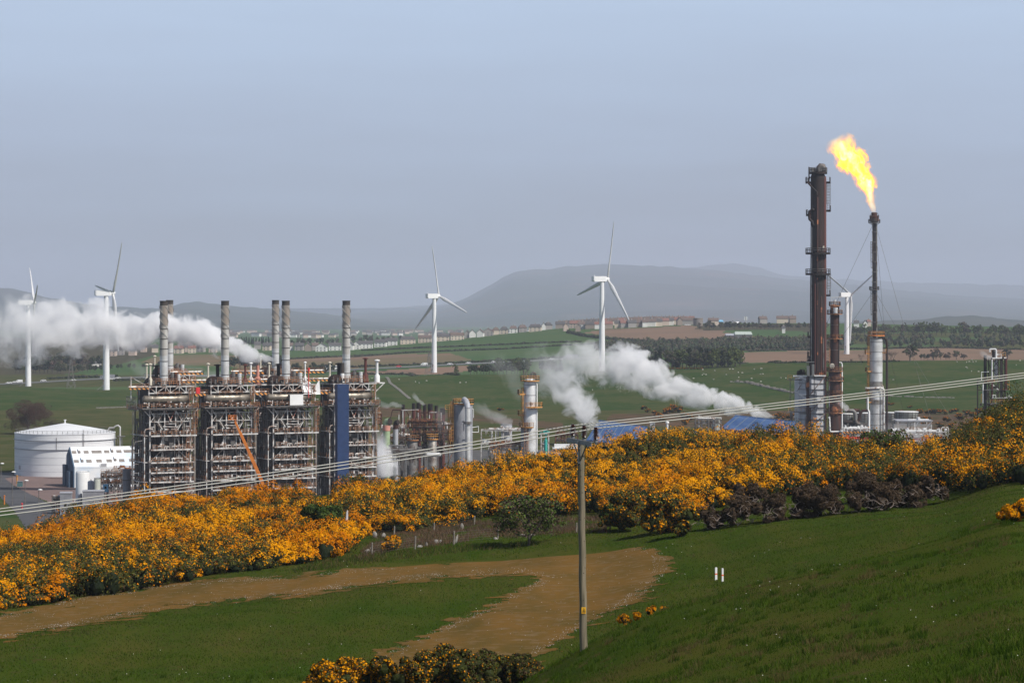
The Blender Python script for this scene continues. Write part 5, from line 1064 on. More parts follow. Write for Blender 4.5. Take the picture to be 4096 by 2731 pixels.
# flare stack with guys
Yf_ = 1130; kf = M(1, Yf_); zf = lambda p: Zp(p, Yf_)
fl = thing('flare_stack', 'slender guyed flare stack topped by a burning flame', 'flare stack', (X(3497, Yf_), Yf_, 0))
m = MB(); m.lathe([(0.9, 0), (0.85, zf(1150)), (0.72, zf(890))], n=20); m.build('stack_tube', mat('dark_glossy_flare_pipe', (0.05, 0.043, 0.042), 0.35, 0.4, (0.03, 0.022, 0.02), 0.3, stretch=(1, 1, 0.3)), fl, True)
m = MB(); m.tube([(0.95, -0.3, 0), (0.95, -0.3, zf(895))], 0.26, 8); m.tube([(-0.75, -0.5, 10), (-0.75, -0.5, zf(895))], 0.14, 6); m.build('gas_line', MT['pipe'], fl, True)
m = MB(); m.lathe([(0.75, zf(895)), (1.55, zf(884)), (1.65, zf(866)), (1.2, zf(864)), (1.1, zf(850)), (1.0, zf(850)), (0.9, zf(860))], n=24)
for a in range(8): c, s = math.cos(a * math.pi / 4), math.sin(a * math.pi / 4); m.beam((1.6 * c, 1.6 * s, zf(886)), (1.75 * c, 1.75 * s, zf(862)), 0.3)
for a in (0.2, 2.9): c, s = math.cos(a), math.sin(a); m.beam((1.9 * c, -0.6, zf(864)), (1.1 * c, -0.6, zf(852)), 0.14)
m.build('burner_tip', MT['rrust'], fl)
for py, rr in ((890, 24), (1158, 20)): deck(fl, py, 0.7, rr, 0, 360, 'galvd', 'galvd', Yf_, 1.2, 0.25)
m = MB()
for a in range(6): c, s = math.cos(a * math.pi / 3), math.sin(a * math.pi / 3); m.beam((2.3 * c, 2.3 * s, zf(891)), (0.7 * c, 0.7 * s, zf(902)), 0.14)
m.ladder(-10 * kf, -0.6, zf(1068), zf(965), 0.8, 0, True, 0.12); m.ladder(-10 * kf, -0.6, zf(1262), zf(1160), 0.8, 0, True, 0.12); m.box(-13 * kf, -1.4, zf(1072), -6 * kf, 0.4, zf(1069)); m.box(-13 * kf, -1.4, zf(1258), -6 * kf, 0.4, zf(1255))
m.build('ladder', MT['galvd'], fl)
for py in range(930, 1340, 40): MB().lathe([(0.85, zf(py)), (1.0, zf(py)), (1.0, zf(py) + 0.3), (0.85, zf(py) + 0.3)], n=16).build('clamp_ring', MT['galvd'], fl)
for (xa, pa, xb, pb, dy) in ((-8, 903, -222, 1400, 20), (6, 900, 168, 1660, -40), (6, 905, 140, 1560, 60), (-8, 1172, -310, 1610, 10), (6, 1170, 240, 1600, -20), (6, 1175, 190, 1680, 50)):
    m = MB(); e_ = Vector((xb * kf, dy, zf(pb))); s_ = Vector((xa * kf, 0, zf(pa)))
    if e_.z > 0: e_ = s_ + (e_ - s_) * (s_.z / (s_.z - e_.z))
    m.tube([s_, (s_ + e_) / 2 + Vector((0, 0, -1.0)), e_], 0.055, 5); m.build('guy_wire', MT['galvd'], fl)

t, r, z = column_vessel('silver_column', 'bright silver column with an orange topmost deck below the flare stack', 3505, 1060, 1352, 50, 'silver',
    decks=[(1340, 68, 0, 360, 0, 'orange'), (1412, 92, 165, 200), (1408, 82, -25, 10), (1483, 88, 150, 215), (1572, 84, 150, 215), (1606, 84, 150, 215)], ladders=[(190, 1345, 1483), (185, 1483, 1600)], head=0.05, bands=(1356, 1368, 1408, 1445, 1490, 1527, 1560, 1617, 1655, 1700, 1740), railm='yrail', pipes=[(25, 1540, 1760, 5, 'galv')])
k3 = M(1, 1060); z3 = lambda p: Zp(p, 1060)
m = MB(); m.tube([(6 * k3, -1, z3(1352)), (30 * k3, -1, z3(1352)), (38 * k3, -1, z3(1358)), (41 * k3, -1, z3(1370)), (41 * k3, -1, 0)], 4.5 * k3, 12); m.build('downcomer', MT['drust'], t, True)
m = MB(); m.tube([(-46 * k3, -2.5, z3(1551)), (-42 * k3, -2.8, z3(1552)), (18 * k3, -2.8, z3(1551)), (26 * k3, -2.8, z3(1556)), (27 * k3, -2.8, z3(1570)), (27 * k3, -2.8, 0)], 0.36, 10); m.tube([(-20 * k3, -1, z3(1345)), (-20 * k3, -1, z3(1318) - 0.8), (20 * k3, -1, z3(1318) - 0.8)], 0.14, 6); m.build('overhead_pipe', MT['galv'], t, True)
m = MB(); m.lathe([(r * 1.01, z3(1545)), (r * 1.012, z3(1528))], n=36); m.lathe([(r * 1.01, z3(1615)), (r * 1.012, z3(1598))], n=36); m.build('stained_band', MT['pipe'], t, True)
m = MB(); m.tube([(-35 * k3, -3, z3(1585)), (-38 * k3, -3, z3(1592)), (-38 * k3, -3, z3(1636)), (-33 * k3, -3, z3(1646)), (-33 * k3, -3, 0)], 0.42, 10); m.build('white_riser', MT['white'], t, True)

# big rusty cross-over duct between the two columns
t = thing('crossover_duct', 'thick brown duct looping between the rusted column and the silver column', 'duct', (X(3380, 1046), 1046, 0)); k4 = M(1, 1046); z4 = lambda p: Zp(p, 1046)
m = MB(); m.tube([(0, 0, z4(1642)), (30 * k4, 0, z4(1642)), (38 * k4, 0, z4(1648)), (42 * k4, 0, z4(1660)), (42 * k4, 0, z4(1685)), (50 * k4, 0, z4(1694)), (60 * k4, 0, z4(1696))], 8 * k4, 14); m.build('lower_loop', MT['galvd'], t, True)
m = MB(); m.tube([(92 * k4, 0.8, z4(1641)), (72 * k4, 0.8, z4(1643)), (62 * k4, 0.8, z4(1652)), (56 * k4, 0.8, z4(1684))], 6 * k4, 12); m.tube([(36 * k4, 0.8, z4(1641)), (60 * k4, 0.8, z4(1642))], 7 * k4, 12); m.build('rusty_elbow', MT['rrust'], t, True)
m = MB(); m.tube([(-5 * k4, 0.5, z4(1688)), (55 * k4, 0.5, z4(1690))], 9 * k4, 14); m.build('ground_duct', MT['drust'], t, True)
for a in (12, 46): MB().beam((a * k4, 0, z4(1692)), (a * k4, 0, 0), 0.5).build('duct_stand', MT['galvd'], t)
t = rack('white shelter frame with hazard stripes between the two columns', 3372, 3476, 1030, [1716, 1742], 6, 'galv', 31, 12, rails=False, mtp=('white', 'pipe'), dense=1.2, bays=3)
m = MB(); w = M(104, 1030); m.box(0, -0.2, Zp(1733, 1030), w, -0.16, Zp(1725, 1030)); m.build('striped_beam', MT['strip'], t)
rack('low red and grey pipework just above the gorse below the shelter frame', 3380, 3530, 1020, [1758, 1772], 5, 'galvd', 33, 22, rails=False, mtp=('red', 'galv', 'pipe'), dense=1.4)
t = thing('horizontal_vessel', 'dark horizontal vessel under the white shelter frame', 'vessel', (X(3425, 1036), 1036, 0)); m = MB(); m.tube([(0, 0, 6.0), (0.5, 0, 6.0), (6.5, 0, 6.0), (7, 0, 6.0)], [0.4, 1.6, 1.6, 0.4], 18); m.build('shell', MT['galvd'], t, True); [MB().box(a, -1, 0, a + 0.6, 1, 4.6).build('saddle', MT['galvd'], t) for a in (1.2, 5.2)]

# cooling fans / slatted drums
def cooler(px, Y, top, dpx, base, label):
    r = M(dpx, Y) / 2; zt_ = Zp(top, Y); zb = Zp(base, Y); t = thing('cooling_tower_cell', label, 'cooling tower', (X(px, Y), Y, 0), 0, 'round slatted cooling cells')
    m = MB(); m.lathe([(r * 0.94, zb), (r * 0.93, zb + 0.4), (r, zt_ - 0.15), (r, zt_), (r * 0.97, zt_), (r * 0.9, zb + 1)], n=40); m.build('fan_shroud', MT['cool'], t, True)
    m = MB()
    for i in range(6): z = zb + (zt_ - zb) * (i + 0.4) / 6; q = r * (0.94 + 0.06 * i / 6) + 0.03; m.lathe([(q, z), (q + 0.16, z), (q + 0.16, z + 0.2), (q, z + 0.2)], n=40)
    for i in range(16): a = 2 * math.pi * i / 16; m.beam(((r * 0.95 + 0.1) * math.cos(a), (r * 0.95 + 0.1) * math.sin(a), zb), ((r + 0.14) * math.cos(a), (r + 0.14) * math.sin(a), zt_), 0.2)
    m.build('stiffener_rib', MT['galvd'], t)
    m = MB(); m.lathe([(r, zt_ - 0.1), (r * 1.04, zt_ - 0.05), (r * 1.04, zt_ + 0.2), (r * 0.97, zt_ + 0.2)], n=40); m.build('rim', MT['white'], t, True)
    m = MB(); m.box(-r * 1.1, -r * 1.0, 0, r * 1.1, r, zb); m.build('casing', MT['galvd'], t)
cooler(3626, 1090, 1647, 92, 1685, 'widest slatted round cooling cell, right of the silver column')
cooler(3562, 1110, 1650, 62, 1690, 'slatted cooling cell half hidden right behind the silver column')
cooler(3455, 1105, 1652, 70, 1690, 'slatted cooling cell seen between the thick duct and the silver column')
cooler(3385, 1110, 1655, 52, 1690, 'slatted cooling cell just right of the rusted column')
cooler(3205, 1100, 1668, 56, 1700, 'slatted cooling cell behind the tower enclosure, left side')
t = rack('white roofed steel canopy with slanted legs right of the silver column', 3592, 3726, 1045, [1686], 12, 'galv', 35, 6, rails=False, mtp=('white',), dense=0.1, brace=False, bays=2)
m = MB(); w = M(134, 1045); z = Zp(1684, 1045); m.box(-0.4, -0.3, z, w + 0.4, 12.4, z + 0.25); m.beam((w * 0.62, 0, z), (w * 0.35, 0, z - 6), 0.2); m.beam((w, 0, z), (w * 0.7, 0, z - 5), 0.2); m.build('canopy_roof', MT['lgrey'], t)
rack('valves and orange pipework under the canopy', 3622, 3720, 1040, [1722, 1745, 1765], 6, 'galvd', 36, 18, mtp=('galv', 'rust', 'galv'), dense=1.2)
rack('pale steaming pipework low at right above the gorse', 3560, 3800, 1025, [1728, 1742, 1762], 6, 'galv', 37, 22, mtp=('white', 'galv', 'red'), dense=0.9, rails=False)
t = thing('long_wall', 'long pale concrete wall behind the canopy', 'wall', (X(3575, 1085), 1085, 0)); m = MB(); m.box(0, 0, 0, M(150, 1085), 0.4, Zp(1698, 1085)); m.build('wall_panel', MT['concrete'], t); m = MB(); m.box(-0.1, -0.05, Zp(1698, 1085), M(151, 1085), 0.45, Zp(1696, 1085)); m.build('coping', MT['lgrey'], t)
t = thing('pipe_hoop', 'thin white pipe hoop at the right end of the pale pipework', 'pipe', (X(3766, 1030), 1030, 0)); m = MB(); z = Zp(1709, 1030); m.tube([(0, 0, 0), (0, 0, z - 0.3), (0.3, 0, z), (2.2, 0, z), (2.5, 0, z - 0.3), (2.5, 0, 0)], 0.14, 6); m.build('hoop', MT['white'], t); m = MB(); m.box(-0.6, -0.4, 0, 3.1, 0.4, z - 2.4); m.build('plinth', MT['concrete'], t)
# right-hand structure
Y5 = 1060; k5 = M(1, Y5); z5 = lambda p: Zp(p, Y5)
t = thing('reactor_structure', 'open steel reactor frame rising behind the gorse at the right edge', 'steel structure', (X(3910, Y5), Y5, 0))
xx = lambda p: (p - 3910) * k5
m = MB()
for p in (3966, 4003, 4020): m.beam((xx(p), 0, 0), (xx(p), 0, z5(1433)), 0.5); m.beam((xx(p), 6, 0), (xx(p), 6, z5(1433)), 0.4)
for p in (3912, 3946): m.beam((xx(p), 1, 0), (xx(p), 1, z5(1520 if p < 3940 else 1420)), 0.45)
m.beam((xx(3943), 2, 0), (xx(3943), 2, z5(1420)), 0.8)
for a, b in ((1432, 1477), (1477, 1524), (1524, 1560), (1560, 1600)):
    m.beam((xx(3966), 0, z5(a)), (xx(4003), 0, z5(b)), 0.2); m.beam((xx(4003), 0, z5(a)), (xx(3966), 0, z5(b)), 0.2); m.beam((xx(4003), 0, z5(a)), (xx(4024), 0, z5(b)), 0.2); m.beam((xx(3946), 1, z5(a)), (xx(3966), 0, z5(b)), 0.2); m.beam((xx(3966), 0, z5(b)), (xx(4024), 0, z5(b)), 0.25)
for py in (1520, 1560): m.beam((xx(3912), 1, z5(py)), (xx(3970), 0, z5(py)), 0.25)
m.beam((xx(3912), 1, z5(1530)), (xx(3930), 1, z5(1555)), 0.2); m.build('lattice_frame', MT['drust'], t)
m = MB(); m.beam((xx(4025), -0.2, z5(1560)), (xx(4025), -0.2, z5(1432)), 0.6); m.beam((xx(3968), -0.3, z5(1600)), (xx(3968), -0.3, z5(1525)), 0.6); m.beam((xx(3937), 0, z5(1523)), (xx(3980), 0, z5(1522)), 0.6); m.beam((xx(3995), -0.4, z5(1560)), (xx(4030), -0.4, z5(1558)), 0.45); m.build('red_column', MT['redstk'], t)
m = MB(); m.tube([(xx(3967), -0.5, z5(1520)), (xx(3967), -0.5, z5(1437))], 0.24, 8); m.tube([(xx(3932), 0, z5(1612)), (xx(3932), 0, z5(1536))], 0.22, 8); m.tube([(xx(3926), 0, z5(1520)), (xx(3926), 0, z5(1488)), (xx(3955), 0, z5(1487))], 0.18, 6); m.beam((xx(3963), -0.3, z5(1533)), (xx(3996), -0.3, z5(1561)), 0.35); m.beam((xx(3968), -0.4, z5(1432)), (xx(4024), -0.4, z5(1431)), 0.4)
m.tube([(xx(3959), 0, z5(1408)), (xx(3959), 0, z5(1398)), (xx(3964), 0, z5(1396)), (xx(3982), 0, z5(1396)), (xx(3985), 0, z5(1402)), (xx(3985), 0, z5(1430))], 0.3, 8); m.tube([(xx(3988), 0, z5(1418)), (xx(4004), 0, z5(1418)), (xx(4005), 0, z5(1430))], 0.2, 8); m.build('white_pipework', MT['white'], t, True)
m = MB(); m.lathe([(6.5 * k5, z5(1512)), (6.5 * k5, z5(1445)), (4 * k5, z5(1440)), (3 * k5, z5(1405)), (1, z5(1404))], xx(3986), 1.5, 16); m.build('reactor_vessel', MT['silver'], t, True)
m = MB(); m.lathe([(6 * k5, z5(1432)), (6 * k5, z5(1400))], xx(3978), 2.5, 14); m.lathe([(5 * k5, z5(1600)), (5 * k5, z5(1560))], xx(3946), -0.5, 14); m.build('dark_vessel', MT['black'], t, True)
m = MB(); m.box(xx(3955), -4, z5(1616), xx(4068), 4, z5(1612)); m.box(xx(3968), -0.5, z5(1435), xx(4026), 6.5, z5(1432)); m.box(xx(3912), 0, z5(1531), xx(3970), 3, z5(1529)); m.box(xx(3935), -0.8, z5(1560), xx(4033), 3, z5(1558)); p = m.build('platform', MT['galvd'], t)
m = MB(); m.rail([(xx(3955), -4, z5(1612)), (xx(4068), -4, z5(1612))], 1.4, 0.12, 1.8); m.rail([(xx(4026), 0, z5(1560)), (xx(4038), 0, z5(1560))], 3.5, 0.1, 1); m.rail([(xx(4000), -0.4, z5(1432)), (xx(4022), -0.4, z5(1432))], 2.2, 0.12, 1.0); m.rail([(xx(3925), 0, z5(1608)), (xx(3931), 0, z5(1608))], 3, 0.1, 0.5); m.rail([(xx(3938), -0.5, z5(1529)), (xx(3990), -0.5, z5(1529))], 1.2, 0.1, 1.2); m.build('railing', MT['yrail'], p)
m = MB(); m.tube([(xx(3964), -3, z5(1591)), (xx(3962), -3, z5(1591)), (xx(4042), -3, z5(1589))], 3.0 * k5, 12); m.tube([(xx(3966), -3, z5(1590)), (xx(3966), -3, z5(1579)), (xx(3977), -3, z5(1579)), (xx(3977), -3, z5(1590))], 0.2, 8); m.tube([(xx(4030), -3, z5(1610)), (xx(4030), -3, z5(1578))], 0.2, 8); m.build('exchanger', MT['silver'], t, True)
R_ = random.Random(5); m = MB()
for i in range(40):
    px = R_.uniform(3915, 4060); py = R_.uniform(1600, 1700) if i < 26 else R_.uniform(1420, 1600); s = R_.uniform(0.3, 1.2)
    if py < 1600: px = R_.uniform(3945, 4022)
    m.box(xx(px), -2.5, z5(py), xx(px) + s, -1.5, z5(py) + R_.uniform(0.3, 1.0))
for i in range(10): px = 3962 + i * 9.5; m.beam((xx(px), -2, 0), (xx(px), -2, z5(1616)), 0.3)
for i in range(5): m.beam((xx(3955 + i * 20), -2, z5(1640)), (xx(3972 + i * 20), -2, z5(1618)), 0.25)
m.build('small_machinery', MT['drust'], t)

# ------------------------------------------------------------------ wooden pole, insulators, cables
YP = 120.0; px_b = 2335; bx_, by_, bz_ = at(px_b, YP)
pole = thing('power_pole', 'weathered wooden power pole carrying three brown insulators', 'power pole', (bx_, by_, bz_))
tp = Vector((X(2323, YP) - bx_, 0, Zp(1768, YP) - bz_))
m = MB(); n = 26; P = [Vector((0, 0, -0.6)).lerp(tp, i / n) + Vector((0.012 * math.sin(i * 1.1), 0, 0)) for i in range(n + 1)]
m.tube(P, [0.165 - 0.032 * i / n for i in range(n + 1)], 20); m.build('shaft', MT['wood'], pole, True)
m = MB(); R_ = random.Random(3)
for i in range(22):
    f = R_.random(); a = R_.uniform(-2.8, -0.3); c = Vector((0, 0, 0)).lerp(tp, f); rr = 0.165 - 0.032 * f; q = c + Vector((rr * math.cos(a), rr * math.sin(a), 0)); q2 = c + Vector((rr * 1.08 * math.cos(a), rr * 1.08 * math.sin(a), 0)); m.tube([q, q2], [0.026, 0.014], 7)
m.build('knot', mat('dark_knot', (0.08, 0.065, 0.045), 0.9), pole)
# crossarm runs away from the viewer: far end left, near end right
CL = Vector((X(2282, 121.2) - bx_, 1.2, Zp(1751, 121.2) - bz_)); CR = Vector((X(2381, 118.8) - bx_, -1.2, Zp(1768, 118.8) - bz_))
cd = (CR - CL).normalized(); pr = Vector((-cd.y, cd.x, 0))
dn = Vector((0, 0, -0.0))
m = MB(); off = -pr * 0.17 if (-pr).y < 0 else pr * 0.17
A_, B_ = CL + off, CR + off
m.beam(A_ + Vector((0, 0, -0.09)), B_ + Vector((0, 0, -0.09)), 0.02, 0.18); m.beam(A_ + Vector((0, 0, 0.0)) - off * 0.35, B_ - off * 0.35, 0.12, 0.02)
m.build('crossarm', MT['bracket'], pole)
m = MB(); lo = tp + off + Vector((0.03, 0, -0.95)); mid = (A_ + B_) / 2
m.beam(mid + Vector((0, -0.02, -0.03)), mid + Vector((0.0, -0.02, -1.02)), 0.12, 0.03); m.beam(mid + Vector((0.05, -0.05, -0.03)), mid + Vector((0.05, -0.05, -1.02)), 0.02, 0.08)
m.beam(A_.lerp(B_, 0.28) + Vector((0, 0, -0.16)), mid + Vector((-0.05, 0, -0.62)), 0.05, 0.02); m.beam(A_.lerp(B_, 0.80) + Vector((0, 0, -0.16)), mid + Vector((0.03, -0.02, -0.92)), 0.06, 0.02)
for zz_ in (-0.35, -0.95): q = mid + Vector((0, -0.05, zz_)); m.tube([q, q + Vector((0, -0.05, 0))], 0.03, 8)
m.build('brace', MT['bracket'], pole)
insp = []
for i, (px, top) in enumerate(((2291, 1697), (2336, 1702), (2383, 1709))):
    yy = (1.0, 0.0, -1.0)[i] ; Yi = YP + yy; base = A_.lerp(B_, (0.10, 0.5, 0.93)[i]); x = X(px, Yi) - bx_; zt_ = Zp(top, Yi) - bz_; zb = base.z
    y_ = Yi - YP
    m = MB(); prof = [(0.05, zb + 0.1)]; nS = 8; H = zt_ - zb - 0.16
    for s in range(nS):
        z = zb + 0.12 + H * s / nS; prof += [(0.072, z), (0.138 - 0.002 * s, z + 0.012), (0.128, z + 0.03), (0.072, z + H / nS * 0.75)]
    prof += [(0.08, zt_ - 0.07), (0.09, zt_ - 0.05), (0.07, zt_ - 0.03), (0.088, zt_), (0.05, zt_ + 0.015)]
    m.lathe(prof, x, y_, 18); ins = m.build('insulator', MT['porc'], pole, True)
    m = MB(); m.lathe([(0.04, zb - 0.04), (0.082, zb - 0.03), (0.082, zb + 0.08), (0.05, zb + 0.11)], x, y_, 16); m.beam((x, y_, zb - 0.04), (x + (0.01), y_ + 0.0, zb - 0.1), 0.1); m.build('insulator_base', MT['bracket'], ins, True)
    insp.append((px, Yi, top + 4))
m = MB(); sz = Zp(2427, YP - 0.17) - bz_; sz0 = Zp(2453, YP - 0.17) - bz_; sx_ = X(2334.5, YP) - bx_; w2 = 0.094; fy = -0.172
m.box(sx_ - w2, fy - 0.006, sz0, sx_ + w2, fy, sz); sg = m.build('warning_sign', MT['signy'], pole)
m = MB(); yq = fy - 0.010
tri = [(-0.072, sz0 + 0.075), (0.072, sz0 + 0.075), (0, sz - 0.035)]
for a, b in ((0, 1), (1, 2), (2, 0)): m.beam((sx_ + tri[a][0], yq, tri[a][1]), (sx_ + tri[b][0], yq, tri[b][1]), 0.006, 0.013)
for a, b in (((0.012, 0.175), (-0.012, 0.135)), ((-0.012, 0.135), (0.014, 0.13)), ((0.014, 0.13), (-0.008, 0.09)), ((-0.03, 0.095), (-0.012, 0.13)), ((0.03, 0.09), (0.016, 0.12))): m.beam((sx_ + a[0], yq, sz0 + a[1]), (sx_ + b[0], yq, sz0 + b[1]), 0.006, 0.012)
m.build('warning_symbol', MT['dark'], sg)
m = MB(); m.beam((sx_ - 0.07, yq, sz0 + 0.035), (sx_ + 0.07, yq, sz0 + 0.035), 0.006, 0.010); m.build('caption_line', mat('sign_red', (0.5, 0.1, 0.02), 0.6), sg)
LBL = ['topmost pale cable, on the farthest insulator', 'middle pale cable, on the insulator over the pole itself', 'lowest pale cable, on the nearest insulator']
for i, (px, Yi, py) in enumerate(insp):
    lpy = (2034, 2046, 2061)[i]; rpy = (1491, 1501, 1511)[i]; YL = 108.4 + (0.9 - 0.9 * i); YR_ = 131 + (0.9 - 0.9 * i)
    Pm = Vector((X(px, Yi), Yi, Zp(py, Yi))); PL = Vector((X(0, YL), YL, Zp(lpy, YL))); PR = Vector((X(4096, YR_), YR_, Zp(rpy, YR_)))
    pts = []
    for (A2, B2, sag) in ((PL, Pm, 0.14), (Pm, PR, 0.06)):
        B2x = B2; Lx = []
        ext = -0.9 if A2 is PL else 0.0; e2 = 1.0 if A2 is PL else 2.2
        for s in range(41):
            f = ext + (e2 - ext) * s / 40; q = A2.lerp(B2, 0) + (B2 - A2) * f; q = q + Vector((0, 0, -4 * sag * f * (1 - f) if f < 1 or True else 0)); Lx.append(q)
        pts += Lx if not pts else Lx[1:]
    m = MB(); m.tube(pts, 0.021, 8); c = m.build('power_cable', MT['wire'], None, True); tag(c, LBL[i], 'cable', 'three cables crossing the view')
    m = MB(); hx = []
    for s in range(61):
        f = s / 60 * 2 - 1; tgt = PR if f > 0 else PL; d = (tgt - Pm).normalized() * abs(f) * 1.3 ; a = s * 1.4
        hx.append(Pm + d + Vector((0, math.cos(a) * 0.03, math.sin(a) * 0.03 - 0.001)))
    m.tube(hx, 0.012, 5); g = m.build('helical_tie', MT['bracket'], c)
# ------------------------------------------------------------------ vapour: real volumes
def vol_nodes(name):
    m = bpy.data.materials.new(name); m.use_nodes = True; nt = m.node_tree; nt.nodes.clear()
    return m, nt.nodes, nt.links
def math_(N, L, op, a, b=None, c=None, clamp=False):
    n = N.new('ShaderNodeMath'); n.operation = op; n.use_clamp = clamp
    for i, v in enumerate((a, b, c)):
        if v is None: continue
        if isinstance(v, (int, float)): n.inputs[i].default_value = v
        else: L.new(v, n.inputs[i])
    return n.outputs[0]
def curve_(N, L, x, pts):
    """x in 0..1 -> piecewise smooth value through pts (values may exceed 1: scaled)"""
    vals = [p[1] for p in pts]; lo, hi = min(vals), max(vals); rg = (hi - lo) or 1
    n = N.new('ShaderNodeFloatCurve'); c = n.mapping.curves[0]; n.mapping.use_clip = False
    for _ in range(len(pts) - 2): c.points.new(0.5, 0.5)
    for q, p in zip(c.points, pts): q.location = (p[0], (p[1] - lo) / rg)
    n.mapping.update(); L.new(x, n.inputs['Value'])
    return math_(N, L, 'MULTIPLY_ADD', n.outputs[0], rg, lo)
def plume_axes(P, Y):
    """P: list of (px, py, radius_px, density). Local x runs along the chord, z perpendicular to it"""
    W_ = [Vector(W(p[0], p[1], Y)) for p in P]; a, b = W_[0], W_[-1]; d = b - a; L_ = d.length; ang = math.atan2(d.z, d.x)
    ca, sa = math.cos(-ang), math.sin(-ang)
    loc = []
    for q, p in zip(W_, P):
        v = q - a; loc.append((v.x * ca - v.z * sa, v.x * sa + v.z * ca, M(p[2], Y), p[3]))
    return a, ang, L_, loc
def plume(name, label, cat, P, Y, k=1.9, scale=0.11, step=0.28, dens=0.3, depth=0.8, group=None, wisp=5.0, stretch=1.0, albedo=(0.995, 0.995, 1.0), seed=0, flame=False, lo=0.0, detail=5.0):
    a, ang, L_, loc = plume_axes(P, Y); pad = 1.30
    m = MB(); xs = [l[0] for l in loc]
    pts = []; rr = []
    x0, x1_ = -loc[0][2] * pad, L_ + loc[-1][2] * pad
    nS = 26; vs = []; fs = []; nr = 14
    for i in range(nS + 1):
        x = x0 + (x1_ - x0) * i / nS; c = float(np.interp(x, xs, [l[1] for l in loc])); r = float(np.interp(x, xs, [l[2] for l in loc])) * pad
        if i in (0, nS): r *= 0.5
        for j in range(nr): t = 2 * math.pi * j / nr; vs.append((x, r * depth * math.cos(t), c + r * math.sin(t)))
    for i in range(nS):
        for j in range(nr): fs.append((i * nr + j, i * nr + (j + 1) % nr, (i + 1) * nr + (j + 1) % nr, (i + 1) * nr + j))
    fs.append(tuple(range(nr - 1, -1, -1))); fs.append(tuple(nS * nr + j for j in range(nr)))
    m.add(vs, fs)
    mt, N, L = vol_nodes(name + '_vapour')
    tc = N.new('ShaderNodeTexCoord'); sx = N.new('ShaderNodeSeparateXYZ'); L.new(tc.outputs['Object'], sx.inputs[0])
    t = math_(N, L, 'DIVIDE', sx.outputs[0], L_)
    cpts = [(l[0] / L_, l[1]) for l in loc]; rpts = [(l[0] / L_, l[2]) for l in loc]; dpts = [(l[0] / L_, l[3]) for l in loc]
    C = curve_(N, L, t, cpts); Rr = curve_(N, L, t, rpts); Dd = curve_(N, L, t, dpts)
    dz = math_(N, L, 'SUBTRACT', sx.outputs[2], C); dy = math_(N, L, 'DIVIDE', sx.outputs[1], depth)
    d2 = math_(N, L, 'ADD', math_(N, L, 'MULTIPLY', dz, dz), math_(N, L, 'MULTIPLY', dy, dy))
    d = math_(N, L, 'DIVIDE', math_(N, L, 'SQRT', d2), math_(N, L, 'MAXIMUM', Rr, 0.05))
    mp = N.new('ShaderNodeMapping'); mp.inputs['Location'].default_value = (seed * 13.7, seed * 5.1, seed * 3.3); mp.inputs['Scale'].default_value = (1 / stretch, 1, 1); L.new(tc.outputs['Object'], mp.inputs[0])
    nz = N.new('ShaderNodeTexNoise'); nz.inputs['Scale'].default_value = scale; nz.inputs['Detail'].default_value = detail; nz.inputs['Roughness'].default_value = 0.64; nz.inputs['Distortion'].default_value = 0.6; L.new(mp.outputs[0], nz.inputs['Vector'])
    n0 = math_(N, L, 'MULTIPLY', math_(N, L, 'SUBTRACT', nz.outputs[0], 0.5), k)
    base = math_(N, L, 'ADD', math_(N, L, 'SUBTRACT', 1.0 - lo, d), n0)
    g = math_(N, L, 'MULTIPLY', base, wisp, clamp=True)
    # fade at the two ends
    e0 = math_(N, L, 'MULTIPLY', math_(N, L, 'ADD', t, 0.02), 30.0, clamp=True); e1 = math_(N, L, 'MULTIPLY', math_(N, L, 'SUBTRACT', 1.0, t), 4.0, clamp=True)
    dn = math_(N, L, 'MULTIPLY', math_(N, L, 'MULTIPLY', math_(N, L, 'MULTIPLY', g, Dd), e0), e1)
    out = N.new('ShaderNodeOutputMaterial')
    if not flame:
        pv = N.new('ShaderNodeVolumePrincipled'); pv.inputs['Color'].default_value = (*albedo, 1); pv.inputs['Anisotropy'].default_value = 0.0
        L.new(math_(N, L, 'MULTIPLY', dn, dens), pv.inputs['Density']); L.new(pv.outputs[0], out.inputs['Volume'])
    else:
        rp = N.new('ShaderNodeValToRGB'); e = rp.color_ramp.elements; e[0].position = 0.0; e[0].color = (1.0, 0.10, 0.006, 1); e[1].position = 0.85; e[1].color = (1.0, 0.85, 0.75, 1); q = e.new(0.3); q.color = (1.0, 0.36, 0.004, 1); q = e.new(0.62); q.color = (1.0, 0.66, 0.03, 1)
        L.new(base, rp.inputs[0]); em = N.new('ShaderNodeEmission'); L.new(rp.outputs[0], em.inputs['Color']); L.new(math_(N, L, 'MULTIPLY', dn, dens), em.inputs['Strength'])
        ab = N.new('ShaderNodeVolumeAbsorption'); ab.inputs['Color'].default_value = (0.95, 0.8, 0.1, 1); L.new(math_(N, L, 'MULTIPLY', dn, 0.26), ab.inputs['Density'])
        ad = N.new('ShaderNodeAddShader'); L.new(em.outputs[0], ad.inputs[0]); L.new(ab.outputs[0], ad.inputs[1]); L.new(ad.outputs[0], out.inputs['Volume'])
    mt.cycles.volume_step_rate = step
    o = m.build(name, mt); o.location = a; o.rotation_euler = (0, -ang, 0); tag(o, label, cat, group, 'stuff' if not flame else None)
    return o
plume('steam_plume', 'long white steam plume blowing left past the grey chimneys', 'steam', [(1092, 1438, 9, 1.0), (1040, 1428, 22, 1.0), (960, 1402, 38, 1.0), (860, 1358, 60, 0.95), (760, 1322, 62, 0.9), (650, 1312, 62, 0.8), (540, 1325, 72, 0.62), (420, 1310, 92, 0.45), (260, 1310, 105, 0.36), (80, 1325, 120, 0.30), (-150, 1335, 135, 0.25)], 855, dens=0.65, scale=0.16, seed=1, k=4.4, step=0.09, wisp=3.2)
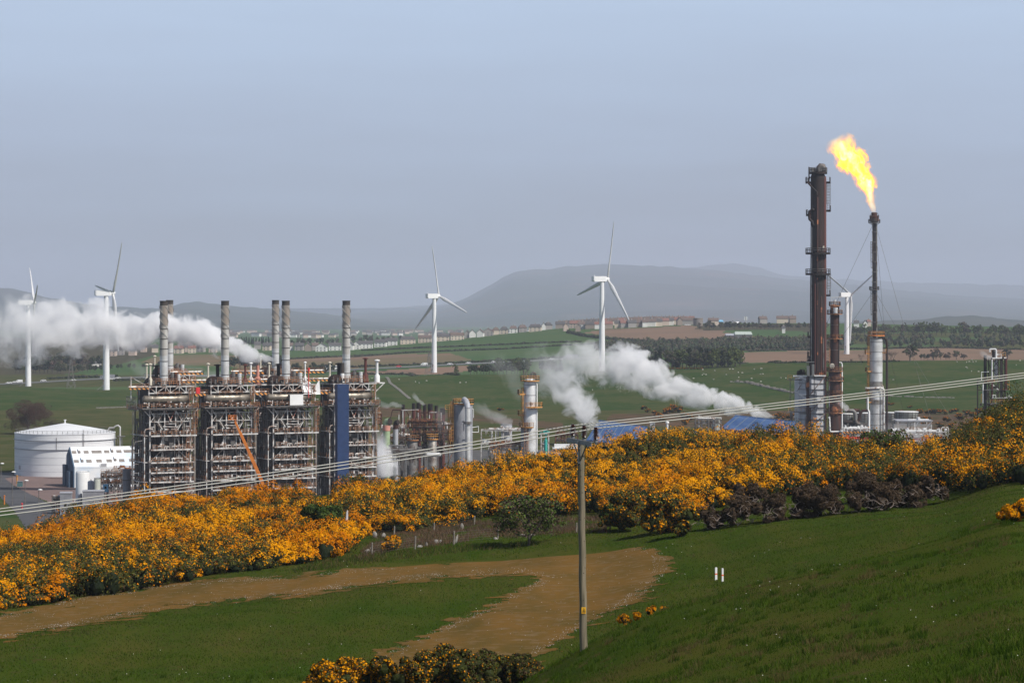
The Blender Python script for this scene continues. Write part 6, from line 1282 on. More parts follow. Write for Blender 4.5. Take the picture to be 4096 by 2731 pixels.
plume('steam_plume', 'bright steam rising from behind the pole top toward the silver column', 'steam', [(2405, 1760, 16, 0.8), (2372, 1690, 38, 0.8), (2325, 1620, 60, 0.65), (2260, 1555, 75, 0.4), (2190, 1500, 80, 0.18), (2120, 1450, 80, 0.08)], 945, dens=0.42, scale=0.16, seed=2, k=4.4, step=0.16, wisp=2.2)
plume('steam_plume', 'long white steam plume blowing left from beyond the second blue roof', 'steam', [(3095, 1668, 8, 1.0), (3030, 1652, 24, 1.0), (2930, 1620, 36, 0.95), (2810, 1588, 44, 0.85), (2700, 1550, 55, 0.7), (2600, 1505, 72, 0.55), (2500, 1465, 84, 0.48), (2400, 1455, 80, 0.34), (2280, 1450, 75, 0.22), (2150, 1452, 70, 0.12), (2050, 1450, 60, 0.06)], 1120, dens=0.55, scale=0.14, seed=3, k=4.4, step=0.10, wisp=2.8)
plume('steam_cloud', 'dense low steam just right of the last furnace tower', 'steam', [(1540, 1905, 50, 1), (1530, 1840, 48, 1), (1524, 1790, 42, 0.8), (1514, 1745, 32, 0.3), (1505, 1705, 26, 0.1)], 838, dens=0.5, scale=0.2, seed=4, k=3.4, step=0.25, wisp=2.5)
G_ = 'small steam wisps over the plant'
plume('steam_wisp', 'steam wisp drifting left from the first red heater stack', 'steam', [(1612, 1625, 5, 0.8), (1575, 1618, 12, 0.8), (1535, 1618, 14, 0.5), (1508, 1600, 15, 0.6), (1495, 1575, 13, 0.4)], 893, dens=0.35, scale=0.35, seed=5, k=2.2, step=0.3, wisp=2.5, group=G_)
plume('steam_wisp', 'steam wisp curling up from the middle red heater stacks', 'steam', [(1698, 1620, 5, 0.9), (1680, 1605, 9, 0.8), (1663, 1590, 10, 0.7), (1652, 1568, 9, 0.4)], 893, dens=0.5, scale=0.4, seed=6, k=2.2, step=0.3, wisp=2.5, group=G_)
plume('steam_wisp', 'thin steam drifting up left from the short grey steaming drum', 'steam', [(2050, 1690, 12, 0.8), (2010, 1680, 26, 0.7), (1970, 1662, 28, 0.6), (1920, 1635, 26, 0.4), (1870, 1612, 22, 0.2), (1800, 1600, 20, 0.1)], 928, dens=0.18, scale=0.25, seed=7, k=2.2, step=0.25, wisp=2.2, group=G_)
plume('steam_wisp', 'small steam puff at the waist of the rusted column', 'steam', [(3392, 1640, 8, 1.0), (3378, 1628, 15, 1.0), (3360, 1612, 14, 0.5), (3345, 1600, 12, 0.2)], 1025, dens=0.45, scale=0.4, seed=8, k=1.9, step=0.3, wisp=2.5, group=G_)
plume('steam_wisp', 'small steam puff beside the top of the right edge frame', 'steam', [(3968, 1428, 6, 1.0), (3952, 1430, 14, 0.9), (3938, 1420, 14, 0.5), (3915, 1405, 12, 0.3)], 1050, dens=0.4, scale=0.4, seed=9, k=2.2, step=0.3, wisp=2.5, group=G_)
plume('steam_wisp', 'low steam hanging under the white canopy', 'steam', [(3735, 1765, 10, 0.8), (3690, 1755, 20, 0.7), (3630, 1740, 32, 0.4), (3560, 1720, 34, 0.3), (3520, 1710, 30, 0.15)], 1018, dens=0.15, scale=0.25, seed=10, k=2.0, step=0.3, wisp=2.2, group=G_)
plume('steam_wisp', 'faint steam above the roofs of the first furnace towers', 'steam', [(960, 1515, 12, 0.7), (900, 1505, 22, 0.7), (830, 1500, 24, 0.5), (760, 1480, 26, 0.25), (700, 1450, 26, 0.12)], 850, dens=0.16, scale=0.22, seed=11, k=2.0, step=0.3, wisp=2.2, group=G_)
plume('steam_wisp', 'faint steam left of the leftmost furnace roof', 'steam', [(600, 1530, 10, 0.6), (575, 1495, 22, 0.6), (540, 1465, 26, 0.4), (500, 1440, 28, 0.15)], 840, dens=0.12, scale=0.22, seed=12, k=2.0, step=0.3, wisp=2.2, group=G_)
plume('steam_wisp', 'faint steam right of the last red heater stack', 'steam', [(1790, 1790, 12, 0.2), (1775, 1720, 28, 0.4), (1765, 1660, 26, 0.5), (1770, 1620, 22, 0.4), (1800, 1610, 18, 0.2)], 880, dens=0.12, scale=0.22, seed=13, k=2.0, step=0.3, wisp=2.2, group=G_)
plume('steam_wisp', 'grey vapour over the trees left of the silver column top', 'steam', [(2110, 1600, 20, 0.15), (2070, 1560, 40, 0.4), (2040, 1500, 50, 0.4), (1990, 1440, 45, 0.3), (1950, 1390, 40, 0.12)], 1000, dens=0.07, scale=0.14, seed=14, k=2.2, step=0.3, wisp=2.0, group=G_)
fm = plume('flare_flame', 'tall leaning yellow-white flame burning from the flare stack', 'flame', [(3497, 851, 6, 0.5), (3488, 815, 17, 0.6), (3480, 780, 22, 1.0), (3474, 745, 36, 1.4), (3455, 712, 38, 1.5), (3430, 675, 45, 1.5), (3402, 638, 58, 1.4), (3382, 605, 47, 1.3), (3362, 575, 54, 1.1), (3342, 548, 40, 0.9)], 1130, dens=0.5, scale=0.42, seed=15, k=3.8, step=0.08, wisp=5.0, depth=0.7, flame=True, stretch=1.6, detail=6)
# the air itself
m = MB(); m.box(-22000, -60, -220, 22000, 36000, 440)
hz = m.build('haze', None) if False else m.build('haze', mat('dummy_air', (1, 1, 1)))
hm, N, L = vol_nodes('pale_air'); pv = N.new('ShaderNodeVolumePrincipled'); pv.inputs['Color'].default_value = (0.73, 0.79, 0.95, 1); pv.inputs['Density'].default_value = 6.0e-5; pv.inputs['Anisotropy'].default_value = 0.0
o_ = N.new('ShaderNodeOutputMaterial'); L.new(pv.outputs[0], o_.inputs['Volume'])
hz.data.materials.clear(); hz.data.materials.append(hm); hz['kind'] = 'stuff'
# ------------------------------------------------------------------ leaf clouds
LM = dict(
    yel=mat('gorse_flower_yellow', (0.64, 0.265, 0.004), 0.7, spec=0.0), ora=mat('gorse_flower_orange', (0.50, 0.158, 0.003), 0.7, spec=0.0),
    ggr=mat('gorse_spine_green', (0.082, 0.085, 0.022), 0.85, spec=0.0), gdk=mat('gorse_dark_green', (0.030, 0.035, 0.012), 0.9, spec=0.0), gbr=mat('gorse_brown_wood', (0.075, 0.048, 0.028), 0.9, spec=0.0),
    dead=mat('dead_gorse_twig', (0.090, 0.064, 0.042), 0.9, spec=0.0), deadd=mat('dead_gorse_dark', (0.045, 0.032, 0.022), 0.9, spec=0.0),
    lg=mat('spring_leaf_green', (0.065, 0.095, 0.024), 0.8, spec=0.0), lgd=mat('dark_leaf_green', (0.022, 0.040, 0.012), 0.85, spec=0.0), lgl=mat('bright_spring_leaf', (0.14, 0.18, 0.045), 0.8, spec=0.0),
    con=mat('conifer_green', (0.022, 0.034, 0.020), 0.9, spec=0.0), cond=mat('conifer_dark', (0.016, 0.022, 0.012), 0.9, spec=0.0),
    ftg=mat('far_leaf_green', (0.070, 0.092, 0.034), 0.85, spec=0.0), ftl=mat('far_spring_leaf', (0.125, 0.150, 0.045), 0.85, spec=0.0), ftd=mat('far_leaf_dark', (0.044, 0.060, 0.032), 0.9, spec=0.0), fbr=mat('far_twig_brown', (0.105, 0.085, 0.068), 0.9, spec=0.0),
    twg=mat('budding_twig_brown', (0.085, 0.062, 0.048), 0.9, spec=0.0), twr=mat('reddish_twig', (0.10, 0.05, 0.042), 0.9, spec=0.0),
    gra=mat('grass_blade_green', (0.056, 0.094, 0.010), 0.85, spec=0.0), grb=mat('grass_blade_dark', (0.022, 0.044, 0.005), 0.9, spec=0.0), grc=mat('grass_blade_dry', (0.085, 0.070, 0.026), 0.9, spec=0.0),  # blades kept dark as well, carrying the foreground cloud shade
    brk=mat('bracken_stalk', (0.11, 0.062, 0.038), 0.9, spec=0.0), brk2=mat('bracken_stalk_pale', (0.17, 0.115, 0.075), 0.9, spec=0.0), peb=mat('pale_pebble', (0.34, 0.32, 0.28), 0.9),
)
def quads(C, Nn, size, r2, asp=1.0):
    """C (n,3) centres, Nn (n,3) facing; one random-spun quad each"""
    n = len(C); Nn = Nn / np.maximum(np.linalg.norm(Nn, axis=1, keepdims=True), 1e-6)
    R_ = r2.normal(size=(n, 3)); A = np.cross(Nn, R_); A /= np.maximum(np.linalg.norm(A, axis=1, keepdims=True), 1e-6); B = np.cross(Nn, A)
    s = np.asarray(size).reshape(-1, 1); a = A * s; b = B * s * asp; j = lambda: r2.uniform(0.6, 1.1, (n, 1))
    V = np.stack([C - a * j() - b * j(), C + a * j() - b * j(), C + a * j() + b * j(), C - a * j() + b * j()], 1).reshape(-1, 3)
    return V
def unit(n, r2):
    v = r2.normal(size=(n, 3)); return v / np.linalg.norm(v, axis=1, keepdims=True)
_ico = None
def ico():
    global _ico
    if _ico is None:
        import bmesh
        b = bmesh.new(); bmesh.ops.create_icosphere(b, subdivisions=2, radius=1.0); _ico = (np.array([v.co[:] for v in b.verts]), np.array([[v.index for v in f.verts] for f in b.faces])); b.free()
    return _ico
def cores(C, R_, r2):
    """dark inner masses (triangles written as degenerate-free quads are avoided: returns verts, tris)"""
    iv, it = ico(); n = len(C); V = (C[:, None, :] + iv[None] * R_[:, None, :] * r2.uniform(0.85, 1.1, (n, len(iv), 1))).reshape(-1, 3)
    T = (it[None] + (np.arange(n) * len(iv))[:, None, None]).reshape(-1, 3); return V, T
def cloud(name, cen, rad, per, size, mats, pfun, r2, parent=None, asp=1.0, face=0.55, core=None, cull=0.35, lobes=6, lobe_r=0.45, corescale=0.72):
    """bushes: cen (m,3) centres, rad (m,3) radii; 'per' leaves each, on lobes round each centre"""
    m = len(cen); LD = unit(m * lobes, r2).reshape(m, lobes, 3); LD[..., 2] = np.where(LD[..., 2] < -0.45, -LD[..., 2], LD[..., 2])
    LC = cen[:, None, :] + LD * rad[:, None, :] * (1 - lobe_r * 0.8); lr = rad[:, None, :] * lobe_r * r2.uniform(0.75, 1.25, (m, lobes, 1))
    bi = np.repeat(np.arange(m), per); li = r2.integers(0, lobes, m * per); D = unit(m * per, r2)
    out = LC[bi, li] - cen[bi]; out /= np.maximum(np.linalg.norm(out, axis=1, keepdims=True), 1e-6)
    flip = (D * out).sum(1) < -0.25; D[flip] *= -1
    if cull is not None: k = D[:, 1] < cull; bi, li, D = bi[k], li[k], D[k]
    Cc = LC[bi, li] + D * lr[bi, li] * r2.uniform(0.82, 1.08, (len(bi), 1))
    nn = D * face + unit(len(D), r2) * (1 - face)
    s = size * r2.uniform(0.6, 1.35, len(D))
    V = quads(Cc, nn, s, r2, asp); mi = pfun(Cc, D, bi, li, r2)
    Fq = np.arange(len(Cc) * 4).reshape(-1, 4)
    o = npmesh(name, V, Fq, mats, mi, parent)
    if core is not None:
        cv, ct = cores(cen, rad * corescale, r2); ci = npmesh('dark_core', cv, ct, [core], None, o)  # solid dark mass filling the crown, its colour stands for the shaded inside
    return o
def pick(r2, n, p):
    return np.searchsorted(np.cumsum(p), r2.uniform(0, sum(p) * 0.9999, n))
# ------------------------------------------------------------------ gorse bank
NB = [(-300, 2490), (0, 2445), (150, 2425), (300, 2402), (450, 2382), (600, 2360), (750, 2332), (900, 2302), (1050, 2285), (1200, 2266), (1330, 2240), (1400, 2205), (1440, 2160), (1500, 2128), (1600, 2135), (1750, 2118), (1900, 2085), (2050, 2080), (2200, 2072), (2380, 2072), (2480, 2085), (2600, 2100), (2750, 2080), (2850, 2045), (2950, 2020), (3100, 1995), (3300, 1972), (3500, 1965), (3700, 1955), (3780, 1975), (3900, 1970), (4096, 1945), (4500, 1915)]
nbx = np.array([p[0] for p in NB], float); nby = np.array([hit(p[0], p[1], 130) for p in NB])
GAPS = [(1435, 1905, 75, 26), (2560, 1895, 40, 16), (2760, 1735, 55, 10), (2905, 1708, 45, 14), (1290, 2000, 60, 40), (2120, 2060, 60, 60)]
r2 = np.random.default_rng(21); sp = 1.62; gx, gy = np.meshgrid(np.arange(-100, 104, sp), np.arange(190, 336, sp)); gx = gx.ravel() + r2.uniform(-.7, .7, gx.size) * sp * 0.8; gy = gy.ravel() + r2.uniform(-.7, .7, gy.size) * sp * 0.8
gpx = CX + gx / gy * F; ny = np.interp(gpx, nbx, nby); far = np.interp(gpx, [-400, 0, 400, 4500], [322, 322, 326, 330])
gz = zt(gx, gy); gpy = HY + (CZ - gz) / gy * F
keep = (gy > ny + 0.6 + 1.5 * fbm(gx, gy, 6, 2)) & (gy < far) & (gpx > -900) & (gpx < 4950)
for a, b, c, d in GAPS: keep &= ~((((gpx - a) / c) ** 2 + ((gpy - b) / d) ** 2) < 1)
gx, gy, gz, gpx = gx[keep], gy[keep], gz[keep], gpx[keep]; n = len(gx)
big = np.clip((gpx - 3000) / 900, 0, 1)
R1 = r2.uniform(0.85, 1.55, n) * (1 + 0.25 * big) * (0.8 + 0.5 * fbm(gx, gy, 9, 31)); H1 = R1 * r2.uniform(0.85, 1.25, n) * (0.15 + 1.75 * fbm(gx, gy, 7, 44)) * np.clip((336 - gy) / 14, 0.6, 1)
cen = np.stack([gx, gy, gz + H1 * 0.35], 1); rad = np.stack([R1, R1, H1], 1)
bl = fbm(gx, gy, 16, 7) * 0.75 + r2.uniform(0, 0.25, n) + 0.0 - 0.24 * big - 0.14 * np.clip((700 - gpx) / 700, 0, 1) * np.clip((270 - gy) / 50, 0, 1) - 0.22 * np.exp(-((gpx - 2620) / 200) ** 2) * (gy < 262)
lobq = r2.uniform(-0.22, 0.22, (n, 6))
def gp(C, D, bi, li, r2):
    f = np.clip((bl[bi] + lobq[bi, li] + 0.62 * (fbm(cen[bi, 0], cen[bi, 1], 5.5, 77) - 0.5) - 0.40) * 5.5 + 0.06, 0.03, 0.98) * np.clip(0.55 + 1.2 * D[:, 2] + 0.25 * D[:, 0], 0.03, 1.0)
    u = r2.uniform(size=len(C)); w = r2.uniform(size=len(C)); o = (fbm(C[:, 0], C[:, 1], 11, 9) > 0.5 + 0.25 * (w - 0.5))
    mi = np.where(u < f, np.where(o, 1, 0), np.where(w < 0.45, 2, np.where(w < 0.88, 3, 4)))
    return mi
GM = [LM['yel'], LM['ora'], LM['ggr'], LM['gdk'], LM['gbr']]
PER = 600
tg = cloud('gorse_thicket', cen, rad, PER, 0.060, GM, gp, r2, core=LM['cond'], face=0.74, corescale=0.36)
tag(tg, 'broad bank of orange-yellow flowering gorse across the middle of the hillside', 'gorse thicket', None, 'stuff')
print('gorse bushes', n)

def bush(name, label, cat, base, R_, Hh, nb, per, size, mats, p, seed, trunk=True, spread=0.5, core=None, asp=1.0, group=None, squash=0.75, low=0.35):
    r3 = np.random.default_rng(seed); t = thing(name, label, cat, base, 0, group)
    a = r3.uniform(0, 2 * np.pi, nb); q = np.sqrt(r3.uniform(0, 1, nb)) * spread
    z = Hh * (low + (0.98 - low - 0.2) * r3.uniform(0, 1, nb) ** 0.8); sh = np.sqrt(np.clip(1 - ((z / Hh - low) / (1.05 - low)) ** 2, 0.15, 1))
    c = np.stack([R_ * q * np.cos(a) * 1.5 * sh, R_ * q * np.sin(a) * 1.5 * sh, z], 1); rr = R_ * r3.uniform(0.28, 0.5, nb) * (1.0 if nb > 4 else 1.6)
    rad_ = np.stack([rr, rr, rr * squash], 1)
    f = (lambda C, D, bi, li, r_: pick(r_, len(C), p)) if not callable(p) else p
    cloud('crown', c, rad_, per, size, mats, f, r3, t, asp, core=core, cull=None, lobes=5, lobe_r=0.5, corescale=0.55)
    if trunk:
        m = MB(); m.tube([(0, 0, -0.3), (0.02 * R_, 0, Hh * 0.3), (0, 0, Hh * 0.6)], [max(0.05, 0.05 * R_), 0.04 * R_, 0.02 * R_], 7)
        rq = random.Random(seed)
        for i in range(7):
            c_ = c[i % nb]; m.tube([(0, 0, Hh * rq.uniform(0.08, 0.4)), (c_[0] * 0.5, c_[1] * 0.5, c_[2] * 0.7), tuple(c_)], [0.03 * R_, 0.018 * R_, 0.006 * R_], 5)
        m.build('trunk', MT['bark'], t)
    return t
def gorse(label, px, py, Y, wpx, hpx, flower, seed, nb=9, per=520, sz=0.085, g=None):
    if Y is None: b = G(px, py, 130)
    else: b = at(px, Y)
    R_ = M(wpx, b[1]) / 2; Hh = M(hpx, b[1]); f = flower
    return bush('gorse_bush', label, 'gorse bush', b, R_, Hh, nb, per, sz, GM, [f * 0.7, f * 0.3, (1 - f) * 0.4, (1 - f) * 0.42, (1 - f) * 0.18], seed, core=LM['gdk'], group=g, low=0.0, squash=1.0, trunk=False)
# individually standing bushes
bush('green_bush', 'rounded dark green leafy bush standing in the flowering gorse at left', 'bush', at(1290, 262), M(175, 262) / 2, M(165, 262), 16, 900, 0.11, [LM['lg'], LM['lgd'], LM['lgl']], [0.4, 0.5, 0.1], 5, core=LM['lgd'], low=0.2)
bush('hawthorn_tree', 'sparse green hawthorn with a forked trunk left of the wooden pole', 'tree', at(2115, 238), M(230, 238) / 2, M(215, 238), 40, 130, 0.07, [LM['lg'], LM['lgl'], LM['twg']], [0.5, 0.12, 0.38], 6, spread=0.7, low=0.2)
bush('scrub_tree', 'thin greenish scrub tree on the crest below the silver column', 'tree', at(3535, 288), M(230, 288) / 2, M(150, 288), 20, 260, 0.085, [LM['lg'], LM['lgd'], LM['twg']], [0.45, 0.25, 0.3], 7, spread=0.7, low=0.2)
bush('green_bush', 'small green bush right of the wooden pole in front of the gorse', 'bush', at(2440, 246), M(120, 246) / 2, M(120, 246), 9, 500, 0.09, [LM['lg'], LM['lgd'], LM['yel']], [0.45, 0.4, 0.15], 8, low=0.2)
gorse('dark sparse-flowered gorse bush bulging onto the field right of the pole', 2500, 2125, None, 190, 175, 0.16, 10, 12, 900)
gorse('dark gorse bush with scattered yellow flowers beside the first one', 2640, 2135, None, 200, 170, 0.22, 11, 12, 900)
gorse('small dark gorse bush sitting lowest on the grass right of the pole', 2720, 2150, None, 150, 120, 0.20, 12, 8, 800)
gorse('low round gorse bush full of flowers on the fence line', 1557, 2205, None, 90, 58, 0.62, 13, 7, 600)
gorse('small flowering gorse tuft at the lower edge of the bank above the track', 1345, 2235, None, 60, 40, 0.6, 14, 5, 400)
gorse('bright yellow gorse bush on the near slope at the right edge', 4062, None, 128, 190, 60, 0.78, 15, 10, 900, 0.045)
for i, (px, Y, w, h, lb) in enumerate(((2500, 126, 60, 62, 'yellow gorse sprig lowest on the near slope crest'), (2545, 126, 36, 40, 'tiny yellow gorse sprig beside the lowest one on the crest'), (2610, 127, 46, 34, 'middle yellow gorse sprig along the near slope crest'), (2660, 128, 40, 28, 'highest yellow gorse sprig along the near slope crest'))):
    gorse(lb, px, None, Y, w, h, 0.8, 30 + i, 4, 160, 0.035, 'gorse sprigs along the near crest')
FGY = 129
for i, (px, w, h, f, lb) in enumerate(((1300, 210, 250, 0.50, 'flower-covered gorse bush at the left end of the foreground clump'), (1440, 230, 275, 0.46, 'second flower-covered gorse bush in the foreground clump'), (1590, 200, 310, 0.24, 'gorse bush with bright flowering tips in the foreground clump'), (1730, 220, 320, 0.13, 'tall gorse bush with one flowering spike in the foreground clump'), (1870, 210, 300, 0.07, 'dark gorse bush right of the flowering ones in the foreground clump'), (1990, 190, 250, 0.05, 'dark brown-green gorse bush near the right end of the foreground clump'), (2095, 130, 165, 0.04, 'lowest dark gorse bush at the right end of the foreground clump'))):
    Y = FGY - 3 + (i % 2) * 1.5 + (3.0 if i > 4 else 0); b = at(px, Y); need = b[2] - (CZ - (2731 - HY) / F * Y)
    top = (2632, 2606, 2596, 2574, 2590, 2604, 2634)[i]; Hh = Zp(top, Y) - b[2]; R_ = M(w, Y) / 2
    bush('gorse_bush', lb, 'gorse bush', b, R_ * 1.15, Hh, 30, 900, 0.040, GM, [f * 0.8, f * 0.2, (1 - f) * 0.35, (1 - f) * 0.42, (1 - f) * 0.23], 50 + i, core=LM['gdk'], group='gorse bushes in the foreground clump', low=0.1, spread=0.62, squash=1.0, trunk=False)
# dead brush heaps
def dead_brush(label, px, py, w, h, seed):
    b = G(px, py, 130); r3 = random.Random(seed); R_ = M(w, b[1]) / 2; Hh = M(h, b[1]); t = bush('dead_brush', label, 'dead brush', b, R_, Hh, 10, 620, 0.075, [LM['dead'], LM['deadd'], LM['gbr']], [0.42, 0.38, 0.2], seed, core=LM['deadd'], asp=0.4, group='heaps of dead brown gorse along the bank foot', low=0.0, trunk=False, spread=0.66, squash=1.0)
    m = MB()
    for i in range(14):
        a = r3.uniform(0, 6.28); x, y = math.cos(a) * R_ * r3.uniform(0.1, 0.9), -abs(math.sin(a)) * R_ * 0.9; P = [Vector((x, y, r3.uniform(0.05, Hh * 0.5)))]
        for s in range(5): P.append(P[-1] + Vector((r3.uniform(-0.35, 0.35), r3.uniform(-0.25, 0.15), r3.uniform(-0.12, 0.3))))
        m.tube(P, [0.035, 0.03, 0.025, 0.02, 0.014, 0.008], 5)
    m.build('bleached_branch', mat('bleached_branch_wood', (0.24, 0.19, 0.16), 0.9), t)
for i, (px, py, w, h) in enumerate(((2850, 2118, 150, 90), (2965, 2100, 150, 120), (3080, 2088, 160, 110), (3200, 2070, 160, 120), (3310, 2060, 160, 130), (3420, 2045, 170, 140), (3530, 2042, 160, 110), (3640, 2030, 170, 130), (3740, 2015, 130, 110), (3000, 2050, 150, 120), (3250, 2025, 160, 110), (3500, 2005, 160, 110))):
    dead_brush('%s heap of dead brown gorse counting from the left at the bank foot' % ORD[i] if i < 9 else ('upper heap of dead brown gorse behind the %s front heap' % ('second', 'fourth', 'seventh')[i - 9]), px, py, w, h, 70 + i)

# ------------------------------------------------------------------ grass
def blades(name, x, y, h, w, mats, mi, r2, lean=0.5):
    n = len(x); z = zt(x, y); a = r2.uniform(0, np.pi, n); dx = np.cos(a) * w / 2; dy = np.sin(a) * w / 2 * 0.4; lx = r2.normal(0, lean, n) * h; ly = r2.normal(0, lean * 0.6, n) * h
    V = np.stack([np.stack([x - dx, y - dy, z - 0.02], 1), np.stack([x + dx, y + dy, z - 0.02], 1), np.stack([x + lx, y + ly, z + h], 1)], 1).reshape(-1, 3)
    return npmesh(name, V, np.arange(n * 3).reshape(-1, 3), mats, mi)
def area(n, Y0, Y1, r2, p0=-150, p1=4250, pw=2.0):
    Y = (Y0 ** pw + (Y1 ** pw - Y0 ** pw) * r2.uniform(size=n)) ** (1 / pw); px = r2.uniform(p0, p1, n); return X(px, Y), Y, px
r2 = np.random.default_rng(5)
x, y, px = area(560000, 50, 150, r2, -600, 5200, 1.1); z = zt(x, y); py = HY + (CZ - z) / y * F
nearline = np.interp(px, [0, 2000, 2335, 2700, 3300, 4096], [140, 130, 124, 124, 124, 124]); k = (py < 2860) & (y < nearline) & (py > 1900); x, y, px = x[k], y[k], px[k]
cl = fbm(x, y, 1.6, 3); pat = fbm(x, y, 9, 4); dry = fbm(x, y, 6, 14) + 0.2 * vnoise(x, y, 0.9, 15)
h = (0.04 + 0.24 * np.clip((cl - 0.42) * 3, 0, 1) * np.clip(pat * 1.8 - 0.3, 0.15, 1)) * r2.uniform(0.6, 1.3, len(x)); u = r2.uniform(size=len(x))
mi = np.where(u < np.clip((dry - 0.56) * 2.8 + 0.08, 0.04, 0.75), 2, np.where(u < 0.55, 0, 1))
tag(blades('grass', x, y, h, 0.030, [LM['gra'], LM['grb'], LM['grc']], mi, r2), 'short rough grass with darker tufts on the near slope', 'grass', None, 'stuff')
x, y, px = area(390000, 132, 262, r2, -800, 4900, 1.2); z = zt(x, y); py = HY + (CZ - z) / y * F
ntr = ~trk(px, py, x, y); ny = np.interp(px, nbx, nby); k = ntr & (y < ny + 2) & (py < 2790); x, y, px, py = x[k], y[k], px[k], py[k]
dry = fbm(x, y, 7, 24) + 0.2 * vnoise(x, y, 1.2, 25); sedge = inpoly(px, py, [(1150, 2290), (1300, 2235), (1480, 2215), (1800, 2185), (2150, 2165), (2150, 2180), (1800, 2215), (1500, 2250), (1200, 2290)])
h = np.where(sedge, 0.28, 0.06 + 0.05 * fbm(x, y, 2, 8)) * r2.uniform(0.6, 1.4, len(x)); u = r2.uniform(size=len(x))
mi = np.where(u < np.where(sedge, 0.42, np.clip((dry - 0.66) * 1.6 + 0.05, 0.02, 0.5)), 2, np.where(u < 0.62, 0, 1))
tag(blades('meadow_grass', x, y, h, np.where(sedge, 0.06, 0.055), [LM['gra'], LM['grb'], LM['grc']], mi, r2), 'short green meadow grass round the gravel track', 'grass', None, 'stuff')
# grass blades straying on to the track margins and middle
x, y, px = area(150000, 138, 222, r2, -150, 2760, 1.2); z = zt(x, y); py = HY + (CZ - z) / y * F; k = trk(px, py, x, y) & (fbm(x, y, 2.6, 41) > 0.50 - 0.25 * (fbm(x, y, 14, 42) - 0.5)); x, y = x[k], y[k]
tag(blades('track_weeds', x, y, r2.uniform(0.02, 0.07, len(x)), 0.06, [LM['grc'], LM['gra'], LM['grb']], pick(r2, len(x), [0.5, 0.25, 0.25]), r2), 'thin yellowed weeds growing through the gravel track', 'weeds', None, 'stuff')
# bracken
x, y, px = area(60000, 212, 275, r2, 1380, 2480, 1.0); z = zt(x, y); py = HY + (CZ - z) / y * F; ny = np.interp(px, nbx, nby)
k = (fbm(x, y, 2.5, 67) > 0.36) & inpoly(px, py + 40 * (fbm(x, y, 3, 3) - 0.5), [(1430, 2235), (1480, 2185), (1500, 2140), (1700, 2110), (1900, 2080), (2050, 2080), (2420, 2068), (2430, 2135), (2250, 2140), (2000, 2150), (1850, 2165), (1700, 2185), (1500, 2230)]) & (y > 205); x, y = x[k], y[k]
tag(blades('dead_bracken', x, y, r2.uniform(0.12, 0.55, len(x)) * (0.4 + fbm(x, y, 3, 66)), 0.05, [LM['brk'], LM['brk2'], LM['dead']], np.where(fbm(x, y, 4, 68) > 0.58, 2, pick(r2, len(x), [0.5, 0.2, 0.3])), r2, 0.5), 'pinkish brown dead bracken between the fence and the gorse', 'bracken', None, 'stuff')
# pebbles
x, y, px = area(52000, 140, 222, r2, -150, 2800, 1.2); z = zt(x, y); py = HY + (CZ - z) / y * F
ins = inpoly(px, py, TRACK); edge = ins & ~inpoly(px + 0, py + 22, TRACK) | ins & ~inpoly(px, py - 18, TRACK) | ins & ~inpoly(px - 60, py, TRACK) & (px > 1500) | ins & ~inpoly(px + 60, py, TRACK) & (px > 1500)
k = (edge & (fbm(x, y, 2.2, 51) > 0.40)) | (ins & (r2.uniform(size=len(x)) < 0.04)); x, y = x[k], y[k]; s = r2.uniform(0.012, 0.035, len(x)); z = zt(x, y) + 0.04
C = np.stack([x, y, z], 1); V = np.stack([C + np.stack([-s, -s, 0 * s], 1), C + np.stack([s, -s, 0 * s], 1), C + np.stack([0 * s, s, 0 * s], 1), C + np.stack([0 * s, 0 * s, s * 1.3], 1)], 1).reshape(-1, 3)
b_ = np.arange(len(x))[:, None, None] * 4; Ft = (np.array([[0, 1, 3], [1, 2, 3], [2, 0, 3]])[None] + b_).reshape(-1, 3)
tag(npmesh('pebbles', V, Ft, [LM['peb'], gm['gravel'], MT['stone']], np.repeat(pick(r2, len(x), [0.14, 0.5, 0.36]), 3)), 'scattered pale stones along the edges of the gravel track', 'stones', None, 'stuff')
# daisies / litter specks on the meadow
x, y, px = area(900, 60, 240, r2, 0, 4200, 1.0); z = zt(x, y); py = HY + (CZ - z) / y * F; k = (py < 2740) & (fbm(x, y, 5, 61) > 0.58) & ~trk(px, py, x, y) & (y < np.interp(px, nbx, nby)); x, y = x[k], y[k]
C = np.stack([x, y, zt(x, y) + 0.06], 1); s = 0.010 + 0.00006 * y; V = quads(C, np.tile([[0.2, -0.6, 0.8]], (len(x), 1)), s, r2)
tag(npmesh('daisies', V, np.arange(len(x) * 4).reshape(-1, 4), [mat('daisy_white', (0.7, 0.7, 0.62), 0.8)]), 'tiny white daisies dotted over the grass', 'daisies', None, 'stuff')

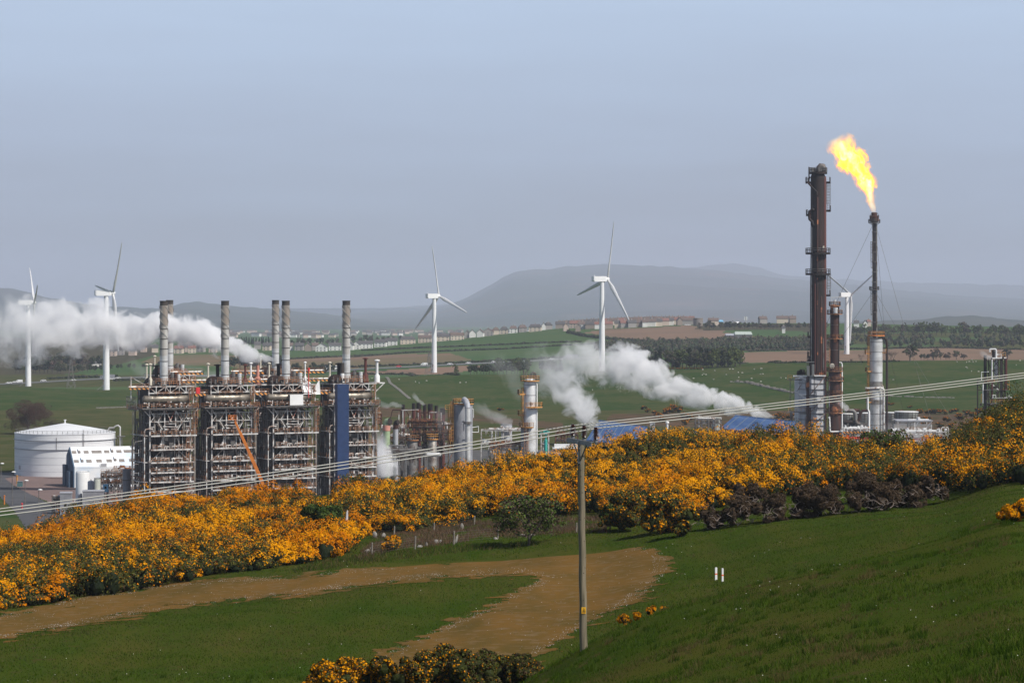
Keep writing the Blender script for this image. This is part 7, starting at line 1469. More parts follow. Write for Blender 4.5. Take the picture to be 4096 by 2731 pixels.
# ------------------------------------------------------------------ fence, sign, stones, marker posts
POSTS = [(1416, 2156, 2128, 'leftmost'), (1487, 2218, 2170, None), (1576, 2141, 2109, None), (1660, 2197, 2144, None), (1735, 2128, 2091, None), (1815, 2178, 2123, None), (1897, 2098, 2072, None), (1991, 2154, 2109, None), (2305, 2130, 2091, None)]
names = ['first fence post on the rear line, half in the gorse', 'front fence post by the pile of stones', 'rear fence post above the low flowering bush', 'pale front fence post right of the low flowering bush', 'rear fence post standing in the bracken', 'front fence post next to a leaning grey stone', 'small rear fence post at the edge of the gorse', 'front fence post left of the hawthorn', 'fence post just left of the wooden power pole']
pp = []
for (px, b, tp_, _), lb in zip(POSTS, names):
    o = G(px, b, 180); h = max(0.8, Zp(tp_, o[1]) - o[2]); t = thing('fence_post', lb, 'fence post', o, 0, 'weathered fence posts below the gorse'); m = MB(); m.tube([(0, 0, -0.2), (0.03, 0, h * 0.6), (0.04, 0, h)], [0.075, 0.07, 0.065], 8); m.build('post_shaft', MT['postw'], t); m = MB(); m.lathe([(0.066, h - 0.01), (0.03, h + 0.03)], 0.04, 0, 8); m.build('post_top', MT['stone'], t); pp.append(Vector((o[0], o[1], o[2] + h)))
for ids, lb in (((1, 3, 5, 7), 'rusty wire netting between the front fence posts'), ((0, 2, 4, 6), 'thin wires between the rear fence posts')):
    m = MB()
    for a, b in zip(ids, ids[1:]):
        for k in range(5 if ids[0] else 2): d = Vector((0, 0, -0.08 - 0.2 * k)); m.beam(pp[a] + d, pp[b] + d, 0.008)
        if ids[0]:
            for q in range(12): c = pp[a].lerp(pp[b], q / 12); m.beam(c + Vector((0, 0, -0.08)), c + Vector((0, 0, -0.95)), 0.006)
    tag(m.build('wire_fence', MT['galvd']), lb, 'fence', None)
o = G(1390, 2150, 180); h = Zp(2040, o[1]) - o[2]; t = thing('road_sign', 'white post with a triangular sign seen edge-on in the gorse', 'sign', o)
m = MB(); m.tube([(0, 0, -0.2), (0, 0, h)], 0.045, 8); m.build('post', MT['white'], t)
m = MB(); z = h - 0.9; m.add([(-0.06, -0.06, z), (-0.14, -0.45, z), (-0.08, -0.1, z + 0.85), (-0.03, -0.06, z), (-0.11, -0.45, z), (-0.05, -0.1, z + 0.85)], [(0, 1, 2), (5, 4, 3), (0, 3, 4, 1), (1, 4, 5, 2), (2, 5, 3, 0)]); m.build('sign_plate', MT['lgrey'], t)
m = MB(); m.box(-0.16, -0.46, z - 0.06, 0.02, -0.05, z); m.build('sign_border', MT['red'], t)
def boulder(label, px, py, w, h, seed, Y0=180, mt='stone'):
    o = G(px, py, Y0); s = M(w, o[1]) / 2; q = M(h, o[1]); r3 = np.random.default_rng(seed); iv, it = ico(); V = iv * np.array([s, s * 0.7, q]) * (1 + 0.28 * (fbm(iv[:, 0] * 3 + seed, iv[:, 1] * 3 + iv[:, 2] * 2, 1.3, seed)[:, None] - 0.5) * 2)
    ob = npmesh('field_stone', V, it, [MT[mt]]); ob.location = (o[0], o[1], o[2] + q * 0.25); ob.rotation_euler = (0, r3.uniform(-.3, .3), r3.uniform(0, 3)); tag(ob, label, 'stone', 'grey stones of the tumbled field wall')
for i, (px, py, w, h, lb) in enumerate(((1470, 2210, 26, 12, 'flat grey stone beside the front fence post by the gorse'), (1482, 2200, 16, 10, 'pointed stone leaning on the stone pile'), (1497, 2212, 14, 8, 'small pale stone right of the stone pile'), (1680, 2190, 30, 8, 'long low stone right of the pale fence post'), (1706, 2182, 10, 12, 'small upright pale stone on the wall line'), (1745, 2172, 20, 12, 'squat grey stone left of its twin on the wall line'), (1762, 2170, 12, 10, 'smaller stone right of the squat grey one'), (1824, 2172, 12, 26, 'tall leaning grey stone next to a fence post'), (1848, 2118, 20, 22, 'big light grey boulder in the bracken'), (1982, 2158, 18, 8, 'low stone left of the hawthorn'), (2090, 2142, 26, 6, 'flat whitish stone under the hawthorn'), (2130, 2143, 26, 6, 'second flat whitish stone under the hawthorn'), (1500, 2150, 24, 20, 'mossy stone at the left end of the bracken'), (1535, 2148, 26, 14, 'grey stone half sunk in the bracken'))): boulder(lb, px, py, w, h, i + 3)
for i, (px, b, tp_, lb, w) in enumerate(((2864, 2318, 2268, 'left white marker post with an orange band', 0.14), (2890, 2325, 2271, 'right white marker post with an orange band', 0.11))):
    o = G(px, b, 128); h = Zp(tp_, o[1]) - o[2]; t = thing('marker_post', lb, 'marker post', o, 0.3, 'white marker posts on the meadow')
    m = MB(); m.box(-w / 2, -0.05, -0.1, w / 2, 0.05, h - 0.03); m.box(-w / 2 + 0.01, -0.04, h - 0.03, w / 2 - 0.01, 0.04, h); m.build('post_shaft', MT['white'], t); m = MB(); m.box(-w / 2 - 0.004, -0.055, h * 0.42, w / 2 + 0.004, 0.055, h * 0.52); m.build('reflective_band', mat('orange_band', (0.85, 0.12, 0.02), 0.5), t)
# tall tufts and dead thistles on the near slope
r2 = np.random.default_rng(91); cx_, cy_, cp = area(2200, 58, 150, r2, 300, 4200, 1.1); k = (fbm(cx_, cy_, 8, 71) > 0.45) & ((HY + (CZ - zt(cx_, cy_)) / cy_ * F) < 2780); cx_, cy_ = cx_[k], cy_[k]
nb = 46; x = np.repeat(cx_, nb) + r2.normal(0, 0.13, len(cx_) * nb); y = np.repeat(cy_, nb) + r2.normal(0, 0.13, len(cx_) * nb); hs = np.repeat(r2.uniform(0.10, 0.30, len(cx_)), nb) * r2.uniform(0.6, 1.2, len(x)); dr = np.repeat(r2.uniform(size=len(cx_)) < 0.16, nb)
tag(blades('grass_tufts', x, y, hs, 0.028, [LM['gra'], LM['grb'], LM['grc']], np.where(dr, 2, np.where(r2.uniform(size=len(x)) < 0.35, 0, 1)), r2, 0.35), 'taller dark grass tufts scattered over the near slope', 'grass', None, 'stuff')
# ------------------------------------------------------------------ trees of the middle distance
def tree_proto(kind, seed):
    r3 = np.random.default_rng(seed); t = thing('tree', 'x', 'tree', (0, 0, -500)); rq = random.Random(seed); m = MB()
    if kind == 'conifer':
        nb = 12; z = np.linspace(0.16, 0.95, nb); rr = 0.20 * (1.05 - z) + 0.035; c = np.stack([r3.normal(0, 0.02, nb), r3.normal(0, 0.02, nb), z], 1); rad_ = np.stack([rr, rr, rr * 0.55 + 0.03], 1); mats, p = [LM['con'], LM['cond'], LM['lgd']], [0.5, 0.4, 0.1]; per, sz = 46, 0.034
        m.tube([(0, 0, -0.05), (0, 0, 0.9)], [0.022, 0.005], 6); m.build('trunk', MT['bark'], t); nm = 'crown'
    elif kind == 'bare':
        P = []
        def br(p, d, L_, r, k):
            q = p + d * L_; m.tube([p, q], [r, r * 0.65], 5 if k < 3 else 3, caps=False); P.append(q)
            if k < 6:
                for _ in range(3 if k in (1, 2) else 2): dd = (d + Vector((rq.uniform(-.75, .75), rq.uniform(-.75, .75), rq.uniform(-.15, .45)))).normalized(); br(q, dd, L_ * rq.uniform(0.62, 0.85), r * 0.6, k + 1)
        br(Vector((0, 0, -0.03)), Vector((rq.uniform(-.08, .08), 0, 1)).normalized(), 0.24, 0.02, 0); m.build('trunk', mat('bare_branch_grey', (0.075, 0.062, 0.052), 0.9), t)
        P = [q for q in P if q.z > 0.35]; c = np.array([q[:] for q in P]); rr = np.full(len(c), 0.05); rad_ = np.stack([rr, rr, rr], 1); mats, p = [LM['twg'], LM['twr']], [0.8, 0.2]; per, sz = 5, 0.0085; nm = 'twigs'
    else:
        nb = 15; a = r3.uniform(0, 6.28, nb); q = np.sqrt(r3.uniform(0, 1, nb)) * 0.26; z = r3.uniform(0.32, 0.88, nb); q *= np.clip(1.3 - np.abs(z - 0.52) * 1.7, 0.3, 1); c = np.stack([q * np.cos(a), q * np.sin(a), z], 1); rr = r3.uniform(0.10, 0.17, nb); rad_ = np.stack([rr, rr, rr * 0.9], 1)
        mats, p = {'spring': ([LM['ftl'], LM['ftg'], LM['ftd']], [0.4, 0.4, 0.2]), 'dull': ([LM['ftg'], LM['fbr'], LM['ftd']], [0.35, 0.4, 0.25]), 'brown': ([LM['fbr'], LM['twr'], LM['ftd']], [0.6, 0.15, 0.25]), 'dark': ([LM['ftd'], LM['con'], LM['ftg']], [0.5, 0.2, 0.3])}[kind]; per, sz = 46, 0.030
        m.tube([(0, 0, -0.04), (0.01, 0, 0.3), (0, 0, 0.6)], [0.028, 0.02, 0.008], 6)
        for i in range(6): m.tube([(0, 0, 0.15 + 0.05 * i), tuple(c[i] * np.array([.6, .6, .85])), tuple(c[i])], [0.013, 0.008, 0.003], 4)
        m.build('trunk', MT['bark'], t); nm = 'crown'
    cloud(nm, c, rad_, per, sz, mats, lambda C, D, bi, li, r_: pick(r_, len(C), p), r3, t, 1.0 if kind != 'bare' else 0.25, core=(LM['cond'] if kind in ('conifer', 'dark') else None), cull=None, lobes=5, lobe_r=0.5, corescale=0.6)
    return t
PROT = {k: [tree_proto(k, 100 + 7 * j + 31 * i) for i in range(2 if k != 'bare' else 3)] for j, k in enumerate(('conifer', 'bare', 'spring', 'dull', 'brown', 'dark'))}
USED = set()
KN = {'conifer': 'conifer_tree', 'bare': 'bare_tree', 'spring': 'spring_tree', 'dull': 'broadleaf_tree', 'brown': 'budding_tree', 'dark': 'dark_tree'}
def plant(kind, base, h, w, label, group=None, i=0):
    ps = PROT[kind]; p = ps[i % len(ps)]; rz = (i * 2.399) % 6.28
    if p.name not in USED: USED.add(p.name); o = p; o.location = base; o.rotation_euler.z = rz; o['label'] = label
    else: o = dup(p, base, rz, label)
    o.scale = (w, w, h); o.name = KN[kind]
    for c_ in ('group',):
        if c_ in o: del o[c_]
    if group: o['group'] = group
    return o
cnt = 0
def wood(kinds, pxa, pxb, basea, baseb, n, h0, h1, label, Y0=1500, rows=1, seed=0, wf=1.15, jitter=6):
    global cnt
    rq = random.Random(seed); 
    for i in range(n):
        f = (i + rq.uniform(-0.3, 0.3)) / max(1, n - 1); px = pxa + (pxb - pxa) * f; py = basea + (baseb - basea) * f - rq.uniform(0, jitter) * (1 if rows > 1 else 0.3); k = kinds[rq.randrange(len(kinds))]
        o = G(px, py, Y0); h = M(rq.uniform(h0, h1), o[1]); cnt += 1; plant(k, o, h, h * rq.uniform(0.8, 1.1) * wf, label[0] + {'conifer': 'dark conifer', 'spring': 'pale spring-green tree', 'dull': 'dull green tree', 'brown': 'brownish budding tree', 'dark': 'dark bushy tree', 'bare': 'bare tree'}[k] + label[1], 'trees' + label[1], cnt)
wood(['conifer', 'spring', 'spring', 'dull'], 2585, 2960, 1481, 1468, 22, 58, 76, ('', ' in the small wood above the right steam plume'), 1600, 1, 1)
wood(['spring', 'spring', 'dull', 'conifer'], 2600, 2940, 1475, 1466, 16, 64, 82, ('', ' in the small wood above the right steam plume'), 1600, 1, 2)
wood(['dark', 'spring', 'conifer'], 2470, 2580, 1482, 1481, 7, 45, 62, ('', ' at the left end of the small wood, behind steam'), 1600, 1, 3)
wood(['brown', 'dull', 'dark', 'spring'], 1825, 2110, 1500, 1494, 22, 36, 52, ('', ' in the copse right of the lone white turbine'), 1650, 1, 4)
wood(['spring', 'dull'], 1990, 2120, 1480, 1478, 8, 40, 52, ('', ' in the rear of the copse above the silver column'), 1900, 1, 5)
wood(['conifer', 'dark'], 2165, 2245, 1492, 1490, 6, 40, 52, ('', ' behind the steam left of the turbine with the misty foot'), 1650, 1, 6)
wood(['dull', 'dark', 'brown', 'spring'], 65, 240, 1492, 1494, 12, 42, 62, ('', ' in the left woodland between the two left turbines'), 1960, 1, 7)
wood(['dull', 'dark', 'brown'], 70, 400, 1480, 1470, 16, 44, 66, ('', ' at the back of the left woodland'), 2200, 1, 8)
wood(['dark', 'dull'], 240, 400, 1493, 1488, 10, 26, 36, ('', ' along the front of the left woodland'), 1960, 1, 9)
wood(['dark', 'dull'], 440, 640, 1480, 1474, 9, 22, 30, ('', ' in the low row behind the leftmost chimneys'), 1960, 1, 10)
wood(['dark', 'dull', 'brown'], 905, 1120, 1478, 1475, 13, 40, 58, ('', ' between the second and third chimneys'), 1960, 1, 11)
wood(['dark', 'dull'], 1140, 1330, 1500, 1498, 10, 34, 50, ('', ' between the third and fourth chimneys'), 1960, 1, 12)
wood(['conifer'], 925, 1075, 1378, 1380, 16, 24, 32, ('', ' in the shelterbelt behind the town at left'), 3000, 1, 13, 0.9)
wood(['conifer', 'dark'], 690, 790, 1372, 1374, 8, 22, 30, ('', ' behind the red-roofed town houses at left'), 3000, 1, 14, 0.9)
wood(['brown', 'dull', 'dark'], 1150, 1620, 1386, 1368, 22, 24, 36, ('', ' behind the white terrace houses'), 3000, 1, 15, 1.2)
wood(['dull', 'brown', 'dark'], 2800, 2960, 1322, 1318, 9, 26, 40, ('', ' right of the round concrete water tower'), 2900, 1, 16)
wood(['dull', 'brown', 'dark'], 2960, 3300, 1320, 1322, 22, 20, 30, ('', ' on the skyline between water tower and dark tower'), 2900, 1, 17)
wood(['brown', 'dull', 'spring'], 3400, 3740, 1345, 1338, 24, 30, 52, ('', ' on the skyline right of the flare stack'), 2500, 1, 18)
wood(['brown', 'spring', 'dull'], 3660, 4110, 1340, 1352, 26, 34, 60, ('', ' on the skyline toward the right edge'), 2500, 1, 19)
wood(['brown', 'dark', 'dull'], 3400, 4100, 1372, 1392, 30, 22, 38, ('', ' on the slope below the right skyline'), 2300, 1, 20)
for i, (px, py, h, w, lb) in enumerate(((3122, 1450, 60, 46, 'lone bare tree left of the clad tower enclosure'), (3180, 1452, 58, 60, 'spreading bare tree with leaning trunk next to the lone one'), (3425, 1455, 44, 44, 'bare tree just right of the rusted column'), (3445, 1458, 50, 46, 'twin-stemmed bare tree left of the silver column'), (3400, 1462, 34, 40, 'low bare tree at the foot of the half-hidden turbine'), (3575, 1446, 46, 60, 'rounded grey tree just right of the silver column'), (3640, 1444, 66, 84, 'large spreading tree under the flare guy wires'), (3735, 1440, 52, 60, 'leaning hedgerow tree right of the large spreading one'), (3825, 1438, 36, 46, 'small round tree beyond the sheep field'), (3855, 1438, 26, 36, 'smallest round tree beyond the sheep field'), (4030, 1437, 46, 56, 'brown tree behind the reactor frame top'))):
    o = G(px, py, 1600); h_ = M(h, o[1]); plant('bare' if i < 6 else ('dull', 'brown')[i % 2], o, h_, M(w, o[1]) / 0.8, lb, None, i)
wood(['dark', 'brown', 'dull'], 3680, 3800, 1441, 1440, 8, 24, 34, ('', ' in the hedgerow above the sheep field at right'), 1600, 1, 23)
wood(['bare'], 3500, 3570, 1448, 1446, 4, 36, 48, ('', ' in the hedgerow right behind the silver column'), 1600, 1, 24)
# big winter tree left
o = (X(112, 1225), 1225, 0); bt = bush('brown_tree', 'large rounded reddish-brown leafless tree behind the storage tank', 'tree', o, M(170, 1225) / 2, M(145, 1225), 60, 700, 0.14, [LM['twr'], LM['twg'], LM['deadd']], [0.4, 0.35, 0.25], 90, asp=0.3, spread=0.62, low=0.14)
bush('grey_scrub', 'grey leafless scrub right of the large brown tree', 'bush', (X(215, 1215), 1215, 0), M(130, 1215) / 2, M(62, 1215), 12, 380, 0.15, [LM['twg'], LM['lgd'], LM['deadd']], [0.45, 0.3, 0.25], 91, asp=0.4, low=0.2)
# far gorse and scrub patches
rq = random.Random(44)
FG = [(2625 + i * 12, 1664 + rq.uniform(-22, 34), 34, 22) for i in range(12)] + [(2590, 1650, 22, 16), (2575, 1638, 26, 16)]
FG += [(3620 + i * 14, 1655 + rq.uniform(-6, 56), 34, 18) for i in range(26)]
FG += [(2680 + i * 14, 1477, 12, 6) for i in range(10)] + [(2565, 1482, 20, 7), (2590, 1481, 16, 6)]
FG += [(3090 + i * 12, 1665 + rq.uniform(-8, 18), 28, 18) for i in range(7)]
FG += [(3555, 1620, 40, 8), (3640, 1632, 20, 10), (2000, 1642, 30, 12)]
gpro = []
for i in range(3):
    r3 = np.random.default_rng(300 + i); t = thing('gorse_bush', 'x', 'gorse bush', (0, 0, -500)); c = r3.uniform(-0.35, 0.35, (7, 3)) + np.array([0, 0, 0.45]); rad_ = np.full((7, 3), 0.28)
    cloud('foliage', c, rad_, 60, 0.06, GM, lambda C, D, bi, li, r_: np.where(r_.uniform(size=len(C)) < 0.42 * np.clip(0.5 + D[:, 2], 0, 1.2), 1, 2 + pick(r_, len(C), [0.3, 0.4, 0.3])), r3, t, core=LM['gdk'], cull=None, lobes=4); gpro.append(t)
for i, (px, py, w, h) in enumerate(FG):
    o = G(px, py, 1000); p = gpro[i % 3]; zn = 'beyond the blue roofs' if py > 1600 and px < 2900 else ('on the bank behind the cooling cells' if px > 3500 else ('at the foot of the small wood' if py < 1500 else 'behind the second blue roof'))
    if px == 2000: zn = 'by the silver column'
    q = p if i < 3 else dup(p, o, i * 1.3); q.location = o; q.rotation_euler.z = i * 1.3; ww = M(w, o[1]); q.scale = (ww, ww, M(h, o[1]) * 1.1); q['label'] = 'rounded orange gorse bush ' + zn; q['group'] = 'gorse bushes ' + zn
# hedges
def hedge(label, pts, hpx, Y0=1500, seed=1, mats=None, name='hedge', dens=1.0, deep=1.0, kind=None):
    r3 = np.random.default_rng(seed); P = []
    for (a, b) in zip(pts, pts[1:]):
        oa, ob = Vector(G(a[0], a[1], Y0)), Vector(G(b[0], b[1], Y0)); n_ = max(2, int((ob - oa).length / 3.0 * dens))
        for i in range(n_):
            q = oa.lerp(ob, i / n_); px_ = CX + q.x / q.y * F; yy = q.y + r3.normal(0, 1.0) * deep; x = X(px_, yy); P.append((x, yy, z1(x, yy)))
    P = np.array(P); h = M(hpx, P[:, 1]) * r3.uniform(0.5, 1.15, len(P)); c = P + np.stack([0 * h, 0 * h, h * 0.4], 1); rad_ = np.stack([np.full(len(P), 2.4), np.full(len(P), 1.6), h * 0.6], 1)
    mats = mats or [LM['ftd'], LM['fbr'], LM['ftg']]
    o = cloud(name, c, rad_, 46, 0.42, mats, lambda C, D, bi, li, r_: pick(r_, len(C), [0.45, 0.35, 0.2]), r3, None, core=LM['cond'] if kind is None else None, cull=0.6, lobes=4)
    tag(o, label, 'hedge' if kind is None else 'woodland', None, kind)
hedge('long low hedge at the foot of the lone white turbine', [(1395, 1498), (1640, 1499), (1830, 1501)], 9, 1700, 2)
hedge('hedge below the ridge houses running toward the big turbine', [(1450, 1402), (1560, 1398), (1700, 1392), (1850, 1386), (2000, 1380), (2180, 1372), (2330, 1368)], 7, 2200, 3)
hedge('middle hedge crossing the green fields under the ridge', [(1400, 1430), (1600, 1414), (1760, 1406), (2000, 1398), (2200, 1386), (2400, 1376)], 7, 2200, 4)
hedge('thick hedge rising to the left end of the brown ridge field', [(2270, 1332), (2330, 1345), (2400, 1354), (2480, 1362), (2580, 1370)], 13, 2200, 5)
hedge('clipped hedge along the lower edge of the brown ridge field', [(2500, 1368), (2650, 1366), (2830, 1360)], 7, 2200, 6)
hedge('roadside hedge behind the distant cars', [(1400, 1470), (1600, 1462), (1760, 1456), (1900, 1450), (2050, 1442), (2320, 1428)], 9, 2000, 7)
hedge('dark hedge above the left brown field', [(1150, 1437), (1300, 1430), (1500, 1420)], 8, 2100, 8)
hedge('scrubby hedge along the carriageway at left', [(200, 1516), (350, 1510), (480, 1508)], 10, 1960, 9)
hedge('hedge on the near side of the carriageway behind the second turbine', [(460, 1524), (560, 1520), (640, 1516)], 8, 1960, 10)
hedge('hedge along the top of the sheep field', [(2960, 1452), (3120, 1452), (3300, 1450), (3460, 1450), (3600, 1446)], 6, 1600, 11)
hedge('dark hedge above the brown field right of the small wood', [(3000, 1407), (3250, 1400), (3500, 1396), (3800, 1392), (4110, 1400)], 8, 2100, 12)
PL = []
r3 = np.random.default_rng(77)
for i in range(1500):
    px = r3.uniform(2380, 3300); py = r3.uniform(np.interp(px, [2380, 2600, 3000, 3300], [1385, 1378, 1370, 1366]), np.interp(px, [2380, 2600, 3000, 3300], [1410, 1415, 1404, 1392])); PL.append((px, py))
for i in range(240):
    px = r3.uniform(3300, 4150); PL.append((px, r3.uniform(1350, 1390)))
pg = np.array([G(a, b, 2100) for a, b in PL[::2]]); hh = r3.uniform(4.0, 7.5, len(pg)); c = pg + np.stack([0 * hh, 0 * hh, hh * 0.45], 1); rad_ = np.stack([hh * 0.42, hh * 0.42, hh * 0.55], 1)
tag(cloud('plantation_woodland', c, rad_, 60, 0.5, [LM['fbr'], LM['ftg'], LM['ftd'], LM['ftl']], lambda C, D, bi, li, r_: pick(r_, len(C), [0.5, 0.2, 0.24, 0.06]), r3, None, core=LM['ftd'], cull=0.5, lobes=4), 'young brown-green plantation covering the slope below the ridge', 'woodland', None, 'stuff')

# ------------------------------------------------------------------ houses
HM = {'white': mat('white_render', (0.72, 0.70, 0.66), 0.8), 'cream': mat('cream_render', (0.60, 0.50, 0.40), 0.8), 'pink': mat('pink_harling', (0.52, 0.41, 0.34), 0.8), 'brown': mat('brown_harling', (0.30, 0.24, 0.20), 0.85), 'grey': mat('grey_harling', (0.33, 0.30, 0.28), 0.85)}
RM = {'dark grey': mat('slate_roof', (0.085, 0.08, 0.08), 0.8), 'brown': mat('brown_tile_roof', (0.13, 0.095, 0.08), 0.8), 'red': mat('red_tile_roof', (0.20, 0.10, 0.08), 0.8)}
WINM = mat('house_window', (0.10, 0.11, 0.12), 0.3)
hid = 0
def house(px, py, w, wall, roof, st='side', Y0=2800, label=None, group=None, hh=None, win=False, rz=None, d=8.0):
    global hid
    o = G(px, py, Y0) if Y0 > 0 else at(px, -Y0)
    if o[1] > 3300: o = at(px, 3190)
    W_ = M(w, o[1]); h = hh or 5.4; rh = min(3.2, W_ * 0.4 + 1); hid += 1; rz = ((hid * 37) % 11 - 5) * 0.03 if rz is None else rz
    t = thing('house', label, 'house', (o[0] - W_ / 2, o[1], o[2] - 0.4), rz, group)
    if st == 'gable':
        m = MB(); m.add([(0, 0, 0), (W_, 0, 0), (W_, d, 0), (0, d, 0), (0, 0, h), (W_, 0, h), (W_, d, h), (0, d, h), (W_ / 2, 0, h + rh), (W_ / 2, d, h + rh)], [(0, 1, 5, 8, 4), (1, 2, 6, 5), (2, 3, 7, 9, 6), (3, 0, 4, 7)]); m.build('wall', HM[wall], t)
        m = MB()
        for a, b in (((-0.4, h - 0.25), (W_ / 2, h + rh + 0.15)), ((W_ / 2, h + rh + 0.15), (W_ + 0.4, h - 0.25))): m.add([(a[0], -0.3, a[1]), (b[0], -0.3, b[1]), (b[0], d + 0.3, b[1]), (a[0], d + 0.3, a[1]), (a[0], -0.3, a[1] + 0.25), (b[0], -0.3, b[1] + 0.25), (b[0], d + 0.3, b[1] + 0.25), (a[0], d + 0.3, a[1] + 0.25)], [(0, 3, 2, 1), (4, 5, 6, 7), (0, 1, 5, 4), (1, 2, 6, 5), (2, 3, 7, 6), (3, 0, 4, 7)])
        r = m.build('roof', RM[roof], t)
    else:
        ins = (1.8 if st == 'hip' else -0.3); m = MB(); m.box(0, 0, 0, W_, d, h); m.build('wall', HM[wall], t); m = MB()
        m.add([(-0.4, -0.4, h), (W_ + 0.4, -0.4, h), (W_ + 0.4, d + 0.4, h), (-0.4, d + 0.4, h), (ins, d / 2, h + rh), (W_ - ins, d / 2, h + rh)], [(0, 1, 5, 4), (1, 2, 5), (2, 3, 4, 5), (3, 0, 4), (3, 2, 1, 0)]); r = m.build('roof', RM[roof], t)
    for i in range(1 if W_ < 16 else 2): m = MB(); cx_ = W_ * (0.5 if W_ < 16 else 0.25 + 0.5 * i); m.box(cx_ - 0.5, d / 2 - 0.5, h + rh * 0.5, cx_ + 0.5, d / 2 + 0.5, h + rh + 1.3); m.build('chimney', HM['grey' if wall != 'brown' else 'brown'], r)
    if win:
        nw = max(2, int(W_ / 3.6))
        for i in range(nw):
            for z in (0.9, 3.3): a = W_ * (i + 0.5) / nw; m = MB(); m.box(a - 0.6, -0.06, z, a + 0.6, -0.001, z + 1.3); m.build('window', WINM, t)
    return t
# ridge rows, left to right: px, base row, width, wall, roof, form
RW = [(447, 1424, 30, 'pink', 'dark grey', 'side'), (482, 1420, 30, 'grey', 'dark grey', 'side'), (527, 1422, 26, 'pink', 'dark grey', 'hip'), (573, 1408, 22, 'pink', 'brown', 'side'), (620, 1410, 26, 'cream', 'dark grey', 'side'),
 (712, 1414, 34, 'cream', 'red', 'side'), (745, 1408, 30, 'pink', 'dark grey', 'side'), (768, 1412, 30, 'cream', 'red', 'side'), (722, 1394, 26, 'brown', 'brown', 'gable'), (752, 1392, 24, 'cream', 'brown', 'gable'), (800, 1408, 30, 'grey', 'dark grey', 'side'), (850, 1410, 30, 'pink', 'dark grey', 'side'), (1030, 1396, 26, 'grey', 'dark grey', 'side'), (1065, 1402, 30, 'cream', 'dark grey', 'side'), (1092, 1398, 22, 'grey', 'dark grey', 'side'),
 (1160, 1402, 26, 'white', 'brown', 'side'), (1195, 1402, 34, 'grey', 'dark grey', 'side'), (1232, 1404, 26, 'brown', 'dark grey', 'gable'), (1262, 1402, 26, 'grey', 'brown', 'side'), (1284, 1406, 44, 'white', 'dark grey', 'gable'), (1340, 1402, 50, 'white', 'dark grey', 'side'), (1400, 1400, 22, 'white', 'dark grey', 'gable'), (1424, 1398, 30, 'white', 'dark grey', 'gable'), (1463, 1394, 58, 'white', 'dark grey', 'side'), (1520, 1388, 46, 'white', 'dark grey', 'side'), (1565, 1382, 46, 'white', 'dark grey', 'side'),
 (1632, 1376, 60, 'cream', 'dark grey', 'hip'), (1700, 1370, 54, 'cream', 'brown', 'side'), (1772, 1364, 50, 'cream', 'dark grey', 'side'), (1830, 1360, 54, 'cream', 'brown', 'side'), (1868, 1352, 20, 'grey', 'dark grey', 'gable'), (1890, 1350, 26, 'white', 'dark grey', 'gable'), (1920, 1348, 26, 'white', 'brown', 'gable'), (1952, 1344, 44, 'grey', 'red', 'gable'), (1985, 1334, 26, 'cream', 'brown', 'hip'), (2015, 1332, 30, 'cream', 'dark grey', 'hip'), (2054, 1331, 32, 'white', 'brown', 'hip'), (2092, 1327, 32, 'grey', 'brown', 'hip'), (2140, 1326, 50, 'cream', 'dark grey', 'hip'), (2175, 1320, 16, 'white', 'dark grey', 'gable'), (2196, 1318, 28, 'grey', 'dark grey', 'hip'),
 (2240, 1314, 36, 'brown', 'dark grey', 'side'), (2264, 1324, 20, 'pink', 'brown', 'gable'), (2298, 1312, 40, 'pink', 'red', 'side'), (2312, 1326, 20, 'brown', 'dark grey', 'gable'), (2332, 1316, 34, 'white', 'brown', 'side'), (2362, 1315, 42, 'brown', 'dark grey', 'side'), (2388, 1316, 18, 'white', 'red', 'side'), (2435, 1315, 34, 'brown', 'red', 'side'), (2472, 1312, 28, 'cream', 'dark grey', 'side'), (2500, 1311, 34, 'grey', 'red', 'side'), (2530, 1310, 34, 'grey', 'dark grey', 'side'), (2566, 1308, 36, 'brown', 'brown', 'side'), (2580, 1308, 20, 'white', 'brown', 'side'), (2606, 1306, 34, 'white', 'brown', 'side'), (2636, 1305, 26, 'cream', 'dark grey', 'side'), (2662, 1302, 30, 'pink', 'red', 'side'), (2682, 1301, 24, 'white', 'dark grey', 'side'), (2704, 1299, 38, 'cream', 'red', 'side'), (2720, 1301, 20, 'brown', 'dark grey', 'gable'), (2750, 1299, 52, 'grey', 'brown', 'side'), (2855, 1302, 40, 'cream', 'brown', 'side'), (3055, 1294, 30, 'grey', 'brown', 'side'), (3130, 1290, 46, 'cream', 'brown', 'side'), (3172, 1292, 26, 'brown', 'brown', 'side'),
 (3425, 1312, 20, 'white', 'dark grey', 'side'), (3462, 1312, 16, 'white', 'dark grey', 'gable'), (3478, 1306, 14, 'pink', 'red', 'side'), (3134, 1372, 12, 'white', 'dark grey', 'side')]
zone = lambda px: 'in the town left of the second chimney' if px < 880 else ('between the chimneys' if px < 1380 else ('in the white row' if px < 1600 else ('left of the big turbine' if px < 2400 else ('between turbine and water tower' if px < 2770 else 'right of the water tower'))))
Z_ = {}
for r in RW: Z_.setdefault(zone(r[0]), []).append(r[0])
for px, py, w, wall, roof, st in RW:
    z = zone(px); i = sorted(Z_[z]).index(px); house(px, py, w, wall, roof, st, 2800 if py < 1400 else 2600, '%s %s-roofed house, %s from left %s' % (wall, roof.replace('dark ', ''), ordn(i), z), 'houses along the ridge', win=(w > 28 and px < 2400 and wall != 'brown'), d=9)
t = house(222, 1470, 44, 'white', 'red', 'side', 1960, 'low red-roofed house among the left woodland trees', None, 3.0); t = house(136 + 250, 1466, 36, 'white', 'dark grey', 'side', 1960, 'small white shed left of the second turbine tower', None, 3.2)
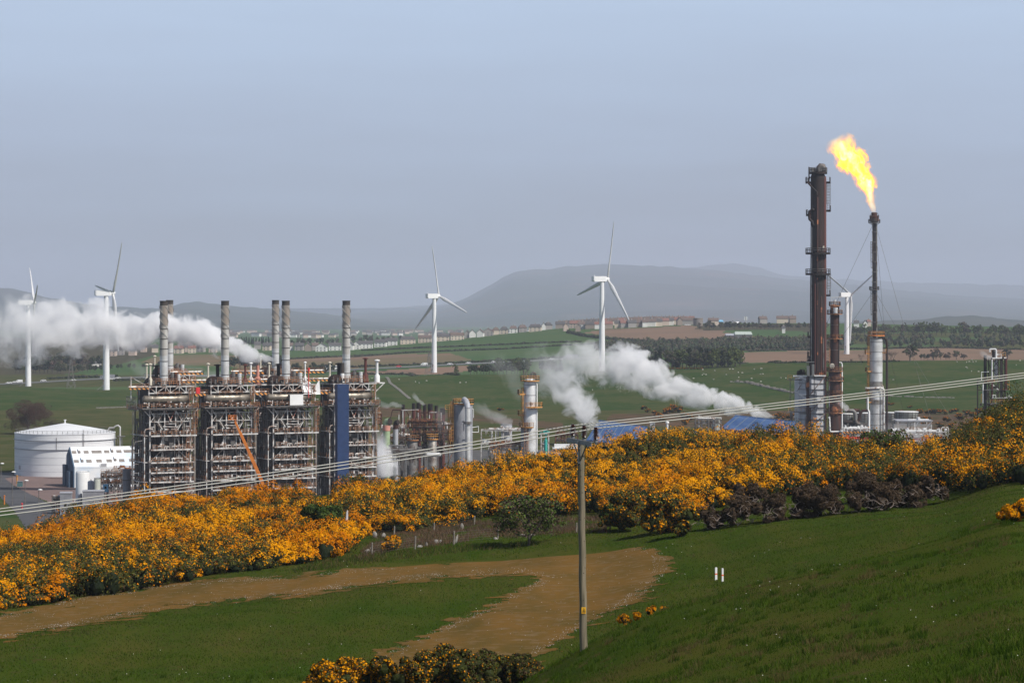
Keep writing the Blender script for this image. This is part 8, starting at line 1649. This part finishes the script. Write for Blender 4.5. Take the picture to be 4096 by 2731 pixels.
# skyline clutter behind the ridge row: second row of roofs
rq = random.Random(9)
for i in range(34):
    px = 2235 + i * 15.8 + rq.uniform(-4, 4); house(px, np.interp(px, [2235, 2775], [1306, 1291]), rq.uniform(20, 34), rq.choice(['brown', 'grey', 'cream']), rq.choice(['brown', 'red', 'brown', 'dark grey']), 'side', -3255, '%s rear-row roof from the left on the ridge skyline' % ordn(i), 'rear row of roofs on the ridge skyline', 5.8)
# far town below the hill
pal = ['white', 'cream', 'pink', 'grey']
hp = {}
for c_ in pal:
    t = thing('distant_house', 'x', 'house', (0, 0, -500)); m = MB(); m.box(0, 0, 0, 12, 8, 6); m.build('wall', HM[c_], t); m = MB(); m.add([(-.4, -.4, 6), (12.4, -.4, 6), (12.4, 8.4, 6), (-.4, 8.4, 6), (0, 4, 9), (12, 4, 9)], [(0, 1, 5, 4), (1, 2, 5), (2, 3, 4, 5), (3, 0, 4)]); m.build('roof', RM['dark grey' if c_ != 'pink' else 'brown'], t); hp[c_] = [t, 0]
far = [(rq.uniform(905, 1340), rq.uniform(1322, 1350)) for _ in range(60)] + [(rq.uniform(1400, 1760), rq.uniform(1322, 1345)) for _ in range(55)] + [(rq.uniform(1160, 1260), rq.uniform(1345, 1352)) for _ in range(14)] + [(rq.uniform(1780, 2100), rq.uniform(1325, 1340)) for _ in range(14)] + [(1512, 1312), (1526, 1316)]
for px, py in far:
    c_ = rq.choice(['white', 'cream', 'pink', 'grey', 'grey', 'pink']); p = hp[c_]; Y = min(8500, max(5500, hit(px, py, 4500, 9000))); x = X(px, Y); loc = (x, Y, z1(x, Y)); rz = rq.uniform(-0.5, 0.5)
    o = p[0] if p[1] == 0 else dup(p[0], loc, rz); p[1] += 1; o.location = loc; o.rotation_euler.z = rz; s = rq.uniform(0.8, 1.6); o.scale = (s, 1, rq.uniform(0.8, 1.1)); o['label'] = 'tiny hazy %s house in the distant valley town' % c_; o['group'] = 'hazy %s houses of the distant valley town' % c_
# ridge furniture
o = G(2792, 1303, 2900); t = thing('water_tower', 'round stained concrete water tower at the end of the ridge row', 'water tower', o); r = M(19, o[1]); h = Zp(1272, o[1]) - o[2]
m = MB(); m.lathe([(r * 0.94, -2), (r, h * 0.2), (r, h * 0.9), (r * 1.04, h * 0.9), (r * 1.04, h), (r * 0.9, h)], n=36); m.build('tank_wall', mat('stained_water_tower', (0.26, 0.225, 0.19), 0.9, 0, (0.19, 0.16, 0.135), 0.3, stretch=(0.3, 0.3, 2)), t, True); m = MB()
for f in (0.3, 0.5, 0.7): m.lathe([(r, h * f), (r + 0.2, h * f), (r + 0.2, h * f + 0.35), (r, h * f + 0.35)], n=36)
m.build('band', MT['concrete'], t)
def farshed(px, py, w, label, mt, Y0, h=5):
    o = G(px, py, Y0); W_ = M(w, o[1]); t = thing('farm_shed', label, 'shed', (o[0] - W_ / 2, o[1], o[2] - 0.3)); m = MB(); m.box(0, 0, 0, W_, 18, h * 0.6); m.build('wall', MT['galvd'], t); m = MB(); m.add([(-.5, -.5, h * .6), (W_ + .5, -.5, h * .6), (W_ + .5, 18, h * .6), (-.5, 18, h * .6), (0, 9, h), (W_, 9, h)], [(0, 1, 5, 4), (1, 2, 5), (2, 3, 4, 5), (3, 0, 4)]); m.build('roof', mt, t)
farshed(2935, 1352, 60, 'long grey-white farm shed left of its larger neighbour', MT['lgrey'], 2300, 4.5); farshed(2975, 1355, 66, 'larger pale green farm shed above the plantation', mat('pale_green_roof', (0.42, 0.47, 0.42), 0.6), 2300, 7)
farshed(2880, 1297, 26, 'bright blue shed on the ridge right of the water tower', MT['sky_blue'], 2900, 5); farshed(2945, 1300, 24, 'white shed among trees right of the blue one', MT['white'], 2900, 4)
o = G(2983, 1294, 2900); t = thing('phone_mast', 'thin mobile phone mast standing on the ridge skyline', 'mast', o); h = Zp(1266, o[1]) - o[2]; m = MB(); m.tube([(0, 0, 0), (0, 0, h)], 0.5, 6); m.build('mast_tube', MT['galv'], t); m = MB(); m.box(-1.6, -0.5, h - 4, -0.8, 0.5, h); m.box(0.8, -0.5, h - 4, 1.6, 0.5, h); m.build('antenna', MT['white'], t)
# pylons
def pylon(px, Y, top, label):
    o = at(px, Y); h = Zp(top, Y) - o[2]; t = thing('lattice_pylon', label, 'pylon', o, 0.3); m = MB(); b = 2.9
    zs = [0, .22, .4, .55, .68, .8, .9, 1]; W_ = [1, .78, .6, .46, .36, .28, .2, .06]
    for i in range(7):
        for s, q in ((1, 1), (1, -1), (-1, 1), (-1, -1)):
            m.beam((b * W_[i] * s, b * W_[i] * q, h * zs[i]), (b * W_[i + 1] * s, b * W_[i + 1] * q, h * zs[i + 1]), 0.22)
        for s in (1, -1):
            m.beam((b * W_[i] * s, -b * W_[i], h * zs[i]), (-b * W_[i + 1] * s, -b * W_[i + 1], h * zs[i + 1]), 0.13); m.beam((b * W_[i] * s, b * W_[i], h * zs[i]), (-b * W_[i + 1] * s, b * W_[i + 1], h * zs[i + 1]), 0.13)
    m.build('lattice_body', MT['galvd'], t); m = MB()
    for z, w in ((.82, 2.2), (.92, 1.6)): m.beam((-w, 0, h * z), (w, 0, h * z), 0.16)
    m.build('crossarm', MT['galvd'], t)
pylon(284, 1880, 1437, 'grey lattice pylon between the two left turbines'); pylon(1717, 2120, 1408, 'faint lattice pylon just left of the lone white turbine')
# vehicles
def car_proto(kind):
    t = thing(kind, 'x', {'parked_car': 'car'}.get(kind, kind), (0, 0, -500)); L_, W2, H2 = {'car': (4.4, 1.8, 1.45), 'van': (5.6, 2.0, 2.3), 'truck': (11, 2.5, 3.6), 'coach': (11.5, 2.5, 3.3)}[kind]
    m = MB()
    if kind == 'car': prof = [(0, .35), (0, .8), (.9, .95), (1.5, 1.42), (3.2, 1.45), (3.9, .98), (4.4, .85), (4.4, .35)]
    elif kind == 'van': prof = [(0, .4), (0, 1.1), (.9, 1.3), (1.5, 2.25), (5.6, 2.3), (5.6, .4)]
    elif kind == 'truck': prof = [(0, .5), (0, 1.6), (.3, 2.9), (2.2, 2.9), (2.3, 3.6), (11, 3.6), (11, .9), (2.3, .9), (2.3, .5)]
    else: prof = [(0, .4), (0, 1.4), (.4, 3.2), (11.5, 3.3), (11.5, .4)]
    n = len(prof); m.add([(x - L_ / 2, -W2 / 2, z) for x, z in prof] + [(x - L_ / 2, W2 / 2, z) for x, z in prof], [tuple(range(n)), tuple(range(2 * n - 1, n - 1, -1))] + [(i, i + n, (i + 1) % n + n, (i + 1) % n) for i in range(n)]); m.build('body', MT['white'], t)
    m = MB(); z0, z1_ = {'car': (0.98, 1.35), 'van': (1.35, 1.95), 'truck': (1.7, 2.4), 'coach': (1.9, 2.7)}[kind]; xa, xb = {'car': (-0.6, 1.1), 'van': (-1.5, -0.6), 'truck': (-5.1, -4.2), 'coach': (-5.0, 5.3)}[kind]; m.box(xa, -W2 / 2 - 0.02, z0, xb, W2 / 2 + 0.02, z1_); m.build('window', MT['glass'], t)
    for x in (-L_ * 0.31, L_ * 0.31):
        for y in (-W2 / 2 - 0.02, W2 / 2 - 0.2): m = MB(); m.tube([(x, y, .36), (x, y + .22, .36)], .36 if kind in ('car', 'van') else .5, 12); m.build('wheel', MT['dark'], t)
    return t
VP = {k: [car_proto(k), 0] for k in ('car', 'van', 'truck', 'coach')}
for kind, px, py, lb in (('car', 38, 1536, 'leftmost white car on the far carriageway'), ('car', 62, 1533, 'white car left of the leftmost turbine tower'), ('van', 78, 1532, 'white van beside the leftmost turbine tower'), ('car', 176, 1527, 'white car between the leftmost turbine and the pylon'), ('car', 295, 1525, 'white car passing behind the lattice pylon'), ('truck', 432, 1518, 'dark truck behind the second turbine tower'), ('car', 449, 1520, 'white car just right of the second turbine tower'), ('car', 474, 1516, 'white car ahead of the one by the second turbine'), ('coach', 1330, 1480, 'white coach left of the fourth chimney'), ('car', 1595, 1470, 'small red car left of the lone turbine'), ('van', 1697, 1463, 'white van just left of the lone turbine tower'), ('car', 1800, 1460, 'first white car right of the lone turbine'), ('car', 1874, 1456, 'second white car right of the lone turbine'), ('car', 1977, 1451, 'white car above the copse of trees'), ('car', 2206, 1440, 'white car left of the distant white lorry'), ('truck', 2284, 1436, 'white lorry left of the turbine with the misty foot'), ('car', 2745, 1303, 'left of two white cars parked by the water tower'), ('car', 2754, 1303, 'right of two white cars parked by the water tower')):
    Y0 = 1960 if py > 1400 else 2900; o = G(px, py, Y0); z = 0.4; loc = (o[0], o[1] - 3, o[2] + z); p = VP[kind]; q = p[0] if p[1] == 0 else dup(p[0], loc, 0.1); p[1] += 1; q.location = loc; q.rotation_euler.z = 0.12; q['label'] = lb; q['group'] = 'vehicles on the distant road'
    if 'red' in lb or 'dark' in lb:
        for c_ in q.children:
            if c_.name.startswith('body'): c_.data = c_.data.copy(); c_.data.materials[0] = MT['red' if 'red' in lb else 'grey']
# sheep
def sheep_proto():
    t = bpy.data.meshes.new('sheep'); m = MB(); m.tube([(-.62, 0, .62), (-.5, 0, .66), (-.1, 0, .70), (.35, 0, .68), (.55, 0, .66)], [.16, .32, .36, .33, .16], 12); m.tube([(.5, 0, .72), (.72, 0, .72), (.86, 0, .62), (.96, 0, .54)], [.15, .14, .11, .06], 8)
    for x in (-.42, .36):
        for y in (-.16, .16): m.tube([(x, y, 0), (x + .02, y, .22), (x, y, .5)], [.04, .05, .08], 6)
    m.tube([(.74, -.1, .76), (.70, -.22, .72)], [.04, .02], 5); m.tube([(.74, .1, .76), (.70, .22, .72)], [.04, .02], 5); return m.mesh('sheep', True)
SM = sheep_proto(); SM.materials.append(mat('sheep_wool', (0.46, 0.44, 0.38), 0.9))
SH = [(2811, 1481), (2859, 1485), (2919, 1479), (2931, 1479), (3017, 1479), (3043, 1477), (3046, 1477), (2815, 1498), (2809, 1502), (2824, 1501), (2905, 1501), (2953, 1492), (2969, 1494), (3042, 1499), (3052, 1498), (2774, 1516), (2854, 1520), (2955, 1512), (3006, 1517), (3123, 1514), (3143, 1515), (3043, 1529), (3827, 1450), (3866, 1451), (3877, 1449), (3892, 1450), (3904, 1448), (3865, 1471), (3869, 1475), (3886, 1487), (3914, 1489), (3887, 1436), (4065, 1462), (4080, 1445), (3573, 1522), (1488, 1512), (1499, 1511), (1475, 1520), (1596, 1520), (1706, 1526), (1676, 1534), (1662, 1530), (1840, 1533), (1863, 1532), (2280, 1520), (2321, 1530), (2466, 1551), (2370, 1562)]
for i, (px, py) in enumerate(SH):
    o = G(px, py, 1150, 1760); q = bpy.data.objects.new('sheep', SM); COL.objects.link(q); q.location = o; q.rotation_euler.z = i * 2.1; q.scale = (0.75,) * 3
    z = 'in the field above the right steam plume' if 2700 < px < 3200 else ('near the right edge' if px > 3500 else ('behind the red stacks' if px < 2000 else 'seen through the steam')); tag(q, 'white sheep grazing ' + z, 'sheep', 'sheep ' + z)
# dry stone walls
def wall(label, pts, seed, w=1.2, hh=1.3, Y0=1150):
    rq = random.Random(seed); m = MB(); vs = []
    for a, b in zip(pts, pts[1:]):
        A_, B_ = Vector(G(a[0], a[1], Y0)), Vector(G(b[0], b[1], Y0)); n = max(3, int((B_ - A_).length / 1.1))
        for i in range(n):
            q = A_.lerp(B_, i / n); z = z1(q.x, q.y); h = hh * rq.uniform(0.3, 1.1); q.y += rq.uniform(-0.5, 0.5); z = z1(q.x, q.y)
            if rq.random() < 0.15: continue
            m.box(q.x - 0.75, q.y - w / 2, z - 0.5, q.x + 0.75, q.y + w / 2, z + h)
    tag(m.build('stone_wall', MT['stone']), label, 'stone wall')
wall('dry stone wall slanting down to the right in the sheep field', [(2925, 1528), (2985, 1530), (3060, 1548), (3140, 1566), (3230, 1580)], 3)
wall('dry stone wall slanting down the green field behind the red stacks', [(1515, 1512), (1560, 1532), (1600, 1562), (1640, 1595)], 4, 1.1, 0.45)
wall('low broken stone wall along the foot of the right field', [(3560, 1585), (3700, 1590), (3820, 1592)], 5, 1, 0.6)
wall('rubble line across the green field left of the furnaces', [(390, 1633), (470, 1630), (530, 1627)], 6, 1, 0.6)
